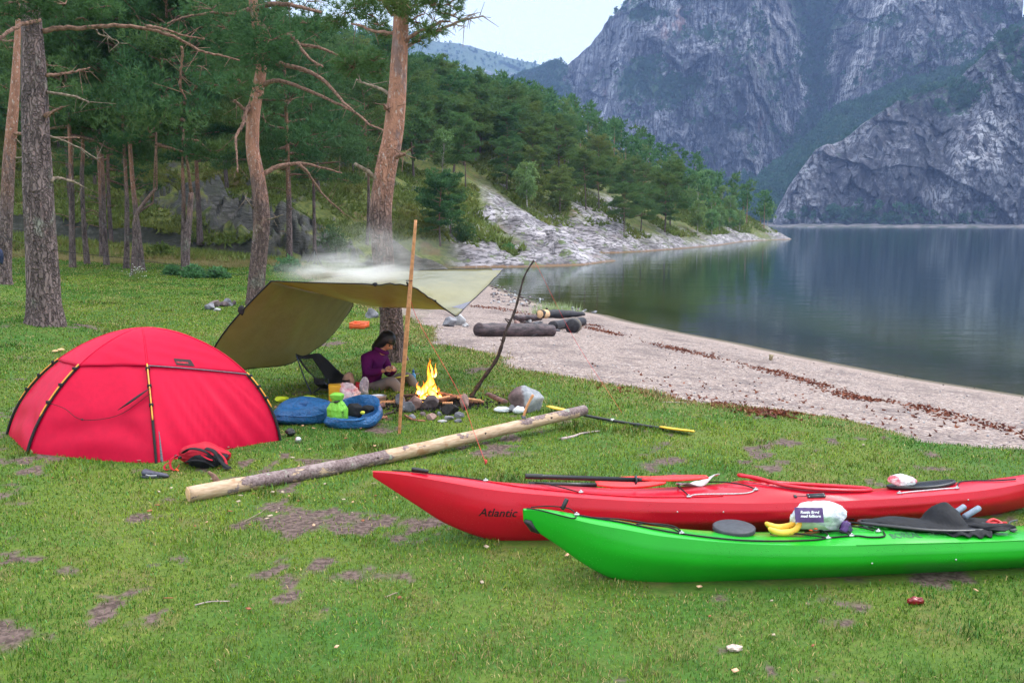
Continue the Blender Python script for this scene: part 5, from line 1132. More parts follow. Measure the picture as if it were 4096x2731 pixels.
for s, q in ((.72, -.2), (1.32, -.72), (2.02, -.80), (2.48, -.72), (3.50, -.72), (3.95, -.7)): red.fitting(s, q)
red.line('perimeter_line', [(3.50, -.72), (3.62, -.66), (3.85, -.66), (3.95, -.7)], .005, WHC, .006); red.line('bungee', [(3.95, -.7), (4.1, 0), (4.3, -.4), (4.45, -.6)], .0045, BUNG, .008)
ha = MB(); P_ = []
for i in range(41):
    a = 2 * math.pi * i / 40; P_.append(red.deck(3.78 + .24 * math.cos(a), .55 * math.sin(a), .016))
ha.tube(P_, .012, 8, False); c_ = red.deck(3.78, 0, .022); Pm = np.array(P_[:-1]) + np.array([0, 0, .004]); ha.add(np.vstack([Pm, c_]), np.array([[i, (i + 1) % 40, 40] for i in range(40)])); ha.build('hatch_lid', BLKP, red.t)
sl_ = MB(); 
rr0 = red.hull(2.72, -.985); ctr = red.deck(2.84, -.90, .004)
nrm = np.cross(red.deck(2.82, -.84, 0.003) - red.deck(2.80, -.84, 0.003), red.deck(2.80, -.80, 0.003) - red.deck(2.80, -.86, 0.003)); nrm /= np.linalg.norm(nrm); vv_ = red.deck(2.80, -.78, .003) - red.deck(2.80, -.88, .003); vv_ /= np.linalg.norm(vv_)
def plate(c, hu, hv, th):
    o = []
    for sx_ in (-1, 1):
        for sy_ in (-1, 1):
            for sz_ in (-1, 1): o.append(c + red.ax * hu * sx_ + vv_ * hv * sy_ + nrm * th * sz_)
    return np.array(o), np.array([[0, 1, 3, 2], [4, 6, 7, 5], [0, 4, 5, 1], [2, 3, 7, 6], [0, 2, 6, 4], [1, 5, 7, 3]])
for c_, hu, hv, th in ((ctr + red.ax * .03, .062, .016, .004), (ctr - red.ax * .115, .009, .010, .007), (ctr - red.ax * .06, .05, .0015, .002)): sl_.add(*plate(c_, hu, hv, th))
for dv in (-.008, .008): sl_.add(*plate(ctr + red.ax * .03 + vv_ * dv, .05, .003, .007))
slo = sl_.build('skeg_slider', RUB, red.t, smooth=False)
bl_ = MB()
for du in (-.052, .052):
    for dv in (-.010, .010): bl_ = MB(); bl_.add(*[(ico(1)[0] * .004 + ctr + red.ax * (.03 + du) + vv_ * dv + nrm * .005), ico(1)[1]]); bl_.build('screw', STEEL, slo)
pass
rv = MB()
for s, q in ((1.92, -.80), (2.22, -.80), (3.98, -.80)): rv = MB(); rv.add(ico(2)[0] * .0055 + red.hull(s, q) + np.array([0, -.001, 0]), ico(2)[1]); rv.build('rivet', STEEL, red.t)
INK = simple('black lettering', (.02, .012, .014), .5, .3, .1, obj=False)
def on_hull(k, s0, z0, h, off=.0025):
    def f(u, v):
        s = s0 + u * h; z = z0 + v * h
        lo, hi = -1.0, -.45
        for _ in range(18):
            mid = (lo + hi) / 2
            if k.hull(s, mid)[2] > z: lo = mid
            else: hi = mid
        p = k.hull(s, (lo + hi) / 2); return p + np.array([math.sin(k.a), -math.cos(k.a), .15]) * off
    return f
text_mesh('lettering', 'Atlantic', INK, red.t, on_hull(red, .66, .262, .075), 1.0, shear=.3, bold=.012)
text_mesh('lettering', 'N', INK, red.t, on_hull(red, 2.66, .150, .05), 1.0, shear=.4, bold=.01)
fp = on_hull(red, 0, 0, 1.0, .003)
lg = MB()
for a_ in ([(2.62, .135), (2.70, .142), (2.80, .147), (3.06, .152)], [(3.00, .185), (3.03, .200), (3.06, .186), (3.09, .178), (3.12, .176)], [(2.93, .172), (2.96, .178), (3.00, .169), (3.03, .173), (3.05, .165)]):
    lg.tube(catmull([fp(*q) for q in a_], 20), .0022, 5)
lg.add(*rock(fp(3.12, .171), (.022, .004, .02), 3, 2, rough=.05)); lg.build('emblem', INK, red.t)
# green deck gear
ep = MB(); ep.tube([grn.hull(.005, -.2), grn.hull(.03, -.3), grn.hull(.055, 0), grn.hull(.09, 0)], [.012, .022, .020, .006], 8); ep.build('end_cap', BLKP, grn.t)
toggle(grn, grn.deck(.27, .2, .045), np.array([.03, .02, .06]), .013, .034)
grn.line('bow_line', [(.02, -.6), (.10, -.9), (.30, -1.0), (.34, -.4)], .0035, BUNG, .005); grn.line('bow_line', [(.05, 0), (.27, .2), (.34, -.4)], .0035, BUNG, .006, lift=.02)
LN = [(.34, -.4), (.55, -.40), (.85, -.55), (1.05, -.70), (1.5, -.85), (1.9, -.72), (2.02, -.60), (2.24, -.62), (2.32, -.76), (2.40, -.78), (2.42, -.58)]
grn.line('deck_line', LN, .0048, BUNG, .006, 90); grn.line('bungee', [(.45, -.40), (.70, -.2), (.95, -.25), (1.04, -.62)], .0045, BUNG, .007, lift=.01); grn.line('bungee', [(.75, -.35), (.90, .1), (1.02, -.05), (1.05, -.66)], .0045, BUNG, .007, lift=.01)
grn.line('bungee', [(1.72, -.15), (1.85, -.35), (2.0, -.60)], .005, BUNG, .008, lift=.01); grn.line('bungee', [(1.95, .1), (2.02, -.2), (2.02, -.60)], .005, BUNG, .008, lift=.012); grn.line('bungee', [(2.02, -.1), (2.15, -.35), (2.24, -.60)], .005, BUNG, .008, lift=.01)
grn.line('bungee', [(2.10, .35), (2.22, 0), (2.25, -.58)], .005, BUNG, .008, lift=.015); grn.line('bungee', [(2.10, .4), (2.25, 0), (2.38, -.52)], .005, BUNG, .008, lift=.015); grn.line('bungee', [(2.12, .7), (2.3, .3), (2.41, -.5)], .005, BUNG, .008, lift=.02)
for s, q in ((.34, -.4), (1.04, -.66), (2.01, -.61), (2.24, -.61), (2.40, -.56)): grn.fitting(s, q)
rp = MB(); p_ = grn.deck(1.52, .10, 0)
for z_, r_ in ((.0, .135),): rp.tube([p_ + np.array([0, 0, -.02]), p_ + np.array([0, 0, .012])], .112, 40); rp.tube([p_ + np.array([0, 0, .012]), p_ + np.array([0, 0, .016]), p_ + np.array([0, 0, .022]), p_ + np.array([0, 0, .034]), p_ + np.array([0, 0, .040])], [.118, .124, .118, .124, .112], 40)
rp.build('hatch_lid', RUB, grn.t)
GLET = simple('dark green lettering', (.035, .10, .075), .45, .4, .1, obj=False); GLET2 = simple('pale green lettering', (.06, .42, .09), .45, .4, .1, obj=False)
def on_deck(k, s0, q0, h, ks=1):
    def f(u, v): s = s0 + u * h * ks; b = k.st(s)[2]; return k.deck(s, q0 + v * h / b * 1.25, .0025)
    return f
text_mesh('lettering', 'BORÉAL', GLET, grn.t, on_deck(grn, 2.43, -.84, .052, .72), 1.0, bold=.008); text_mesh('lettering', 'DESIGN', GLET2, grn.t, on_deck(grn, 2.43 + .0375 * 4.0, -.84, .050, .72), 1.0)
for s, q in ((1.95, -.60), (2.45, -.62)): rv = MB(); rv.add(ico(2)[0] * .006 + grn.hull(s, q), ico(2)[1]); rv.build('rivet', STEEL, grn.t)
sm_ = MB(); sm_.tube([grn.deck(s, -1.0, .0) for s in np.linspace(2.2, 3.5, 30)], .0035, 6); sm_.build('seam', KGRN, grn.t)
cl = MB(); p_ = grn.deck(3.14, -.45, .012); cl.add(*rock(p_, (.07, .05, .03), 4, 2)); cl.tube(catmull([p_, p_ + np.array([0, .04, .03]), p_ + np.array([.06, .06, .04])], 10), .005, 6); cl.build('cleat', RUB, grn.t)
# black cockpit cover bundled over the opening
CLB = fabric('black nylon cover', (.012, .013, .017), .7, .0, 7, .5, .25)
def cover():
    n, mm = 50, 56; V = []
    for i in range(n):
        f = i / (n - 1); s = 2.38 + f * .60
        wv = .225 * min(1, (f * 1.5) ** .8 + .12) * (1 if f < .9 else 1 - (f - .9) * 4)
        for j in range(mm):
            q = -1 + 2 * j / (mm - 1); y = q * wv; b = grn.st(smap(s))[2]; z = grn.dz(smap(s), min(1, abs(y) / b)) + .026 * (1 - abs(q) ** 4) + .004
            hump = .105 * max(0, 1 - (((s - 2.78) / .10) ** 2 + ((y - .0) / .15) ** 2)) ** .9 + .015 * math.exp(-((s - 2.55) / .10) ** 2 - (y / .1) ** 2); z += hump
            nn_ = fbm(np.array([s * 9.]), np.array([y * 11.]), seed=5, oct=4)[0]; z += nn_ * (.012 + .03 * (hump > .01) * hump / .1)
            if abs(q) > .86: z += .009 * math.sin(s * 90) + .004
            V.append(GW(s, y + .006 * math.sin(s * 70) * (abs(q) > .8), z))
    return mesh_obj('spray_cover', np.array(V), grid_faces(n, mm), CLB, None, True)
cv = cover(); tag(cv, 'black nylon cockpit cover bunched over the green kayak', 'kayak cover'); cv.modifiers.new('s', 'SOLIDIFY').thickness = .003
crp = MB(); r_ = np.random.default_rng(2)
crp.add(*rock(GW(2.98, -.14, grn.dz(3.02, .4) + .035), (.26, .10, .06), 8, 4, rough=1.2)); tag(crp.build('strap_bundle', CLB), 'bunched black elastic hem lying on the green kayak behind its cover', 'fabric')
FOAM = simple('blue grey foam', (.20, .25, .33), .6, .4, .2, 30, .3, 80, obj=False)
for i, (ds, dy, l) in enumerate(((3.00, .05, .12), (2.96, .13, .11))):
    mb = MB(); a = GW(ds - l / 2, dy, .325); b = GW(ds + l / 2, dy + .02, .375); mb.tube([a, a + (b - a) * .03, b - (b - a) * .03, b], [.015, .018, .018, .015], 14)
    tag(mb.build('foam_tube', FOAM), ('nearer grey foam tube poking out behind the black cover on the green kayak', 'farther grey foam tube behind the black cover on the green kayak')[i], 'foam tube')
RED2 = simple('red plastic', (.60, .02, .03), .35, .5, .1, obj=False)
mb = MB(); P_ = GW(3.08, .04, grn.dz(3.08, 0) + .035); mb.tube(catmull([P_ + np.array(q) for q in ((0, 0, 0), (.05, .02, .015), (.09, .0, .0), (.05, -.03, .0), (0, 0, 0))], 16), .009, 6); mb.tube([P_ + np.array([.03, 0, 0]), P_ + np.array([.14, .03, -.01])], .008, 6); tag(mb.build('carabiner', RED2), 'small red clip on the black webbing behind the green kayak cover', 'clip')
mb = MB(); mb.add(*rock(GW(3.04, .10, grn.dz(3.04, 0) + .015), (.30, .16, .09), 12, 3, rough=.6)); tag(mb.build('webbing_pouch', CLB), 'black webbing pouch under the grey foam tubes on the green kayak', 'pouch')
# bananas
BAN = M('banana skin'); P = BAN.pos(); n_ = BAN.noise(P, 60, 4, .7); c_ = BAN.mix(BAN.rng(BAN.noise(P, 12, 3), .3, .7), (.78, .42, .03), (.86, .58, .08)); c_ = BAN.mix(BAN.rng(n_, .60, .70, 0, .8), c_, (.22, .10, .03)); BANM = BAN.done(BAN.bsdf(c_, .45, .4))
ban = thing('banana_bunch', grn.deck(1.80, -.1, 0), 'two ripe yellow bananas lying on the green kayak beside the bread bag', 'bananas')
for i, (dy, dz_, fl) in enumerate(((-.27, .022, 0), (-.06, .045, 1))):
    c0 = grn.deck(1.80, dy, 0) + np.array([0, 0, dz_]); P_ = catmull([c0 + grn.ax * a + np.array([0, b * .3, h]) for a, b, h in ((-.105, 0, .030), (-.075, 0, .010), (-.02, 0, -.004), (.05, 0, .006), (.085, .02, .045 if fl == 0 else .03), (.093, .03, .085 if fl == 0 else .06))], 26)
    mb = MB(); mb.tube(P_, np.interp(np.linspace(0, 1, 26), [0, .04, .2, .5, .75, .88, 1], [.006, .012, .019, .021, .017, .009, .008]), 7); mb.build('banana', BANM, ban)
mb = MB(); mb.tube([P_[-1] + np.array([0, -.012, -.01]), P_[-1] + np.array([.003, -.012, .012])], [.011, .008], 7); mb.build('stem', simple('banana stem', (.06, .04, .02), obj=False), ban)
# bread bag
def crumple(c, size, seed, mat, name, parent=None, rough=.5, sub=5, rot=0, cuts=9, freq=3.2, extra=None):
    V, F = ico(sub); V = V.copy(); r = np.random.default_rng(seed)
    for _ in range(cuts):
        n = r.normal(size=3); n /= np.linalg.norm(n); d = r.uniform(.62, .9); k = V @ n; V -= np.maximum(k - d, 0)[:, None] * n * .85
    V += (ridged(V[:, 0] * freq + seed, V[:, 1] * freq, V[:, 2] * freq, seed, 4) * .13 * rough)[:, None] * V + (fbm(V[:, 0] * 1.6, V[:, 1] * 1.6, V[:, 2] * 1.6, seed + 2, 3) * .25 * rough)[:, None] * V
    if extra: V = extra(V)
    V = V * np.array(size) / 2; cc, ss = math.cos(rot), math.sin(rot); V = V @ np.array([[cc, ss, 0], [-ss, cc, 0], [0, 0, 1]])
    return mesh_obj(name, V + np.array(tuple(c)), F, mat, parent, True)
def poly_bag(name, base=(.86, .88, .90), alpha=.75, tintc=None, dark=None):
    m = M(name); P = m.pos(); n = m.noise(P, 18, 5, .7, dist=.8); col = m.mix(m.rng(m.noise(P, 9, 2), .45, .6), base, tintc or base)
    nm = m.bump(n, 1.0, .012); b = m.bsdf(col, .18, .7, nm); t = m.n('ShaderNodeBsdfTransparent'); s = m.n('ShaderNodeMixShader'); m.l(m.rng(n, .25, .6, alpha - .25, min(1, alpha + .25)), s.inputs[0]); m.l(t.outputs[0], s.inputs[1]); m.l(b, s.inputs[2]); return m.done(s.outputs[0])
BAGM = poly_bag('clear crumpled plastic', alpha=.72, tintc=(.50, .54, .60)); PURP = simple('purple print', (.085, .03, .16), .3, .6, .2, 30, .5, 40, obj=False); BREADG = simple('green paper box', (.55, .66, .42), .6, obj=False)
bc = grn.deck(2.02, -.02, .085)
bag = thing('bread_bag', (bc[0], bc[1], bc[2] - .08), 'clear plastic bread bag with purple print and white lettering on the green kayak', 'bag')
crumple(bc, (.36, .19, .20), 5, BAGM, 'wrapper', bag, rot=grn.a, rough=.55)
mb = MB(); mb.add(*box(bc + np.array([-.055, -.02, -.015]), (.20, .10, .055), Matrix.Rotation(grn.a + .1, 3, 'Z') @ Matrix.Rotation(.1, 3, 'Y'))); mb.build('carton', BREADG, bag, smooth=False)
def patchgrid(c, u, v, w, h, bulge, nu__=12, nv__=8, seed=1):
    u = np.array(u, float); u /= np.linalg.norm(u); v = np.array(v, float); v /= np.linalg.norm(v); n = np.cross(u, v); V = []
    for j in range(nv__):
        for i in range(nu__):
            a = i / (nu__ - 1) - .5; b = j / (nv__ - 1) - .5; V.append(np.array(c) + u * w * a + v * h * b + n * (bulge * (1 - 4 * a * a) * (1 - 2 * b * b) + .004 * math.sin(a * 23 + seed) * math.cos(b * 17)))
    return np.array(V), grid_faces(nv__, nu__)
uu_, vv2 = (1, -.02, .0), (0, .40, 1)
mb = MB(); pc_ = bc + np.array([-.085, -.090, .052]); mb.add(*patchgrid(pc_, uu_, vv2, .165, .085, .012)); pm = mb.build('print_panel', PURP, bag)
pc2 = bc + np.array([.135, -.075, -.045]); mb = MB(); mb.add(*rock(pc2, (.095, .06, .115), 7, 4, rot=.5, rough=.9)); mb.build('print_panel', PURP, bag)
WLET = simple('white lettering', (.9, .9, .92), .4, obj=False)
un = np.array(uu_, float); un /= np.linalg.norm(un); vn = np.array(vv2, float); vn /= np.linalg.norm(vn); nn2 = np.cross(un, vn)
for ln_, dv in (('Rustic Brød', .008), ('med fullkorn', -.014)):
    text_mesh('lettering', ln_, WLET, pm, lambda u, v, dv=dv: pc_ + un * (u * .0225 - .055) + vn * (v * .0225 + dv) + nn2 * .017, 1.0, shear=.2, bold=.03)
mb = MB(); [mb.add(*rock(bc + np.array([-.075 + dx, -.105, -.035 + dx * .3]), (.028, .012, .013), 3, 2, rough=.1)) for dx in (0, .028)]; mb.build('orange_mark', simple('orange print', (.85, .10, .02), .4, obj=False), bag)
mb = MB(); sp_ = grn.deck(2.24, .15, .0); C_ = catmull([sp_ + np.array(q) for q in ((-.03, 0, .0), (-.035, 0, .05), (-.015, 0, .085), (.015, 0, .055), (.045, 0, .005))], 20)
V_ = np.vstack([C_ + np.array([0, -.014, 0]), C_ + np.array([0, .014, 0])]); mb.add(V_, grid_faces(2, 20)); o_ = mb.build('paper_tag', simple('cream strap', (.62, .60, .50), .6, obj=False)); o_.modifiers.new('s', 'SOLIDIFY').thickness = .003; tag(o_, 'cream folded strap standing up on the green kayak right of the bread bag', 'strap')
mb = MB(); mb.add(*rock(grn.deck(2.26, .35, .02), (.16, .12, .07), 9, 3, rough=.7)); tag(mb.build('black_cloth', CLB), 'black cloth scrap just behind the bread bag on the green kayak', 'cloth')
# paddle halves strapped on the red kayak
def paddle_blade(c0, d, up, L, Wd, mat, name, parent, th=.012, scoop=.02, nL=24):
    d = np.array(d, float); d /= np.linalg.norm(d); up = np.array(up, float); sdv = np.cross(up, d); sdv /= np.linalg.norm(sdv); V = []
    for i in range(nL):
        f = i / (nL - 1); wv = Wd / 2 * (math.sin(math.pi * min(1, .10 + f * .78)) ** .7) * (1 if f < .96 else .72)
        for j in range(11):
            q = -1 + 2 * j / 10; V.append(np.array(c0) + d * L * f + sdv * wv * q + up * (scoop * (q * q * .5 + (f - .3) ** 2)))
    o = mesh_obj(name, np.array(V), grid_faces(nL, 11), mat, parent, True); md = o.modifiers.new('s', 'SOLIDIFY'); md.thickness = th; return o
pd = thing('paddle', red.deck(1.6, 0, .03), 'black shafted paddle half with red blade strapped on the front deck of the red kayak', 'paddle')
a_ = red.deck(.98, -.15, .052); b_ = red.deck(1.72, -.20, .045) + np.array([0, 0, .02]); mb = MB(); mb.tube([a_, a_ + (b_ - a_) * .01, a_ + (b_ - a_) * .15, a_ + (b_ - a_) * .152, a_ + (b_ - a_) * .155, b_], [.017, .018, .018, .0185, .016, .016], 16); mb.build('shaft', BLKP, pd)
mb = MB(); q_ = a_ + (b_ - a_) * .985; mb.tube([q_, q_ + (b_ - a_) * .012], .030, 16); mb.build('drip_ring', RUB, pd); PBR = plastic('red paddle blade', (.80, .02, .02), .3)
mb = MB(); mb.tube([b_, b_ + red.ax * .1 + np.array([0, 0, -.004])], [.016, .009], 10); mb.build('neck', BLKP, pd)
paddle_blade(b_ + red.ax * .03 + np.array([0, 0, -.008]), red.ax + np.array([0, 0, -.03]), (0, -.02, 1), .46, .10, PBR, 'blade', pd)
pd2 = thing('paddle', red.deck(1.75, .3, .03), 'second red paddle blade lying behind the first on the red kayak deck', 'paddle')
paddle_blade(red.w(1.48, .10, .36), red.ax + np.array([0, 0, -.02]), (0, -.22, 1), .48, .15, PBR, 'blade', pd2)
mb = MB(); mb.tube([red.w(1.48, .10, .362), red.w(1.02, .12, .385)], .016, 12); mb.build('shaft', BLKP, pd2)
MAPW = simple('white laminated map', (.72, .72, .74), .25, .6, .2, 8, .4, 9, obj=False)
mb = MB(); V_ = []
for i in range(16):
    for j in range(8):
        f = i / 15; g_ = j / 7; s = 2.02 + .28 * f; V_.append(red.w(s, -.02 + .10 * g_ - .02, red.dz(s, 0) + .012 + .055 * sstep(.55, 1, f) + .012 * math.sin(f * 9 + g_ * 3)))
mb.add(np.array(V_), grid_faces(16, 8)); o_ = mb.build('map_case', MAPW); o_.modifiers.new('s', 'SOLIDIFY').thickness = .004; tag(o_, 'white map case curling up under the bungees on the red kayak deck', 'map case')
o_ = crumple(red.deck(3.62, -.12, .055), (.20, .12, .095), 14, poly_bag('clear bag with red print', alpha=.66, tintc=(.75, .10, .16)), 'plastic_bag', None, rot=.1); tag(o_, 'small clear plastic bag with red print on the rear deck of the red kayak', 'bag')
# ================================================================== LOGS, STONES, GROUND THINGS
def log_mat(name):
    m = M(name); P = m.pos(obj=False); n = m.noise(m.pos((1.0, 1.0, 2)), 5.5, 6, .7, dist=.3); f = m.noise(P, 30, 4); n5 = m.noise(P, 1.1, 3)
    wood = m.mix(m.rng(m.noise(m.pos((1, 1, 6)), 12, 4), .3, .7), (.40, .26, .16), (.60, .44, .31)); wood = m.mix(m.rng(m.noise(P, 6, 3), .6, .7, 0, .7), wood, (.34, .15, .06))
    bark = m.mix(m.rng(m.noise(P, 55, 5, .7), .35, .65), (.11, .07, .07), (.27, .195, .195)); bark = m.mix(m.rng(m.noise(P, 7, 5, .7), .50, .62, 0, .7), bark, (.36, .29, .28)); bark = m.mix(m.rng(m.noise(P, 13, 3), .60, .68, 0, .8), bark, (.34, .38, .30))
    b = m.attr('bark'); k = m.rng(m.math('ADD', m.math('MULTIPLY', m.math('SUBTRACT', n, .5), 3.2), b), .42, .50); c = m.mix(k, wood, bark)
    return m.done(m.bsdf(c, .6, .35, m.bump(m.math('MULTIPLY', f, k), .9, .008, m.bump(n, .3, .01))))
LOGM = log_mat('half peeled pine log')
CUT = M('cut wood'); Pc = CUT.pos(obj=False); CUTM = CUT.done(CUT.bsdf(CUT.mix(CUT.rng(CUT.noise(Pc, 40, 4), .3, .7), (.62, .36, .18), (.80, .55, .34)), .7, .3))
a_ = GG(748, 2010); b_ = GG(2338, 1700); R1, R2 = .060, .054
a_ = a_ + Vector((0, .03, R1 * .85)); b_ = b_ + Vector((0, .0, R2 + .10))
mid1 = a_.lerp(b_, .35) + Vector((0, 0, -.035)); mid2 = a_.lerp(b_, .7) + Vector((0, 0, -.02)); C = catmull([a_, mid1, mid2, b_], 120)
lg = thing('log', (mid1.x, mid1.y, 0), 'long half peeled pine log lying across the lawn in front of the fire', 'log')
V, F = tube(C, np.linspace(R1, R2, 120), 28, True); Vr = V[:120 * 28].reshape(120, 28, 3); rad = Vr - C[:, None]; tt = np.linspace(0, 1, 120)[:, None]; aa = np.arange(28)[None] * 2 * math.pi / 28
f_ = 1 + .10 * fbm(tt * 20 + 0 * aa, np.cos(aa) * 1.5 + 0 * tt, np.sin(aa) * 1.5 + 0 * tt, 5, 4) + .05 * np.exp(-((tt - .58) / .02) ** 2)
V[:120 * 28] = (C[:, None] + rad * f_[..., None]).reshape(-1, 3); hgt = np.clip(rad[..., 2] / R1, -1, 1)
bk = (.36 * sstep(.48, .30, tt) * sstep(.06, .12, tt) + .30) * np.ones_like(hgt) + .18 * hgt - .30 * sstep(.35, .5, tt) * sstep(.98, .8, tt) + .5 * np.exp(-((tt - .78) / .028) ** 2) * sstep(-.2, .4, hgt) + .35 * np.exp(-((tt - .645) / .018) ** 2) * sstep(.5, -.1, hgt) + .35 * sstep(.82, .9, tt) * sstep(-.1, .5, hgt) - .5 * sstep(.10, .04, tt) * sstep(.0, .4, hgt) + .3 * sstep(.93, 1, tt)
mesh_obj('log_body', V, F, LOGM, lg, True, attrs={'bark': np.concatenate([bk.ravel(), [-.5, .6]])})
mb = MB(); q_ = C[6] + np.array([0, .03, .04]); mb.tube([q_, q_ + np.array([-.03, .02, .045]), q_ + np.array([-.075, .03, .080])], [.028, .020, .011], 9); mb.build('branch_stub', BRANCH, lg)
mb = MB(); d_ = np.array(C[0] - C[1]); d_ /= np.linalg.norm(d_); mb.tube([C[0] + d_ * .0005, C[0] + d_ * .004], [R1 * .97, R1 * .9], 24); mb.build('cut_face', CUTM, lg)
for k_ in (22, 45, 77, 103):
    p = C[k_]; s_ = np.array([.25, -.65, .25]); s_ /= np.linalg.norm(s_); mb = MB(); mb.add(*rock(p + s_ * R1 * .9, (.035, .02, .028), k_, 2)); mb.build('knot', BLKW, lg)
# hatchet stuck in the log
AXH = simple('axe handle wood', (.66, .30, .14), .45, .4, .2, 12, obj=False); AXS = simple('axe head steel', (.09, .085, .09), .35, .5, .3, 30, .3, 60, obj=False, Metallic=.6)
hb_ = C[int(np.argmin([abs(px(c)[0] - 2098) for c in C]))]; Yh = hb_[1] - .01
ax_ = thing('axe', hb_ + np.array([0, 0, .06]), 'small axe with orange wooden handle stuck in the far part of the long log', 'axe')
mb = MB(); mb.tube(catmull([A(2092, 1672, Yh), A(2104, 1635, Yh), A(2118, 1605, Yh), A(2133, 1578, Yh)], 14), [.012] * 10 + [.013, .014, .014, .012], 10, flat=.7); mb.build('handle', AXH, ax_)
h0 = np.array(A(2084, 1660, Yh)); h1 = np.array(A(2102, 1664, Yh)); e0 = np.array(A(2092, 1697, Yh)); e1 = np.array(A(2106, 1693, Yh)); t_ = np.array([.0, .014, 0]); 
mb = MB(); mb.add(np.array([h0 - t_, h1 - t_, e1 - t_ * .1, e0 - t_ * .1, h0 + t_, h1 + t_, e1 + t_ * .1, e0 + t_ * .1]), np.array([[0, 1, 2, 3], [7, 6, 5, 4], [0, 4, 5, 1], [1, 5, 6, 2], [2, 6, 7, 3], [3, 7, 4, 0]])); mb.build('head', AXS, ax_, smooth=False)
# stones
def stone_mat(name, a, b, c2=(.5, .48, .5), sc=5):
    m = M(name); P = m.pos(obj=False); n = m.noise(P, sc, 6, .65); n2 = m.noise(P, sc * 5, 4, .7); c = m.mix(m.rng(n, .35, .65), a, b); c = m.mix(m.rng(n2, .6, .72, 0, .6), c, c2)
    return m.done(m.bsdf(c, .7, .35, m.bump(n2, .7, .01)))
STG = stone_mat('grey stone', (.10, .10, .12), (.27, .27, .30)); STD = stone_mat('dark brown stone', (.07, .05, .055), (.20, .15, .15), (.3, .26, .26)); STR = stone_mat('reddish stone', (.16, .09, .08), (.38, .24, .21)); STW = stone_mat('pale stone', (.26, .26, .28), (.50, .50, .52), (.62, .62, .62)); SOOT = stone_mat('charred wood', (.008, .007, .008), (.035, .03, .03), (.07, .06, .06), 12)
def stone(fx, fy, wpx, hpx, mat, seed, label, group=None, depth=.8, rot=0., name='stone', sub=4, cuts=7, rough=.25):
    b = GG(fx, fy); s = b.y / FPX; w_, h_ = wpx * s, hpx * s * 1.04
    mb = MB(); mb.add(*rock(b + Vector((0, w_ * depth * .25, h_ * .36)), (w_ * 1.12, w_ * depth, h_ * 1.35), seed, sub, rot, rough, cuts)); return tag(mb.build(name, mat, smooth=False), label, 'stone', group)
m = M('two toned boulder'); P = m.pos(obj=False); n = m.noise(P, 6, 6, .65); sx_ = m.n('ShaderNodeSeparateXYZ'); m.l(m.n('ShaderNodeNewGeometry').outputs['Position'], sx_.inputs[0])
bb = GG(2108, 1648); k_ = m.rng(m.math('ADD', m.math('ADD', sx_.outputs[0], m.math('MULTIPLY', n, .10)), m.math('MULTIPLY', sx_.outputs[2], .25)), bb.x + .06, bb.x + .10); c = m.mix(k_, m.mix(m.rng(n, .3, .7), (.07, .045, .05), (.19, .13, .13)), m.mix(m.rng(n, .3, .7), (.15, .17, .20), (.42, .43, .45)))
BOULD = m.done(m.bsdf(c, .7, .3, m.bump(m.noise(P, 22, 5, .7), .8, .015)))
stone(2108, 1650, 158, 100, BOULD, 12, 'biggest boulder, brown on its left face and grey on its right, behind the axe', sub=4, depth=.75, rough=.2, cuts=9, name='boulder')
stone(2048, 1650, 48, 30, STG, 21, 'small rounded grey stone between two white lumps before the big boulder', name='stone')
WHCL = simple('white crumpled cloth', (.75, .78, .84), .5, .5, .12, 20, .6, 30, obj=False)
for fx, fy, w_, h_, sd, lb in ((2012, 1652, 66, 26, 3, 'white crumpled bag left of the small grey stone on the grass'), (2075, 1657, 48, 34, 6, 'white crumpled bag right of the small grey stone, below the axe handle')):
    b = GG(fx, fy); s = b.y / FPX; tag(crumple(b + Vector((0, .04, h_ * s * .45)), (w_ * s, .10, h_ * s), sd, WHCL, 'white_bag', rough=.9, sub=4), lb, 'bag')
BKL = simple('reddish brown log bark', (.16, .085, .075), .75, .35, .4, 14, .8, 40, obj=False)
mb = MB(); mb.tube(catmull([A(1952, 1584, 9.95), A(1975, 1592, 9.8), A(2024, 1612, 9.4)], 16), np.linspace(.048, .036, 16) * (1 + .06 * np.sin(np.arange(16))), 14); tag(mb.build('log', BKL), 'short thick firewood log between the campfire and the big boulder', 'log')
# paddle behind the long log
YEL = simple('yellow paddle blade', (.80, .48, .03), .35, .5, .1, 8, obj=False)
pA, pB, pC, pD = GG(2190, 1642) + Vector((0, 0, .03)), GG(2262, 1662) + Vector((0, 0, .045)), GG(2655, 1722) + Vector((0, 0, .02)), GG(2775, 1741) + Vector((0, 0, .02))
pdl = thing('paddle', (pB.x, pB.y, 0), 'kayak paddle with black shaft and yellow blades on the grass behind the long log', 'paddle')
mb = MB(); mb.tube(catmull([pB, (pB + pC) / 2 + Vector((0, 0, -.01)), pC], 20), .0155, 12); mb.build('shaft', BLKP, pdl)
for q_ in (.36, .62): mb = MB(); c0 = pB.lerp(pC, q_ + .12); c1 = pB.lerp(pC, q_ + .15); mb.tube([c0 + Vector((0, 0, -.005)), c1 + Vector((0, 0, -.005))], .0175, 12); mb.build('joint_ring', STEEL if q_ < .5 else RUB, pdl)
for c0, c1 in ((pB, pA), (pC, pD)): d = c1 - c0; paddle_blade(c0 - d * .12, d, (0, .22, 1), d.length * 1.12, .12, YEL, 'blade', pdl)
TW = simple('pale weathered stick', (.42, .33, .32), .7, .3, .3, 20, .5, 60, obj=False)
def stick(pts, r0, r1, mat, label, name='stick', group=None, lift=.01, n=20):
    P = [GG(x, y) + Vector((0, 0, lift + (q[0] if q else 0))) for x, y, *q in pts]; mb = MB(); mb.tube(catmull(P, n), np.linspace(r0, r1, n), 8); return tag(mb.build(name, mat), label, 'stick', group)
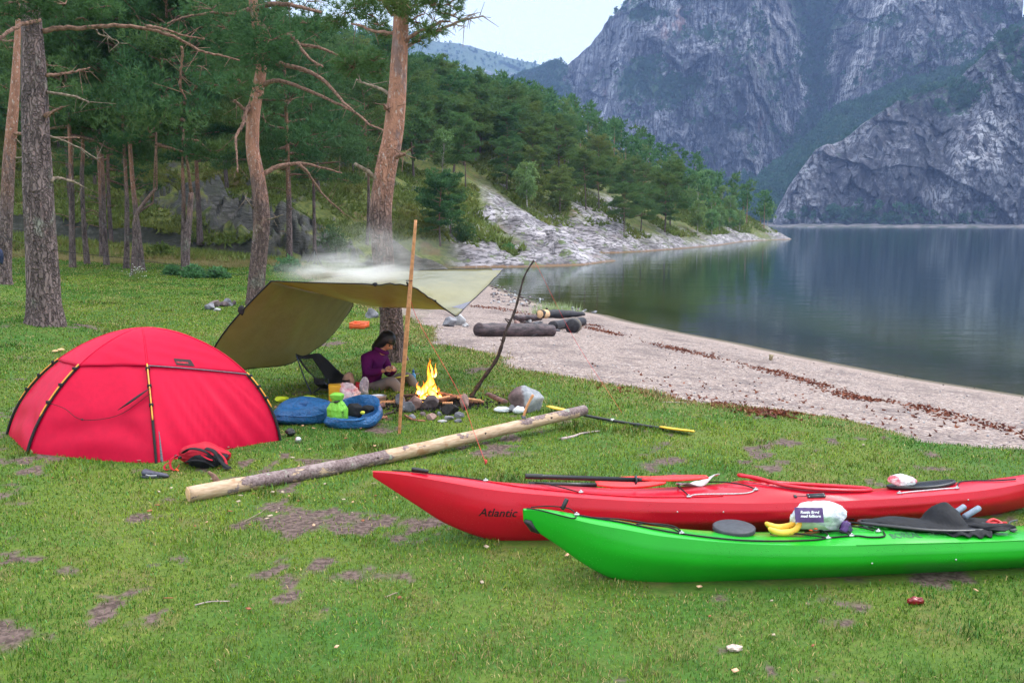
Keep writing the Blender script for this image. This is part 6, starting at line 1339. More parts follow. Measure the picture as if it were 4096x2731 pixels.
stick([(2243, 1760), (2290, 1750), (2330, 1737), (2398, 1727)], .016, .008, TW, 'pale curved stick on the grass right of the long log')
stick([(975, 2098), (1040, 2062), (1070, 2040), (1108, 2026)], .004, .002, DEAD, 'thin forked brown twig lying on the lawn below the long log', lift=.02)
stick([(780, 2426), (840, 2412), (918, 2410)], .004, .003, TW, 'short straight pale twig in the foreground grass at the left')
stick([(1540, 2395), (1575, 2380), (1590, 2376)], .003, .003, DEAD, 'tiny dark twig in the foreground grass under the green kayak bow') 
stick([(2650, 1610), (2700, 1612), (2760, 1613)], .004, .003, TW, 'thin dry stalk on the shingle above the grass edge')
# lawn stone ring
for i, (x, y, w_, h_, mt) in enumerate(((838, 1240, 46, 30, STG), (858, 1228, 44, 28, STD), (890, 1226, 40, 22, STD), (905, 1216, 34, 22, STG), (936, 1220, 22, 20, STD), (866, 1246, 30, 14, STW), (920, 1224, 24, 14, STG))):
    stone(x, y, w_, h_, mt, 40 + i, 'grey stone of the small fire ring on the lawn behind the tarp', 'stones of the small lawn fire ring')
stone(1485, 1272, 50, 36, STG, 61, 'pale slanting stone in the grass behind the orange crate')
# shoe, mushrooms, ball, camera-strap bundle by the tent
SHM = simple('dark shoe leather', (.055, .055, .085), .5, .5, .5, 25, .4, 60, obj=False)
sh = GG(622, 1908); mb = MB(); r0_ = [(-.105, .03, .030), (-.09, .034, .040), (-.05, .03, .032), (0, .026, .026), (.05, .024, .024), (.09, .02, .020), (.115, .016, .010)]
mb.tube([sh + Vector((a, -.02 * math.sin(a * 12), z)) for a, z, r in r0_], [r for a, z, r in r0_], 12, flat=.8); shoe = thing('shoe', sh, 'dark wet walking shoe lying on its side in front of the tent', 'shoe'); mb.build('upper', SHM, shoe)
mb = MB(); mb.tube([sh + Vector((-.10, -.026, .010)), sh + Vector((0, -.03, .008)), sh + Vector((.11, -.012, .008))], [.012, .010, .009], 8); mb.build('sole', RUB, shoe); mb = MB(); mb.tube([sh + Vector((-.055, -.05, .035)), sh + Vector((-.02, -.055, .03)), sh + Vector((.03, -.045, .028))], .004, 6); mb.build('lace', simple('pale lace', (.5, .5, .55), obj=False), shoe)
bl = GG(1193, 1770); mb = MB(); mb.add(ico(3)[0] * .031 + np.array(bl + Vector((0, 0, .028))), ico(3)[1]); tag(mb.build('steel_ball', STEEL), 'small dull metal ball in the grass right of the tent', 'ball')
bl = GG(1160, 1745); tag(crumple(bl + Vector((0, 0, .04)), (.09, .07, .075), 9, BLKP, 'black_pouch', rough=1.1, sub=4), 'small black strap bundle beside the right foot of the tent', 'pouch')
MUSH = simple('mushroom', (.70, .42, .22), .6, .3, .2, 20, obj=False)
for i, (x, y, s_) in enumerate(((220, 1412, .045), (244, 1408, .055))):
    p = GG(x, y); t_ = thing('mushroom', p, ('smaller left pale mushroom on the mound behind the tent', 'larger right pale mushroom on the mound behind the tent')[i], 'mushroom', 'mushrooms on the mound')
    mb = MB(); mb.tube([p, p + Vector((0, 0, s_ * .7))], [s_ * .25, s_ * .2], 8); mb.build('stem', MUSH, t_); mb = MB(); mb.tube([p + Vector((0, 0, s_ * .6)), p + Vector((0, 0, s_ * .65)), p + Vector((0, 0, s_ * .9)), p + Vector((0, 0, s_ * 1.1))], [s_ * .9, s_, s_ * .75, s_ * .15], 14); mb.build('cap', MUSH, t_)
# orange crate
OR_ = simple('orange plastic crate', (.85, .13, .035), .45, .5, .1, 8, obj=False); c0 = GG(1438, 1312); W2, D2, H2 = .15, .17, .11; cr = thing('crate', c0, 'orange open plastic crate standing in the grass behind the campsite', 'crate'); rz = Matrix.Rotation(-.12, 3, 'Z')
mb = MB()
for sx_, sy_, lx, ly in ((0, -1, 2 * W2, .012), (0, 1, 2 * W2, .012), (-1, 0, .012, 2 * D2 - .014), (1, 0, .012, 2 * D2 - .014)): mb.add(*box(c0 + rz @ Vector((sx_ * (W2 - .006), sy_ * (D2 - .006), H2 / 2)), (lx, ly, H2 + (-.02 if sx_ else 0)), rz))
mb.add(*box(c0 + Vector((0, 0, .006)), (2 * W2 - .03, 2 * D2 - .03, .008), rz)); mb.build('body', OR_, cr, smooth=False)
mb = MB(); C_ = [c0 + rz @ Vector(q) for q in ((-W2, -D2, H2), (-.08, -D2, H2), (-.06, -D2, H2 - .018), (.06, -D2, H2 - .018), (.08, -D2, H2), (W2, -D2, H2), (W2, -.05, H2), (W2, .05, H2), (W2, D2, H2), (-W2, D2, H2), (-W2, 0, H2), (-W2, -D2, H2))]; mb.tube(C_, .010, 6); mb.build('rim', OR_, cr)
# ---- beach logs and seats
WETL = M('wet dark driftwood log'); P = WETL.pos((.35, 1, 3)); n = WETL.noise(P, 5, 5, .65); n2 = WETL.noise(P, 22, 4, .7); WETL = WETL.done(WETL.bsdf(WETL.mix(WETL.rng(n, .35, .65), (.018, .011, .014), (.10, .065, .072)), .5, .4, WETL.bump(n2, .8, .012, WETL.bump(n, .6, .03)))); BURN = simple('charred log', (.020, .018, .024), .6, .4, .5, 20, .7, 40, obj=False)
def bl_(name, a, b, r, mat, label, group=None, ends=CUTM, rr=None, up=0, seed=1):
    A_ = GG(*a); B_ = GG(*b); A_ = A_ + Vector((0, 0, r * .85 + up)); B_ = B_ + Vector((0, 0, r * .85 + up)); C = catmull([A_, A_.lerp(B_, .5) + Vector((0, 0, .01)), B_], 30); V, F = tube(C, rr if rr is not None else r, 18, True); V += (fbm(V[:, 0] * 5, V[:, 1] * 5, V[:, 2] * 9, seed, 4) * .03)[:, None] * np.array([0, 0, 1]) 
    t = thing(name, (A_ + B_) / 2 - Vector((0, 0, r)), label, 'log', group); mesh_obj('log_body', V, F, mat, t, True); return t, C
bl_('log', (1912, 1344), (2206, 1343), .132, WETL, 'thick dark wet log lying in front as a bench on the beach', 'logs round the beach fire place')
bl_('log', (2062, 1292), (2160, 1290), .075, WETL, 'thin grey driftwood log lying behind the bench log on the beach', up=.05, seed=3, group='logs round the beach fire place')
bl_('log', (2210, 1320), (2330, 1300), .11, BURN, 'dark burnt log slanting behind the sawn stump on the beach', 'logs round the beach fire place', seed=4)
t_, C = bl_('log', (2160, 1300), (2335, 1298), .10, BURN, 'charred log with a pale hacked left end, topmost on the beach pile', 'logs round the beach fire place', rr=np.concatenate([np.full(18, .105), np.linspace(.105, .045, 12)]), up=.18, seed=5)
mb = MB(); mb.tube([C[0] - np.array([.005, 0, 0]), C[2], C[4]], [.100, .112, .109], 14); mb.build('hacked_end', CUTM, t_); mb = MB(); mb.add(*rock(C[4] + np.array([0, 0, .12]), (.09, .07, .10), 4, 3, rough=1)); mb.build('branch_stub', BLKW, t_)
sp_ = GG(2290, 1330); mb = MB(); mb.tube([sp_ + Vector((-.02, -.06, .14)), sp_ + Vector((.02, .16, .14))], [.155, .165], 20); t_ = thing('stump', sp_, 'round sawn stump end facing the camera at the right of the beach logs', 'stump'); mb.build('stump_body', BURN, t_); mb = MB(); mb.tube([sp_ + Vector((.05, .14, .14)), sp_ + Vector((.055, .18, .14))], [.168, .168], 20); mb.build('bark_ring', simple('grey bark ring', (.22, .19, .16), obj=False), t_)
for i, (x, y, w_, h_, mt, lb) in enumerate(((2122, 1344, 60, 17, STG, 'flat pale stone leaning on the front bench log'), (2090, 1292, 30, 16, STD, 'dark stone of the beach fire ring, right of the two lightest'), (2115, 1292, 30, 16, STW, 'white stone of the beach fire ring'), (2066, 1294, 26, 14, STR, 'reddish stone at the left end of the beach fire ring'), (2150, 1296, 40, 12, STG, 'low grey stone at the right of the beach fire ring'),
    (1800, 1306, 70, 36, STG, 'mossy grey rock beside the gap between lawn and bench log'), (1830, 1300, 60, 46, STW, 'pale higher rock behind the mossy one on the beach'), (1862, 1308, 26, 16, STW, 'small white stone at the right foot of the two beach rocks'), (2225, 1325, 34, 9, STG, 'thin slate lying between bench log and stump'))): stone(x, y, w_, h_, mt, 80 + i, lb)
P_ = GG(3083, 1440); mb = MB(); mb.tube([P_ + Vector((0, 0, -.02)), P_ + Vector((.0, 0, .06)), P_ + Vector((.01, 0, .11))], [.035, .04, .05], 10); tag(mb.build('post_stump', simple('weathered post', (.32, .26, .16), .8, .3, .4, 30, .5, 60, obj=False)), 'tiny weathered wooden post standing alone on the sand near the water', 'post')
tuf = MB(); r = np.random.default_rng(4); g_ = GG(2215, 1262); n_ = 150; Cc = np.array(g_) + np.stack([r.normal(size=n_) * .32, r.normal(size=n_) * .12, 0 * r.random(n_)], 1); V, F = blades(Cc, np.tile([0, 0, 1.], (n_, 1)), .42, .020, 3, .28, r)
REED = needle_mat('sea grass', (.13, .25, .10), (.30, .42, .20), (.45, .48, .25), .3, 2); tag(mesh_obj('reed_clump', V, F, REED), 'clump of tall pale green beach grass behind the driftwood logs', 'grass clump')
# pebbles and boulders along the water's edge, loose beach stones
r = np.random.default_rng(8); names_ = 0
pm = MB(); 
for i in range(900):
    x = r.uniform(1960, 2480) if i < 420 else r.uniform(1900, 4090); yy_ = None
    if i < 420: yy_ = r.uniform(1140, 1215) + (x - 1960) * .09
    p = GG(x, yy_ if yy_ else r.uniform(1300, 1800))
    if i >= 420:
        d = sdf_poly(lawn, np.array([p.x]), np.array([p.y]))[0]
        if d < .3: continue
    if sdf_poly(lake, np.array([p.x]), np.array([p.y]))[0] < (-.6 if i < 420 else .1): continue
    s_ = (r.uniform(.05, .22) if i < 420 else r.uniform(.02, .05)); pm.add(*rock(p + Vector((0, 0, s_ * .15)), (s_, s_ * r.uniform(.6, 1), s_ * r.uniform(.4, .7)), i, 1, r.uniform(0, 3)), m=int(r.integers(0, 3)))
stuff(pm.build('beach_cobbles', None, mats=[STG, STW, STD]), 'loose cobbles scattered over the beach and heaped in the cove corner', 'stones')
# seaweed wrack lines
WEED = M('seaweed'); P = WEED.pos(obj=False); WEEDM = WEED.done(WEED.bsdf(WEED.mix(WEED.rng(WEED.noise(P, 8, 3), .35, .65), (.10, .018, .012), (.26, .075, .03)), .6, .4))
V_ = []; 
def wrack(pts, wd, n, jitter):
    C = [GG(x, y) for x, y in pts]; Cc = catmull([tuple(c) for c in C], 200)
    i = r.integers(0, 200, n); g = fbm(i * .06, i * 0.0, seed=12, oct=3); k = r.random(n) < np.clip(.55 + g * 1.5, .05, 1); i = i[k]; p = Cc[i] + np.stack([r.normal(size=len(i)) * wd, r.normal(size=len(i)) * wd * 1.1, 0 * i + .004], 1); return p
pts_ = np.concatenate([wrack([(2310, 1300), (2480, 1340), (2700, 1395), (2900, 1440), (3100, 1490), (3300, 1545), (3420, 1590), (3640, 1620), (4090, 1740)], .16, 2600, 1), wrack([(2340, 1298), (2400, 1305)], .10, 160, 1), wrack([(2880, 1620), (3000, 1640), (3160, 1655)], .10, 900, 1), wrack([(2450, 1560), (2700, 1590), (2880, 1620)], .22, 260, 1), wrack([(1900, 1225), (2000, 1235), (2140, 1262)], .25, 500, 1), wrack([(2600, 1500), (3300, 1640), (3900, 1760)], .8, 260, 1)])
pts_[:, 2] = terrain(pts_[:, 0], pts_[:, 1])[0] + .006
V, F = blades(pts_, np.tile([0, 0, .12], (len(pts_), 1)) + r.normal(size=(len(pts_), 3)) * np.array([1, 1, .05]), .055, .028, 3, .35, r); stuff(mesh_obj('seaweed', V, F, WEEDM), 'dark red seaweed washed up in lines along the shingle', 'seaweed')
# small litter on the lawn: chips, leaves, pebbles
CHIP = simple('wood chips', (.72, .42, .26), .7, .3, .3, 40, obj=False); lm = MB()
for i in range(95):
    x, y = r.uniform(0, 4096), r.uniform(1750, 2700) if i > 60 else r.uniform(1700, 2120)
    if i < 60: x = r.uniform(500, 1500)
    p = GG(x, y); s_ = r.uniform(.008, .022); lm.add(*box(p + Vector((0, 0, .022)), (s_ * r.uniform(1, 2.2), s_, .004), Matrix.Rotation(r.uniform(0, 3), 3, 'Z') @ Matrix.Rotation(r.uniform(-.4, .4), 3, 'X')), m=int(r.integers(0, 3)))
stuff(lm.build('wood_chips', None, mats=[CHIP, simple('fallen leaves', (.30, .11, .05), .7, .3, .3, 40, obj=False), simple('pale chips', (.45, .36, .26), obj=False)], smooth=False), 'scattered wood chips and fallen leaves on the lawn', 'litter')
tag(crumple(GG(3660, 2415) + Vector((0, 0, .02)), (.085, .04, .045), 6, simple('dark red wrapper', (.22, .01, .015), .25, .6, .3, 30, obj=False), 'red_scrap', rough=1.4, sub=4), 'crumpled dark red scrap lying in the foreground grass below the kayaks', 'litter')
tag(crumple(GG(2935, 2600) + Vector((0, 0, .012)), (.075, .045, .03), 8, simple('pale bark scrap', (.55, .43, .38), .8, .3, .5, 60, obj=False), 'bark_scrap', rough=1.5, sub=4), 'pale curled bark scrap in the foreground grass', 'bark')
# cooking tripod with hanging pot near the far path
tb = GG(1257, 1090); Yt = tb.y; IRON = simple('black iron', (.02, .02, .022), .5, .5, .2, 30, obj=False); tp = thing('tripod', tb, 'black iron cooking tripod with a hanging pot near the far path', 'tripod'); top_ = A(1257, 1000, Yt)
for q in (A(1213, 1087, Yt), A(1302, 1091, Yt), A(1262, 1075, Yt + 1.0)): mb = MB(); mb.tube([q, top_ + (top_ - q) * .04], .022, 6); mb.build('leg', IRON, tp)
mb = MB(); mb.tube([top_, A(1258, 1046, Yt)], .008, 5); mb.build('chain', STEEL, tp); mb = MB(); q = A(1259, 1057, Yt); mb.tube([q + Vector((0, 0, -.07)), q + Vector((0, 0, -.06)), q + Vector((0, 0, .07))], [.11, .15, .16], 16); mb.build('pot', IRON, tp)
# white flowers on the lawn
fm = MB()
for i in range(40):
    x, y = r.normal(555, 22) if i < 45 else r.normal(640, 20), r.normal(1122, 7); p = GG(x, y); h = r.uniform(.15, .42); q = p + Vector((r.normal() * .05, 0, h)); fm.tube([p, q], .006, 3, False, m=0); fm.add(*rock(q, (.035, .035, .02), i, 1), m=1)
stuff(fm.build('white_flowers', None, mats=[FERN, simple('white petals', (.85, .85, .85), obj=False)], smooth=False), 'small patch of white flowers in the lawn under the pine stand', 'flowers')
# bushes at the lawn edge
BUSH = needle_mat('bush leaves', (.05, .15, .06), (.11, .26, .10), (.14, .22, .06), .3, 1.5)
def bush(fx, fy, w_, h_, seed, label, mat=BUSH, n=320):
    b = GG(fx, fy); s = b.y / FPX; r = np.random.default_rng(seed); q = r.normal(size=(n, 3)); q /= np.linalg.norm(q, axis=1)[:, None]; q *= r.uniform(.3, 1, (n, 1)); q[:, 2] = np.abs(q[:, 2]); C = np.array(b) + q * np.array([w_ / 2 * s, w_ / 2 * s, h_ * s]); t = thing('bush', b, label, 'bush'); V, F = blades(C, q + np.array([0, 0, .2]), .16, .09, 4, .7, r, .1); mesh_obj('foliage', V, F, mat, t); mb = MB()
    for p in C[r.integers(0, n, 7)]: mb.tube([b, p], [.015, .005], 4)
    mb.build('stem', DEAD, t)
bush(772, 1112, 90, 48, 1, 'bright green low bush at the foot of the double trunked pine'); bush(870, 1112, 90, 40, 2, 'low green bush between the double trunked pine and the crooked pine'); bush(690, 1100, 60, 36, 3, 'small leafy bush left of the double trunked pine'); bush(640, 1030, 110, 60, 4, 'dark rounded bush on the slope behind the twisted pine', FERN); bush(1150, 1085, 110, 60, 5, 'loose green bush by the path left of the cooking tripod'); bush(1245, 1100, 90, 44, 6, 'grey green bush right under the cooking tripod', FERN)
bush(1850, 960, 120, 100, 7, 'dark juniper bush growing on the rocks across the cove', NEEDLE, 500); bush(1330, 1010, 150, 110, 8, 'dark green bush under the slope behind the smoke', NEEDLE, 500); bush(2030, 1000, 60, 30, 9, 'bright green tuft growing on the pale slab across the cove')
# kayak-blue thing at the left edge
tag(crumple(A(2, 1030, 13.5), (.10, .10, .25), 5, simple('dark blue cloth', (.01, .02, .06), obj=False), 'hanging_cloth', rough=.8, sub=4), 'dark blue cloth hanging on the line at the left frame edge', 'cloth')
# ================================================================== CAMPFIRE
FC = GG(1715, 1612); FX, FY, FZ = FC
def flame_mat():
    m = M('flame'); h = m.attr('fh'); g = m.n('ShaderNodeLayerWeight'); g.inputs[0].default_value = .45; n = m.noise(m.pos((1, 1, .35)), 26, 3, .6, dist=1.0)
    f = m.math('ADD', m.math('ADD', m.math('MULTIPLY', h, .75), m.math('MULTIPLY', g.outputs['Facing'], .50)), m.math('MULTIPLY', m.math('SUBTRACT', n, .5), .7))
    c = m.ramp(f, [(0, (1, .88, .42)), (.30, (1, .66, .12)), (.55, (1, .34, .02)), (.85, (.95, .10, .01))])
    st = m.rng(f, 0, 1.0, 5.2, .95); e = m.n('ShaderNodeEmission'); m.l(c, e.inputs[0]); m.l(st, e.inputs[1]); t = m.n('ShaderNodeBsdfTransparent'); s = m.n('ShaderNodeMixShader')
    m.l(m.rng(f, .55, 1.05, 1, .0), s.inputs[0]); m.l(t.outputs[0], s.inputs[1]); m.l(e.outputs[0], s.inputs[2]); return m.done(s.outputs[0])
FLM = flame_mat()
fire = thing('campfire', (FX, FY, FZ), 'bright orange and yellow flames burning over sticks in the stone ring', 'fire')
r = np.random.default_rng(6)
TONG = [(1722, 1595, 1437, 40, 0.0), (1735, 1590, 1470, 34, .03), (1708, 1592, 1480, 30, -.02), (1748, 1592, 1545, 26, .05), (1690, 1590, 1520, 24, -.04), (1676, 1578, 1525, 20, -.06), (1730, 1600, 1530, 40, -.06), (1700, 1604, 1560, 34, -.08), (1760, 1590, 1565, 20, .02), (1668, 1588, 1548, 16, -.02), (1690, 1606, 1575, 36, -.10), (1727, 1520, 1429, 12, 0), (1741, 1510, 1450, 10, .02)]
for i, (x, y0, y1, w_, dy) in enumerate(TONG):
    a, b = A(x, y0, FY + dy), A(x + r.uniform(-6, 6), y1, FY + dy); s = FY / FPX; n = 26; t = np.linspace(0, 1, n)
    P = np.array(a)[None] * (1 - t[:, None]) + np.array(b)[None] * t[:, None]; P[:, 0] += np.sin(t * r.uniform(5, 9) + i) * .016 * (t * 1.4 + .2) * w_ / 26; P[:, 1] += np.cos(t * 6 + i) * .012
    R = w_ / 2 * s * np.interp(t, [0, .12, .35, .7, 1], [.55, 1, .85, .36, .02]) * (1 + .14 * np.sin(t * 16 + i))
    V, F = tube(P, R, 14, True, .75); V += (fbm(V[:, 0] * 22 + i, V[:, 1] * 22, V[:, 2] * 11, seed=i, oct=3) * .014)[:, None] * np.array([1, .5, 0])
    mesh_obj('flame', V, F, FLM, fire, True, attrs={'fh': np.concatenate([np.repeat(t, 14), [0, 1]])})
pl_ = bpy.data.lights.new('fire_glow', 'POINT'); po = bpy.data.objects.new('fire_glow', pl_); COL.objects.link(po); po.location = (FX, FY, FZ + .22); pl_.energy = 22; pl_.color = (1, .38, .10); pl_.shadow_soft_size = .10
EMB = M('embers'); n = EMB.noise(EMB.pos(), 24, 4, .7); e = EMB.n('ShaderNodeEmission'); EMB.l(EMB.ramp(n, [(.4, (.02, .004, .002)), (.55, (.9, .08, .01)), (.7, (1, .35, .05))]), e.inputs[0]); EMB.l(EMB.rng(n, .48, .62, .05, 2.6), e.inputs[1]); EMBM = EMB.done(e.outputs[0])
mb = MB()
for i in range(16): mb.add(*rock((FX + r.normal() * .10, FY + r.normal() * .07, FZ + .07 + r.uniform(0, .04)), (.07, .06, .045), i, 2, r.uniform(0, 3)))
mb.build('ember_bed', EMBM, fire)
stuff(mesh_obj('ash_and_charcoal', *(lambda pts: blades(pts, np.tile([0, 0, .3], (len(pts), 1)), .035, .022, 4, .9, r))(np.stack([FX + r.normal(size=900) * .34, FY - .05 + r.normal(size=900) * .20, np.full(900, FZ + .015)], 1)), SOOT), 'charcoal crumbs and soot heaped inside the stone ring', 'charcoal')
FIRES = [(1500, 1640, 50, 30, STD), (1395 + 230, 1650, 80, 52, STG), (1595, 1622, 46, 44, STG), (1655, 1640, 72, 58, STR), (1722, 1640, 80, 56, STD), (1722, 1680, 48, 26, STR), (1755, 1665, 24, 26, STG), (1800, 1660, 66, 42, SOOT), (1797, 1682, 36, 24, STG), (1838, 1672, 40, 26, STG), (1858, 1640, 38, 62, STR), (1835, 1690, 34, 18, STG), (1650, 1678, 34, 20, STG), (1770, 1690, 40, 12, STW), (1690, 1665, 30, 20, STD)]
LBF = ['grey stone', 'reddish stone', 'dark sooty stone']
for i, (x, y, w_, h_, mt) in enumerate(FIRES): stone(x, y, w_, h_, mt, 120 + i, 'soot marked stone ringing the campfire', 'stones ringing the campfire', depth=.75)
FW = simple('reddish firewood', (.26, .115, .07), .8, .3, .5, 16, .8, 50, obj=False); FWL = simple('split firewood', (.58, .30, .15), .8, .3, .35, 16, .6, 50, obj=False)
def fstick(a, b, ra, rb, mat, lb, gz_=None, mid=(0, 0, 0)):
    mb = MB(); a = np.array(a); b = np.array(b); C = catmull([a, (a + b) / 2 + np.array(mid), b], 14); mb.tube(C, np.linspace(ra, rb, 14) * (1 + .12 * np.sin(np.arange(14) * 2.1 + ra * 900)), 8); return tag(mb.build('firewood_stick', mat), lb, 'firewood', 'sticks on the campfire')
def FP(x, y, dy=0): return A(x, y, FY + dy)
for i, (a, b, ra, rb, mt) in enumerate(((FP(1612, 1582, -.12), FP(1672, 1580, -.05), .016, .018, BLKW), (FP(1748, 1572, .05), FP(1860, 1592, -.05), .022, .018, FW), (FP(1755, 1605, -.1), FP(1862, 1578, -.02), .020, .014, FW), (FP(1665, 1566, .05), FP(1735, 1578, 0), .026, .020, FW), (FP(1830, 1590, -.1), FP(1925, 1602, -.15), .016, .014, FWL), (FP(1845, 1612, -.1), FP(1935, 1608, -.1), .018, .020, FW), (FP(1740, 1598, -.14), FP(1800, 1585, -.1), .018, .012, FWL), (FP(1770, 1612, -.16), FP(1810, 1612, -.18), .014, .016, FWL), (FP(1790, 1588, -.05), FP(1880, 1600, 0), .014, .010, BLKW), (FP(1680, 1600, -.12), FP(1760, 1594, -.1), .020, .015, BLKW))):
    fstick(a, b, ra, rb, mt, 'charred or split stick laid across the campfire stones')
fstick(A(1905, 1602, 9.95), A(1992, 1572, 9.9), .012, .005, BLKW, 'dark forked twig pointing up to the right end of the fire wood'); stick([(1620, 1668), (1655, 1686), (1700, 1690)], .012, .008, FW, 'thin curved reddish stick on the grass in front of the fire ring', lift=.02)
for i, (a, b, r0, mt, lb) in enumerate((((1482, 1650), (1535, 1634), .030, BKL, 'short round log piece beside the blue bag'), ((1500, 1622), (1580, 1618), .022, FWL, 'split kindling block with jagged left end beside the pot'), ((1500, 1684), (1548, 1676), .016, FW, 'low bark piece on the ground right of the blue bag'), ((1530, 1668), (1572, 1655), .014, BLKW, 'thin curled bark strip between the bag and the fire stones'))):
    p, q = GG(*a), GG(*b); mb = MB(); mb.tube(catmull([p + Vector((0, 0, r0)), (p + q) / 2 + Vector((0, .02, r0 * 1.2)), q + Vector((0, 0, r0 * 1.3))], 12), r0 * (1 + .15 * np.sin(np.arange(12) * 1.9)), 7 if mt is not FWL else 4); tag(mb.build('firewood_piece', mt, smooth=mt is not FWL), lb, 'firewood')
# ================================================================== PERSON
def skin_mesh(verts, edges, radii, sub=2):
    me = bpy.data.meshes.new('tmp'); me.from_pydata([tuple(v) for v in verts], edges, []); ob = bpy.data.objects.new('tmp', me); COL.objects.link(ob)
    bpy.context.view_layer.objects.active = ob
    md = ob.modifiers.new('k', 'SKIN'); 
    for i, rr in enumerate(radii):
        sv_ = me.skin_vertices[0].data[i]; sv_.radius = (rr, rr) if np.isscalar(rr) else rr; sv_.use_root = (i == 0)
    md.use_smooth_shade = True
    s2 = ob.modifiers.new('s', 'SUBSURF'); s2.levels = sub; s2.render_levels = sub
    dg = bpy.context.evaluated_depsgraph_get(); dg.update(); m2 = bpy.data.meshes.new_from_object(ob.evaluated_get(dg))
    V = np.array([v.co[:] for v in m2.vertices]); F3 = [p.vertices[:] for p in m2.polygons if len(p.vertices) == 3]; F4 = [p.vertices[:] for p in m2.polygons if len(p.vertices) == 4]
    bpy.data.objects.remove(ob); bpy.data.meshes.remove(m2); bpy.data.meshes.remove(me)
    return V, [np.array(f) for f in (F4, F3) if len(f)]
def remesh(o, vox, smooth=2):
    md = o.modifiers.new('r', 'REMESH'); md.mode = 'VOXEL'; md.voxel_size = vox; md.use_smooth_shade = True
    if smooth: s = o.modifiers.new('s', 'SMOOTH'); s.iterations = smooth; s.factor = .5
SKIN = M('skin'); P = SKIN.pos(); SKINM = SKIN.done(SKIN.bsdf(SKIN.mix(SKIN.rng(SKIN.noise(P, 18, 3), .3, .7), (.42, .20, .13), (.52, .27, .18)), .5, .4))
PY = 10.42
hip = A(1487, 1556, PY); hip.z = max(hip.z, .13); 
S_ = {'hip': hip, 'belly': A(1486, 1520, PY), 'chest': A(1492, 1466, PY - .02), 'upper': A(1500, 1428, PY - .02), 'neck': A(1526, 1402, PY - .05), 'head': A(1540, 1378, PY - .06),
      'shN': A(1466, 1432, PY - .15), 'elN': A(1466, 1492, PY - .24), 'wrN': A(1541, 1482, PY - .38), 'shF': A(1534, 1436, PY + .12), 'elF': A(1556, 1494, PY + .02), 'wrF': A(1581, 1476, PY - .24),
      'hpN': A(1496, 1560, PY - .10), 'knN': A(1568, 1520, PY - .28), 'anN': A(1612, 1578, PY - .30), 'hpF': A(1500, 1556, PY + .10), 'knF': A(1632, 1501, PY + .14), 'anF': A(1672, 1566, PY - .02)}
per = thing('person', (hip.x, hip.y, 0), 'person in a purple sweater sitting by the fire with head bent over both hands', 'person')
# body
K_ = list(S_); idx = {k: i for i, k in enumerate(K_)}
vs = [S_[k] for k in K_]; rd = {'hip': .115, 'belly': .105, 'chest': .12, 'upper': .085, 'neck': .05, 'head': .05, 'shN': .05, 'elN': .04, 'wrN': .026, 'shF': .05, 'elF': .04, 'wrF': .026, 'hpN': .08, 'knN': .055, 'anN': .036, 'hpF': .08, 'knF': .055, 'anF': .036}
ed_ = [('hip', 'belly'), ('belly', 'chest'), ('chest', 'upper'), ('upper', 'neck'), ('neck', 'head'), ('upper', 'shN'), ('shN', 'elN'), ('elN', 'wrN'), ('upper', 'shF'), ('shF', 'elF'), ('elF', 'wrF'), ('hip', 'hpN'), ('hpN', 'knN'), ('knN', 'anN'), ('hip', 'hpF'), ('hpF', 'knF'), ('knF', 'anF')]
V, F = skin_mesh(vs, [(idx[a], idx[b]) for a, b in ed_], [rd[k] for k in K_], 2); body = MB(); body.add(V, F)
# head: face looks right and down toward the hands
HC = np.array(S_['head']) + np.array([.02, -.01, .045]); fw = np.array([.72, -.34, -.72]); fw /= np.linalg.norm(fw); rt_ = np.cross(fw, [0, 0, 1]); rt_ /= np.linalg.norm(rt_); up_ = np.cross(rt_, fw)
V, F = ico(5); H = V * np.array([.094, .074, .115]); x, y, z = H[:, 0].copy(), H[:, 1].copy(), H[:, 2].copy()
g = lambda cx, cy_, cz, s: np.exp(-(((x - cx) ** 2 + (y - cy_) ** 2 + (z - cz) ** 2) / s ** 2))
H[:, 0] += .030 * g(.095, 0, -.022, .018) + .014 * g(.09, 0, -.004, .014) + .009 * g(.08, 0, -.060, .020) + .012 * g(.07, 0, -.098, .026) + .006 * g(.09, 0, .030, .04)
for sg in (-1, 1): H[:, 0] -= .013 * g(.085, sg * .030, .006, .019); H[:, 1] += sg * .010 * g(.0, sg * .074, -.01, .018)
H[:, 1] *= np.interp(z, [-.115, -.05, .02, .12], [.62, .88, 1, .95]); H[:, 0] -= .02 * (z < -.04) * (x < 0) * 0
Hw = HC + H[:, :1] * fw + H[:, 1:2] * rt_ + H[:, 2:3] * up_; body.add(Hw, F)
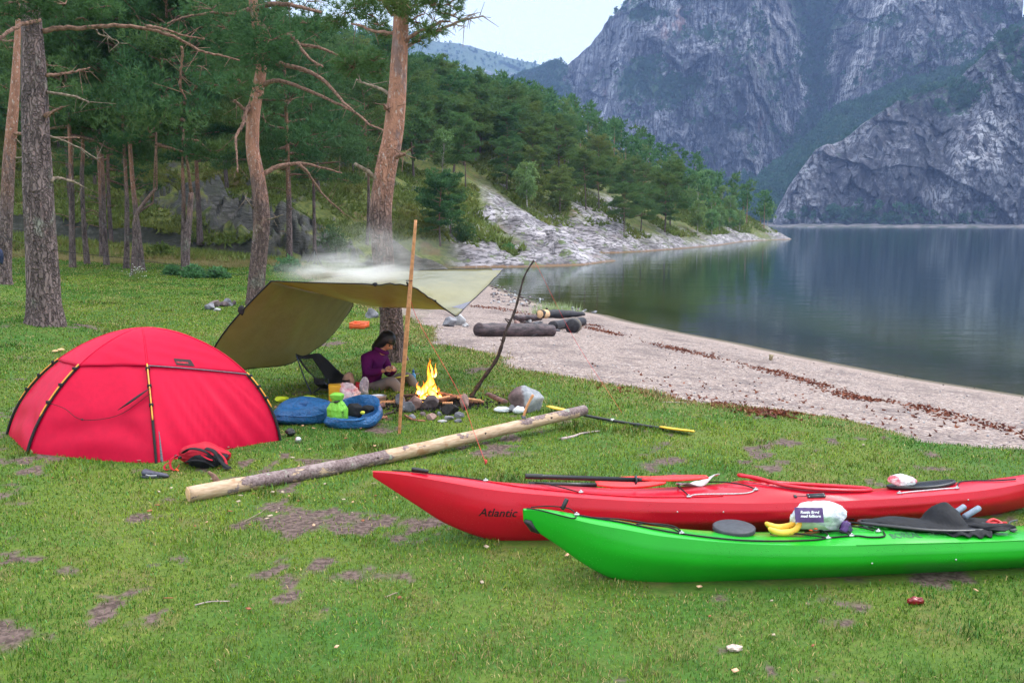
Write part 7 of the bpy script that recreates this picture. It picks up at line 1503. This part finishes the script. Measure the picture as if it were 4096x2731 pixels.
# hands: palms and five fingers each, pinching something between them
def hand(wr, tgt, palm_up, side, curl):
    wr = np.array(wr); d = np.array(tgt) - wr; d /= np.linalg.norm(d); n = np.array(palm_up, float); n -= d * (n @ d); n /= np.linalg.norm(n); s = np.cross(d, n) * side
    vsx = [wr, wr + d * .035, wr + d * .078]; V, F = skin_mesh(vsx, [(0, 1), (1, 2)], [(.020, .024), (.016, .036), (.013, .038)], 2); body.add(V, F)
    for i, (o, L) in enumerate(((.030, .070), (.010, .078), (-.010, .073), (-.029, .058))):
        b = wr + d * .076 + s * o; c1 = b + d * L * .42 * math.cos(curl) - n * L * .42 * math.sin(curl); a2 = curl * 2.0; c2 = c1 + (d * math.cos(a2) - n * math.sin(a2)) * L * .34; a3 = curl * 2.9; c3 = c2 + (d * math.cos(a3) - n * math.sin(a3)) * L * .26
        V, F = skin_mesh([b - d * .02, b, c1, c2, c3], [(0, 1), (1, 2), (2, 3), (3, 4)], [.0095, .0092, .0085, .0078, .0065], 1); body.add(V, F)
    b = wr + d * .025 + s * .028; V, F = skin_mesh([b, b + d * .028 + s * .022 - n * .010, b + d * .055 + s * .018 - n * .030, b + d * .070 + s * .004 - n * .040], [(0, 1), (1, 2), (2, 3)], [.013, .011, .0095, .0075], 1); body.add(V, F)
hN = A(1567, 1468, PY - .42); hF = A(1573, 1464, PY - .34)
hand(S_['wrN'], hN, (.1, -.2, 1), 1, .55); hand(S_['wrF'], A(1556, 1466, PY - .30), (.0, -.2, 1), -1, .5)
# ankles and socks are inside the shoes
body_o = body.build('body', SKINM, per); remesh(body_o, .0045, 2)
SW = fabric('purple fleece', (.10, .008, .095), .85, .0, 9, .5, .15); 
sw = MB(); ks = ['hip', 'belly', 'chest', 'upper', 'neck', 'shN', 'elN', 'wrN', 'shF', 'elF', 'wrF']; ix = {k: i for i, k in enumerate(ks)}
rs = {'hip': (.155, .135), 'belly': (.155, .135), 'chest': (.165, .135), 'upper': (.115, .10), 'neck': .07, 'shN': .078, 'elN': .062, 'wrN': .040, 'shF': .078, 'elF': .060, 'wrF': .040}
vv = [np.array(S_[k]) for k in ks]; vv[0] = vv[0] + np.array([0, 0, .02]); vv[7] = vv[6] + (vv[7] - vv[6]) * .92; vv[10] = vv[9] + (vv[10] - vv[9]) * .92
V, F = skin_mesh(vv, [(ix[a], ix[b]) for a, b in ed_ if a in ix and b in ix], [rs[k] for k in ks], 3)
V += (fbm(V[:, 0] * 9, V[:, 1] * 9, V[:, 2] * 14, seed=3, oct=3) * .014)[:, None] * np.array([.6, -.6, .2]); sw.add(V, F); sw_o = sw.build('sweater', SW, per); remesh(sw_o, .006, 1)
# stand up collar / hood round the neck
hd = MB(); nk = np.array(S_['neck']); ring = []
for t in np.linspace(0, 2 * math.pi, 25): ring.append(nk + np.array([.068 * math.cos(t), .062 * math.sin(t), .004 - .035 * math.cos(t)]))
hd.tube(ring, .026, 10, False); hd.build('collar', SW, per)
TR = fabric('grey brown trousers', (.20, .175, .165), .8, .0, 8, .6, .2); tr_ = MB(); ks = ['hip', 'hpN', 'knN', 'anN', 'hpF', 'knF', 'anF']; ix = {k: i for i, k in enumerate(ks)}
rs = {'hip': (.15, .13), 'hpN': (.105, .10), 'knN': .075, 'anN': .058, 'hpF': (.10, .10), 'knF': .072, 'anF': .055}
V, F = skin_mesh([S_[k] for k in ks], [(ix[a], ix[b]) for a, b in ed_ if a in ix and b in ix], [rs[k] for k in ks], 3); V += (fbm(V[:, 0] * 10, V[:, 1] * 10, V[:, 2] * 10, seed=8, oct=3) * .012)[:, None] * np.array([.5, -.8, .6]); V[:, 2] = np.maximum(V[:, 2], .012)
tr_.add(V, F); o_ = tr_.build('trousers', TR, per); remesh(o_, .006, 1)
HAIR = M('black hair'); P = HAIR.pos(); HAIRM = HAIR.done(HAIR.bsdf((.010, .009, .011), .42, .5, HAIR.bump(HAIR.noise(HAIR.pos((1, 1, .3)), 90, 3), .8, .004)))
V, F = ico(5); Hh = V * np.array([.108, .092, .128]); x, y, z = Hh[:, 0], Hh[:, 1], Hh[:, 2]
face = sstep(.050, .082, x) * sstep(.030, .0, z) * 1.0; Hh = Hh * (1 - .28 * face)[:, None]; Hh[:, 2] -= .11 * sstep(.0, -.10, z) * sstep(.05, -.02, x); Hh[:, 0] -= .02 * sstep(-.02, -.1, z); Hh *= (1 + .05 * ridged(V[:, 1] * 6, V[:, 2] * 2, V[:, 0] * 2, 4))[:, None]
Hw = HC + (Hh[:, :1] - .006) * fw + Hh[:, 1:2] * rt_ + (Hh[:, 2:3] + .008) * up_; mb = MB(); mb.add(Hw, F); mb.build('hair', HAIRM, per)
for sgn in (-1, 1):
    mb = MB(); ey = HC + fw * .079 + rt_ * sgn * .030 + up_ * .004; mb.add(ico(2)[0] * .011 + ey, ico(2)[1]); mb.build('eye', simple('dark eye', (.02, .015, .012), .2, obj=False), per)
for k_, (an, dr) in enumerate((('anN', (.9, -.25)), ('anF', (.85, -.35)))):
    a = np.array(S_[an]); d = np.array([dr[0], dr[1], 0]); d /= np.linalg.norm(d); f = np.array([a[0], a[1], .045]); mb = MB(); mb.tube([a + np.array([0, 0, .01]), f - d * .03, f - d * .0, f + d * .07, f + d * .13, f + d * .16], [.042, .048, .046, .042, .038, .018], 12, flat=.8); mb.build('shoe', BLKP, per)
    mb = MB(); mb.tube([f - d * .06 + np.array([0, 0, -.03]), f + d * .05 + np.array([0, 0, -.03]), f + d * .16 + np.array([0, 0, -.025])], [.036, .040, .024], 10, flat=.4); mb.build('shoe_sole', simple('lime sole', (.45, .60, .05), .5, obj=False), per)
mb = MB(); kn_ = (np.array(hN) + np.array(hF)) / 2; mb.tube([A(1560, 1492, PY - .42), A(1548, 1498, PY - .42)], [.010, .008], 7); tag(mb.build('knife', BLKP), 'small black handled knife held in the near hand of the seated person', 'knife')
mb = MB(); q = A(1574, 1470, PY - .44); mb.add(*rock(q, (.022, .022, .05), 4, 2)); tag(mb.build('peeled_morsel', simple('peeled food', (.8, .7, .6), obj=False)), 'pale morsel between the fingertips of the seated person', 'food')
LIME = simple('lime yellow board', (.62, .66, .06), .5, .4, .1, obj=False); q0, q1 = A(1572, 1516, PY - .05), A(1612, 1502, PY - .05); cc_ = (q0 + q1) / 2; mb = MB(); mb.add(*box(cc_, (.26, .17, .012), Matrix.Rotation(-.18, 3, 'Y') @ Matrix.Rotation(.1, 3, 'Z') @ Matrix.Rotation(-.15, 3, 'X'))); tag(mb.build('cutting_board', LIME, smooth=False), 'lime yellow cutting board resting on the lap of the seated person', 'board')
mb = MB(); mb.add(*rock(cc_ + Vector((.05, 0, .025)), (.035, .03, .025), 4, 2)); tag(mb.build('food_piece', simple('pale food', (.7, .72, .45), obj=False)), 'small pale food piece on the lime yellow board', 'food')
# ================================================================== CHAIR
z2 = lambda x, y, Y: np.array(A(1050 + x / 3.36, 1300 + y / 3.36, Y))
ch = thing('camp_chair', GG(1243, 1592), 'low black folding camp chair with mesh panels standing left of the seated person', 'chair')
R_ = [[z2(450, 392, 9.95), z2(530, 418, 10.05), z2(610, 408, 10.15), z2(700, 388, 10.25), z2(775, 388, 10.35)],
      [z2(500, 490, 9.93), z2(590, 510, 10.08), z2(680, 505, 10.2), z2(780, 470, 10.32), z2(860, 455, 10.42)],
      [z2(580, 600, 9.9), z2(670, 620, 10.1), z2(760, 620, 10.25), z2(860, 590, 10.38), z2(960, 555, 10.5)],
      [z2(680, 700, 9.88), z2(740, 730, 10.1), z2(830, 735, 10.25), z2(930, 690, 10.4), z2(1030, 620, 10.5)],
      [z2(700, 790, 9.85), z2(760, 830, 10.02), z2(860, 820, 10.15), z2(970, 760, 10.3), z2(1090, 670, 10.42)],
      [z2(800, 800, 9.8), z2(850, 850, 9.92), z2(940, 840, 10.02), z2(1060, 780, 10.15), z2(1185, 725, 10.28)],
      [z2(840, 790, 9.78), z2(880, 818, 9.86), z2(960, 810, 9.98), z2(1080, 785, 10.1), z2(1185, 735, 10.26)]]
R_ = np.array(R_); g1 = np.stack([catmull(R_[:, i], 43) for i in range(5)], 1); GR = np.array([catmull(g1[i], 33) for i in range(43)])
CHF = fabric('black chair fabric', (.012, .013, .016), .7, .0, 8, .3, .25)
m = M('dark chair mesh'); t = m.n('ShaderNodeBsdfTransparent'); t.inputs[0].default_value = (.75, .8, .75, 1); b = m.bsdf((.015, .02, .015), .7, .2); s = m.n('ShaderNodeMixShader'); s.inputs[0].default_value = .62; m.l(t.outputs[0], s.inputs[1]); m.l(b, s.inputs[2]); MESHM = m.done(s.outputs[0])
FA = grid_faces(43, 33); rr_ = FA[:, 0] // 33; cc2 = FA[:, 0] % 33; pm1 = (rr_ > 2) & (rr_ < 20) & (cc2 > 2) & (cc2 < 18); pm2 = (rr_ > 20) & (rr_ < 26) & (cc2 > 15) & (cc2 < 20); isM = pm1 | pm2
mesh_obj('seat_sling', GR.reshape(-1, 3), FA[~isM], CHF, ch, True).modifiers.new('s', 'SOLIDIFY').thickness = .004
mesh_obj('mesh_panel', GR.reshape(-1, 3), FA[isM], MESHM, ch, True)
CHP = simple('dark blue aluminium tube', (.02, .03, .07), .3, .6, .1, obj=False, Metallic=.5)
hub = z2(660, 925, 9.9); hub2 = z2(905, 925, 10.0)
for P_ in ([z2(452, 405, 9.93), z2(560, 700, 9.92), hub], [hub, hub2], [z2(1182, 735, 10.27), z2(1050, 840, 10.15), hub2], [z2(832, 770, 9.78), z2(910, 815, 9.85), z2(1180, 758, 10.25)], [z2(775, 400, 10.35), z2(860, 640, 10.4), z2(915, 905, 10.1)], [z2(870, 825, 9.85), hub2], [z2(788, 835, 10.05), hub], [hub, z2(640, 955, 9.9)], [hub2, z2(960, 985, 9.85)], [hub2, z2(845, 1015, 9.75)], [hub, z2(735, 975, 10.2)], [z2(1182, 735, 10.27), z2(1188, 722, 10.3)]):
    mb = MB(); mb.tube(catmull(P_, 14), .0075, 8); mb.build('frame_tube', CHP, ch)
for h_ in (hub, hub2): mb = MB(); mb.add(*rock(h_, (.07, .06, .045), 4, 2)); mb.build('hub', BLKP, ch)
mb = MB(); mb.tube(catmull([g for g in GR[0]], 33), .008, 6); mb.build('hem', CHF, ch)
# ================================================================== BAGS AND PROVISIONS
def rng_bag(col, nm): 
    m = M(nm); P = m.pos(); n = m.noise(P, 9, 5, .65, dist=1.2); n2 = m.noise(m.pos((1, 1, 2.5)), 34, 4, .7); c = m.mix(m.rng(n2, .35, .65), tuple(x * .7 for x in col), col)
    return m.done(m.bsdf(c, .28, .6, m.bump(n2, .8, .012, m.bump(n, .9, .05))))
BLU = rng_bag((.006, .13, .37), 'blue woven plastic'); BLUD = simple('blue bag inside', (.01, .06, .16), .6, .3, .2, obj=False)
def sack(name, c, rx, ry, h, seed, label, opened=False, lean=0.0):
    "a soft carrier bag: closed skin from the ground up to the rim and down inside"
    t = thing(name, c, label, 'bag', None); n = 72; prof = [(.0, 0), (.55, 0), (.86, .03), (1.0, .22), (1.02, .48), (.95, .78), (.86, 1.0)]
    if opened: prof += [(.84, 1.02), (.80, .9), (.76, .55), (.6, .35), (0, .33)]
    else: prof += [(.80, 1.06), (.55, 1.10), (.2, 1.04), (0, 1.02)]
    PR = catmull([(a, b, 0) for a, b in prof], 46); V = []
    for k_, (a, b, _) in enumerate(PR):
        for j in range(n):
            th = 2 * math.pi * j / n; e = (abs(math.cos(th)) ** 2.6 + abs(math.sin(th)) ** 2.6) ** (-1 / 2.6)
            x_, y_ = rx * a * e * math.cos(th), ry * a * e * math.sin(th); hz = h * b * (1 + .10 * math.sin(th * 2 + seed) + .08 * math.cos(th + lean) + (.48 if opened else .12) * math.sin(th) * min(1, b)) if b > .3 else h * b; V.append((x_, y_, hz))
    V = np.array(V); V[:, 0] += .04 * (V[:, 2] / h); d = ridged(V[:, 0] * 4.5 + seed, V[:, 1] * 4.5, V[:, 2] * 6 + V[:, 0] * 3, seed, 4) * .026 + fbm(V[:, 0] * 3 + seed, V[:, 1] * 3, V[:, 2] * 3, seed + 3, 3) * .05
    rad = V * np.array([1, 1, .2]); rad /= np.linalg.norm(rad, axis=1)[:, None] + 1e-6; V = V + rad * d[:, None] * np.clip(V[:, 2:3] / .04, .3, 1); V[:, 2] = np.maximum(V[:, 2], .0)
    ring = V.reshape(46, n, 3)
    mesh_obj('bag_body', V + np.array(tuple(c)), grid_faces(46, n, True), BLU, t, True); k_ = int(46 * (.52 if opened else .62)); return t, ring + np.array(tuple(c))
b1 = GG(1196, 1697); t1, r1 = sack('blue_bag', b1 + Vector((0, .15, 0)), .305, .20, .17, 3, 'closed blue woven bag between the tent and the open blue bag')
b2 = GG(1398, 1714); t2, r2 = sack('blue_bag', b2 + Vector((0, .14, 0)), .265, .20, .17, 5, 'open blue woven bag holding the green dry bag and black pouches', True)
for t_, c_, L_, a_ in ((t1, b1, .56, 0), (t2, b2, .40, 0)):
    mb = MB(); q = Vector(c_) + Vector((-.02, -.045, .125)); mb.tube(catmull([q + Vector((-L_ / 2, .02, .0)), q + Vector((-L_ / 4, -.01, -.02)), q + Vector((L_ / 4, -.01, -.03)), q + Vector((L_ / 2, .02, .0))], 14), .010, 6, flat=.5); mb.build('handle_strap', BLU, t_)
DRY = fabric('lime green dry bag fabric', (.20, .56, .055), .45, .0, 16, .8, .4)
dc = np.array(b2) + np.array([-.13, .09, .105]); dr = thing('dry_bag', dc, 'lime green roll top dry bag standing in the open blue bag', 'dry bag')
V, F = ico(5); Vd = V.copy(); zc2 = Vd[:, 2]; wd = np.interp(zc2, [-1, -.8, .1, .45, .55, .72, .9, 1], [.55, .95, 1.0, .62, .42, .62, .70, .35]) / np.maximum(np.sqrt(1 - np.minimum(zc2 ** 2, .999)), .25); Vd[:, 0] *= wd * .105; Vd[:, 1] *= wd * .075; Vd[:, 2] *= .175
Vd += (ridged(V[:, 0] * 3, V[:, 1] * 3, V[:, 2] * 1.2, 6) * .010)[:, None] * V; Vd[:, 0] += .04 * (-zc2) * .5; mesh_obj('bag_body', Vd + dc + np.array([0, 0, .06]), F, DRY, dr, True)
mb = MB(); nk_ = dc + np.array([-.012, 0, .155]); ring = [nk_ + np.array([.052 * math.cos(a), .040 * math.sin(a), .012 * math.cos(a)]) for a in np.linspace(0, 6.283, 22)]; mb.tube(ring, .007, 6, False); mb.tube([nk_ + np.array([-.01, -.05, 0]), nk_ + np.array([.03, -.05, .004])], .011, 6); mb.build('buckle_strap', BLKP, dr)
DCH = simple('black print', (.02, .03, .02), obj=False); text_mesh('lettering', 'eco', DCH, dr, lambda u, v: dc + np.array([.055 + v * .042, -.070 + v * 0 - .004, .07 - u * .04]) + np.array([0, -.004, 0]), 1.0, bold=.02)
for q, sz, sd, lb in (((.03, .15, .15), (.17, .12, .17), 3, 'black fabric box pouch in the middle of the open blue bag'), ((.16, .16, .16), (.13, .10, .10), 8, 'black triangular pouch at the right of the open blue bag')):
    tag(crumple(np.array(b2) + np.array(q), sz, sd, CLB, 'black_pouch', rough=.6, sub=4, cuts=12), lb, 'pouch')
tag(crumple(np.array(b2) + np.array([.12, .08, .14]), (.05, .03, .04), 5, LIME, 'lime_pouch', rough=.8, sub=3), 'tiny lime yellow pouch peeping out of the open blue bag', 'pouch')
LIMEF = fabric('lime fabric', (.50, .62, .02), .5, .0, 9, .5, .3)
tag(crumple(A(1233, 1602, 9.5), (.215, .16, .11), 5, LIMEF, 'lime_bag', rough=.8, sub=5), 'lime yellow stuff sack behind the closed blue bag, right of the other lime one', 'stuff sack')
tag(crumple(A(1127, 1598, 9.45), (.16, .12, .07), 7, LIMEF, 'lime_bag', rough=.8, sub=5), 'lime yellow stuff sack at the left behind the closed blue bag', 'stuff sack')
tag(crumple(A(1290, 1612, 9.3), (.14, .12, .07), 8, SHM, 'dark_pouch', rough=.9, sub=4), 'dark grey pouch on the ground behind the two blue bags', 'pouch')
tag(crumple(A(1102, 1640, 9.2), (.05, .06, .09), 9, simple('tan leather', (.45, .2, .12), obj=False), 'tan_pouch', rough=.9, sub=3), 'small tan pouch squeezed between tent and blue bag', 'pouch')
YB = simple('orange yellow plastic box', (.72, .38, .02), .45, .4, .1, obj=False); g_ = GG(1352, 1610); mb = MB(); mb.add(*box(g_ + Vector((-.01, .05, .10)), (.20, .15, .20), .25)); bx = mb.build('yellow_box', YB, smooth=False); md = bx.modifiers.new('b', 'BEVEL'); md.width = .012; md.segments = 3; tag(bx, 'orange yellow plastic box partly wrapped in a pink plastic bag behind the chair', 'box')
PINK = poly_bag('pinkish plastic bag', (.80, .62, .66), .82, (.88, .45, .50)); PAP = simple('brown paper bag', (.48, .32, .25), .75, .3, .2, 12, .8, 30, obj=False)
tag(crumple(GG(1398, 1612) + Vector((.0, .0, .115)), (.23, .18, .24), 15, PINK, 'plastic_bag', rough=1.2, sub=5), 'crumpled pink and white plastic bag on the ground left of the seated person', 'bag')
tag(crumple(A(1398, 1525, 10.3), (.16, .12, .22), 17, PAP, 'paper_bag', rough=.7, sub=5), 'brown paper bag standing behind the pink plastic bag', 'bag')
tag(crumple(A(1432, 1562, 10.25), (.12, .12, .22), 19, simple('dark red fabric', (.45, .02, .03), .7, obj=False), 'red_bag', rough=.6, sub=4), 'dark red bag just left of the clear plastic bag', 'bag')
CLR = poly_bag('clear plastic', (.80, .80, .86), .45, (.55, .50, .62)); cq = A(1458, 1552, 9.95)
def taper(V): V = V.copy(); s = np.interp(V[:, 2], [-1, 1], [.75, 1.0]); V[:, 0] *= s; return V
tag(crumple(cq, (.125, .08, .27), 23, CLR, 'plastic_bag', rough=1.3, sub=5, extra=taper), 'tall clear plastic bag standing between the pink bag and the seated person', 'bag')
# pot, grill, bottle
PT = simple('steel pot', (.50, .50, .54), .28, .6, .15, 10, obj=False, Metallic=.75); pb_ = GG(1509, 1612); pt_ = thing('pot', pb_, 'wide steel cooking pot in front of the seated person', 'pot'); s_ = pb_.y / FPX; n = 40; prof = [(0, .0), (.085, 0), (.095, .012), (.103, .075), (.108, .080), (.104, .082), (.098, .074), (.09, .015), (0, .012)]
V = [(a * math.cos(2 * math.pi * j / n), a * math.sin(2 * math.pi * j / n), b) for a, b in prof for j in range(n)]; mesh_obj('pot_body', np.array(V) + np.array(pb_) + np.array([0, 0, .005]), grid_faces(len(prof), n, True), PT, pt_, True)
mb = MB(); mb.tube([pb_ + Vector((0, 0, .06)), pb_ + Vector((0, 0, .065))], [.097, .097], 30); mb.build('contents', simple('pinkish soup', (.62, .30, .24), .3, .5, .2, 30, obj=False), pt_)
gr_ = thing('grill_grate', GG(1565, 1600), 'small black grill grate leaning by the fire stones in front of the seated person', 'grate')
for i in range(7): mb = MB(); q = A(1545 + i * 7, 1583 - i * .5, 10.1); mb.tube([q, q + Vector((.02, -.02, -.065))], .0035, 5); mb.build('bar', IRON, gr_)
bo = GG(1654, 1528); bt = thing('bottle', bo, 'small clear blue plastic water bottle on the grass behind the knee', 'bottle'); BW = poly_bag('blue water bottle', (.12, .42, .78), .75, (.55, .75, .9)); h_ = .125; mb = MB(); mb.tube([bo, bo + Vector((0, 0, .01)), bo + Vector((0, 0, .04)), bo + Vector((0, 0, .05)), bo + Vector((0, 0, .09)), bo + Vector((0, 0, .115)), bo + Vector((0, 0, .125))], [.028, .031, .031, .028, .031, .018, .012], 16); mb.build('bottle_body', BW, bt)
mb = MB(); mb.tube([bo + Vector((0, 0, .125)), bo + Vector((0, 0, .148)), bo + Vector((0, 0, .15)), bo + Vector((0, 0, .17))], [.015, .015, .008, .007], 12); mb.build('cap', simple('dark blue cap', (.02, .12, .45), .4, obj=False), bt)
# backpack in front of the tent
bk_ = GG(800, 1872); bp = thing('backpack', bk_, 'red and black backpack lying on its back in front of the tent door', 'backpack'); RB = fabric('red pack cloth', (.50, .008, .03), .6, .0, 9, .6, .3); s_ = bk_.y / FPX
tag_ = crumple(bk_ + Vector((-.01, .15, .085)), (.44, .26, .22), 31, RB, 'pack_body', bp, rough=.5, sub=5, cuts=6)
crumple(bk_ + Vector((.05, .06, .055)), (.36, .16, .14), 33, CLB, 'back_panel', bp, rough=.6, sub=5, cuts=9)
def strap(name, pts, r_, mat=CLB, flat=.35): mb = MB(); mb.tube(catmull([np.array(bk_) + np.array(p) for p in pts], 26), r_, 10, flat=flat); mb.build(name, mat, bp)
strap('shoulder_strap', [(-.14, .02, .13), (-.06, -.03, .175), (.04, -.04, .165), (.10, -.03, .12), (.15, -.03, .06)], .024); strap('shoulder_strap', [(-.10, -.02, .06), (-.02, -.06, .085), (.07, -.06, .075), (.14, -.05, .03)], .022)
strap('hip_belt', [(.06, 0, .17), (.13, -.02, .15), (.18, -.03, .08), (.24, -.05, .03), (.27, -.05, .02)], .026); strap('edge_trim', [(.16, .0, .14), (.21, -.01, .09), (.235, -.03, .04)], .012, RB); strap('edge_trim', [(.04, -.055, .13), (.09, -.06, .10), (.13, -.06, .085)], .014, RB)
strap('webbing', [(-.22, -.02, .07), (-.27, -.05, .04), (-.26, -.07, .01), (-.20, -.06, .01)], .010, RB); strap('webbing', [(-.17, -.02, .12), (-.22, -.05, .09), (-.21, -.08, .03), (-.17, -.09, .01), (-.14, -.08, .05)], .010, RB); strap('webbing', [(.20, -.04, .05), (.24, -.08, .02), (.29, -.06, .02)], .010)
for q in ((-.19, -.02, .11), (-.155, -.03, .10)): mb = MB(); mb.add(*rock(np.array(bk_) + np.array(q), (.045, .03, .035), 4, 2)); mb.build('cord_lock', BLKP, bp)
strap('whistle', [(-.165, -.09, .02), (-.14, -.10, .005)], .008, simple('orange whistle', (.9, .12, .02), obj=False), 1)
# ================================================================== SMOKE
def smoke(name, c, size, dens, seed, label, thr=.45, sc=1.6):
    m = M('smoke'); tcn = m.n('ShaderNodeTexCoord'); mp = m.n('ShaderNodeMapping'); m.l(tcn.outputs['Object'], mp.inputs[0]); mp.inputs['Location'].default_value = (seed * 3.1, 0, 0)
    n = m.noise(mp.outputs[0], sc, 5, .6, dist=.6); ln = m.n('ShaderNodeVectorMath', operation='LENGTH'); m.l(tcn.outputs['Object'], ln.inputs[0])
    fall = m.rng(ln.outputs['Value'], 1.0, .15); d = m.math('MULTIPLY', m.rng(n, thr, thr + .28), fall); d = m.math('MULTIPLY', d, dens)
    v = m.n('ShaderNodeVolumePrincipled'); v.inputs['Color'].default_value = (1, 1, 1, 1); m.l(d, v.inputs['Density']); v.inputs['Anisotropy'].default_value = .1; m.l(v.outputs[0], m.out.inputs[1])
    V, F = ico(3); o = mesh_obj(name, V, F, m.m); o.location = c; o.scale = size; return stuff(o, label, 'smoke')
smoke('smoke', A(1400, 1080, 10.4), (1.05, .85, .25), 2.8, 1, 'white campfire smoke drifting over the tarp', .38)
smoke('smoke', A(1500, 1010, 11.1), (1.1, .7, .5), .75, 2, 'thin blue smoke rising in front of the orange pine', .42, 1.9)
# ================================================================== HAZE
hz_ = M('haze'); v = hz_.n('ShaderNodeVolumePrincipled'); v.inputs['Color'].default_value = (.38, .55, 1.0, 1); v.inputs['Density'].default_value = 0.00020; v.inputs['Anisotropy'].default_value = 0.0; hz_.l(v.outputs[0], hz_.out.inputs[1])
V, F = box((250, 1150, 345), (4700, 2600, 710)); hz = mesh_obj('haze', V, F, hz_.m); hz['kind'] = 'stuff'; hz['label'] = 'pale blue air haze over the fjord'; hz['category'] = 'haze'
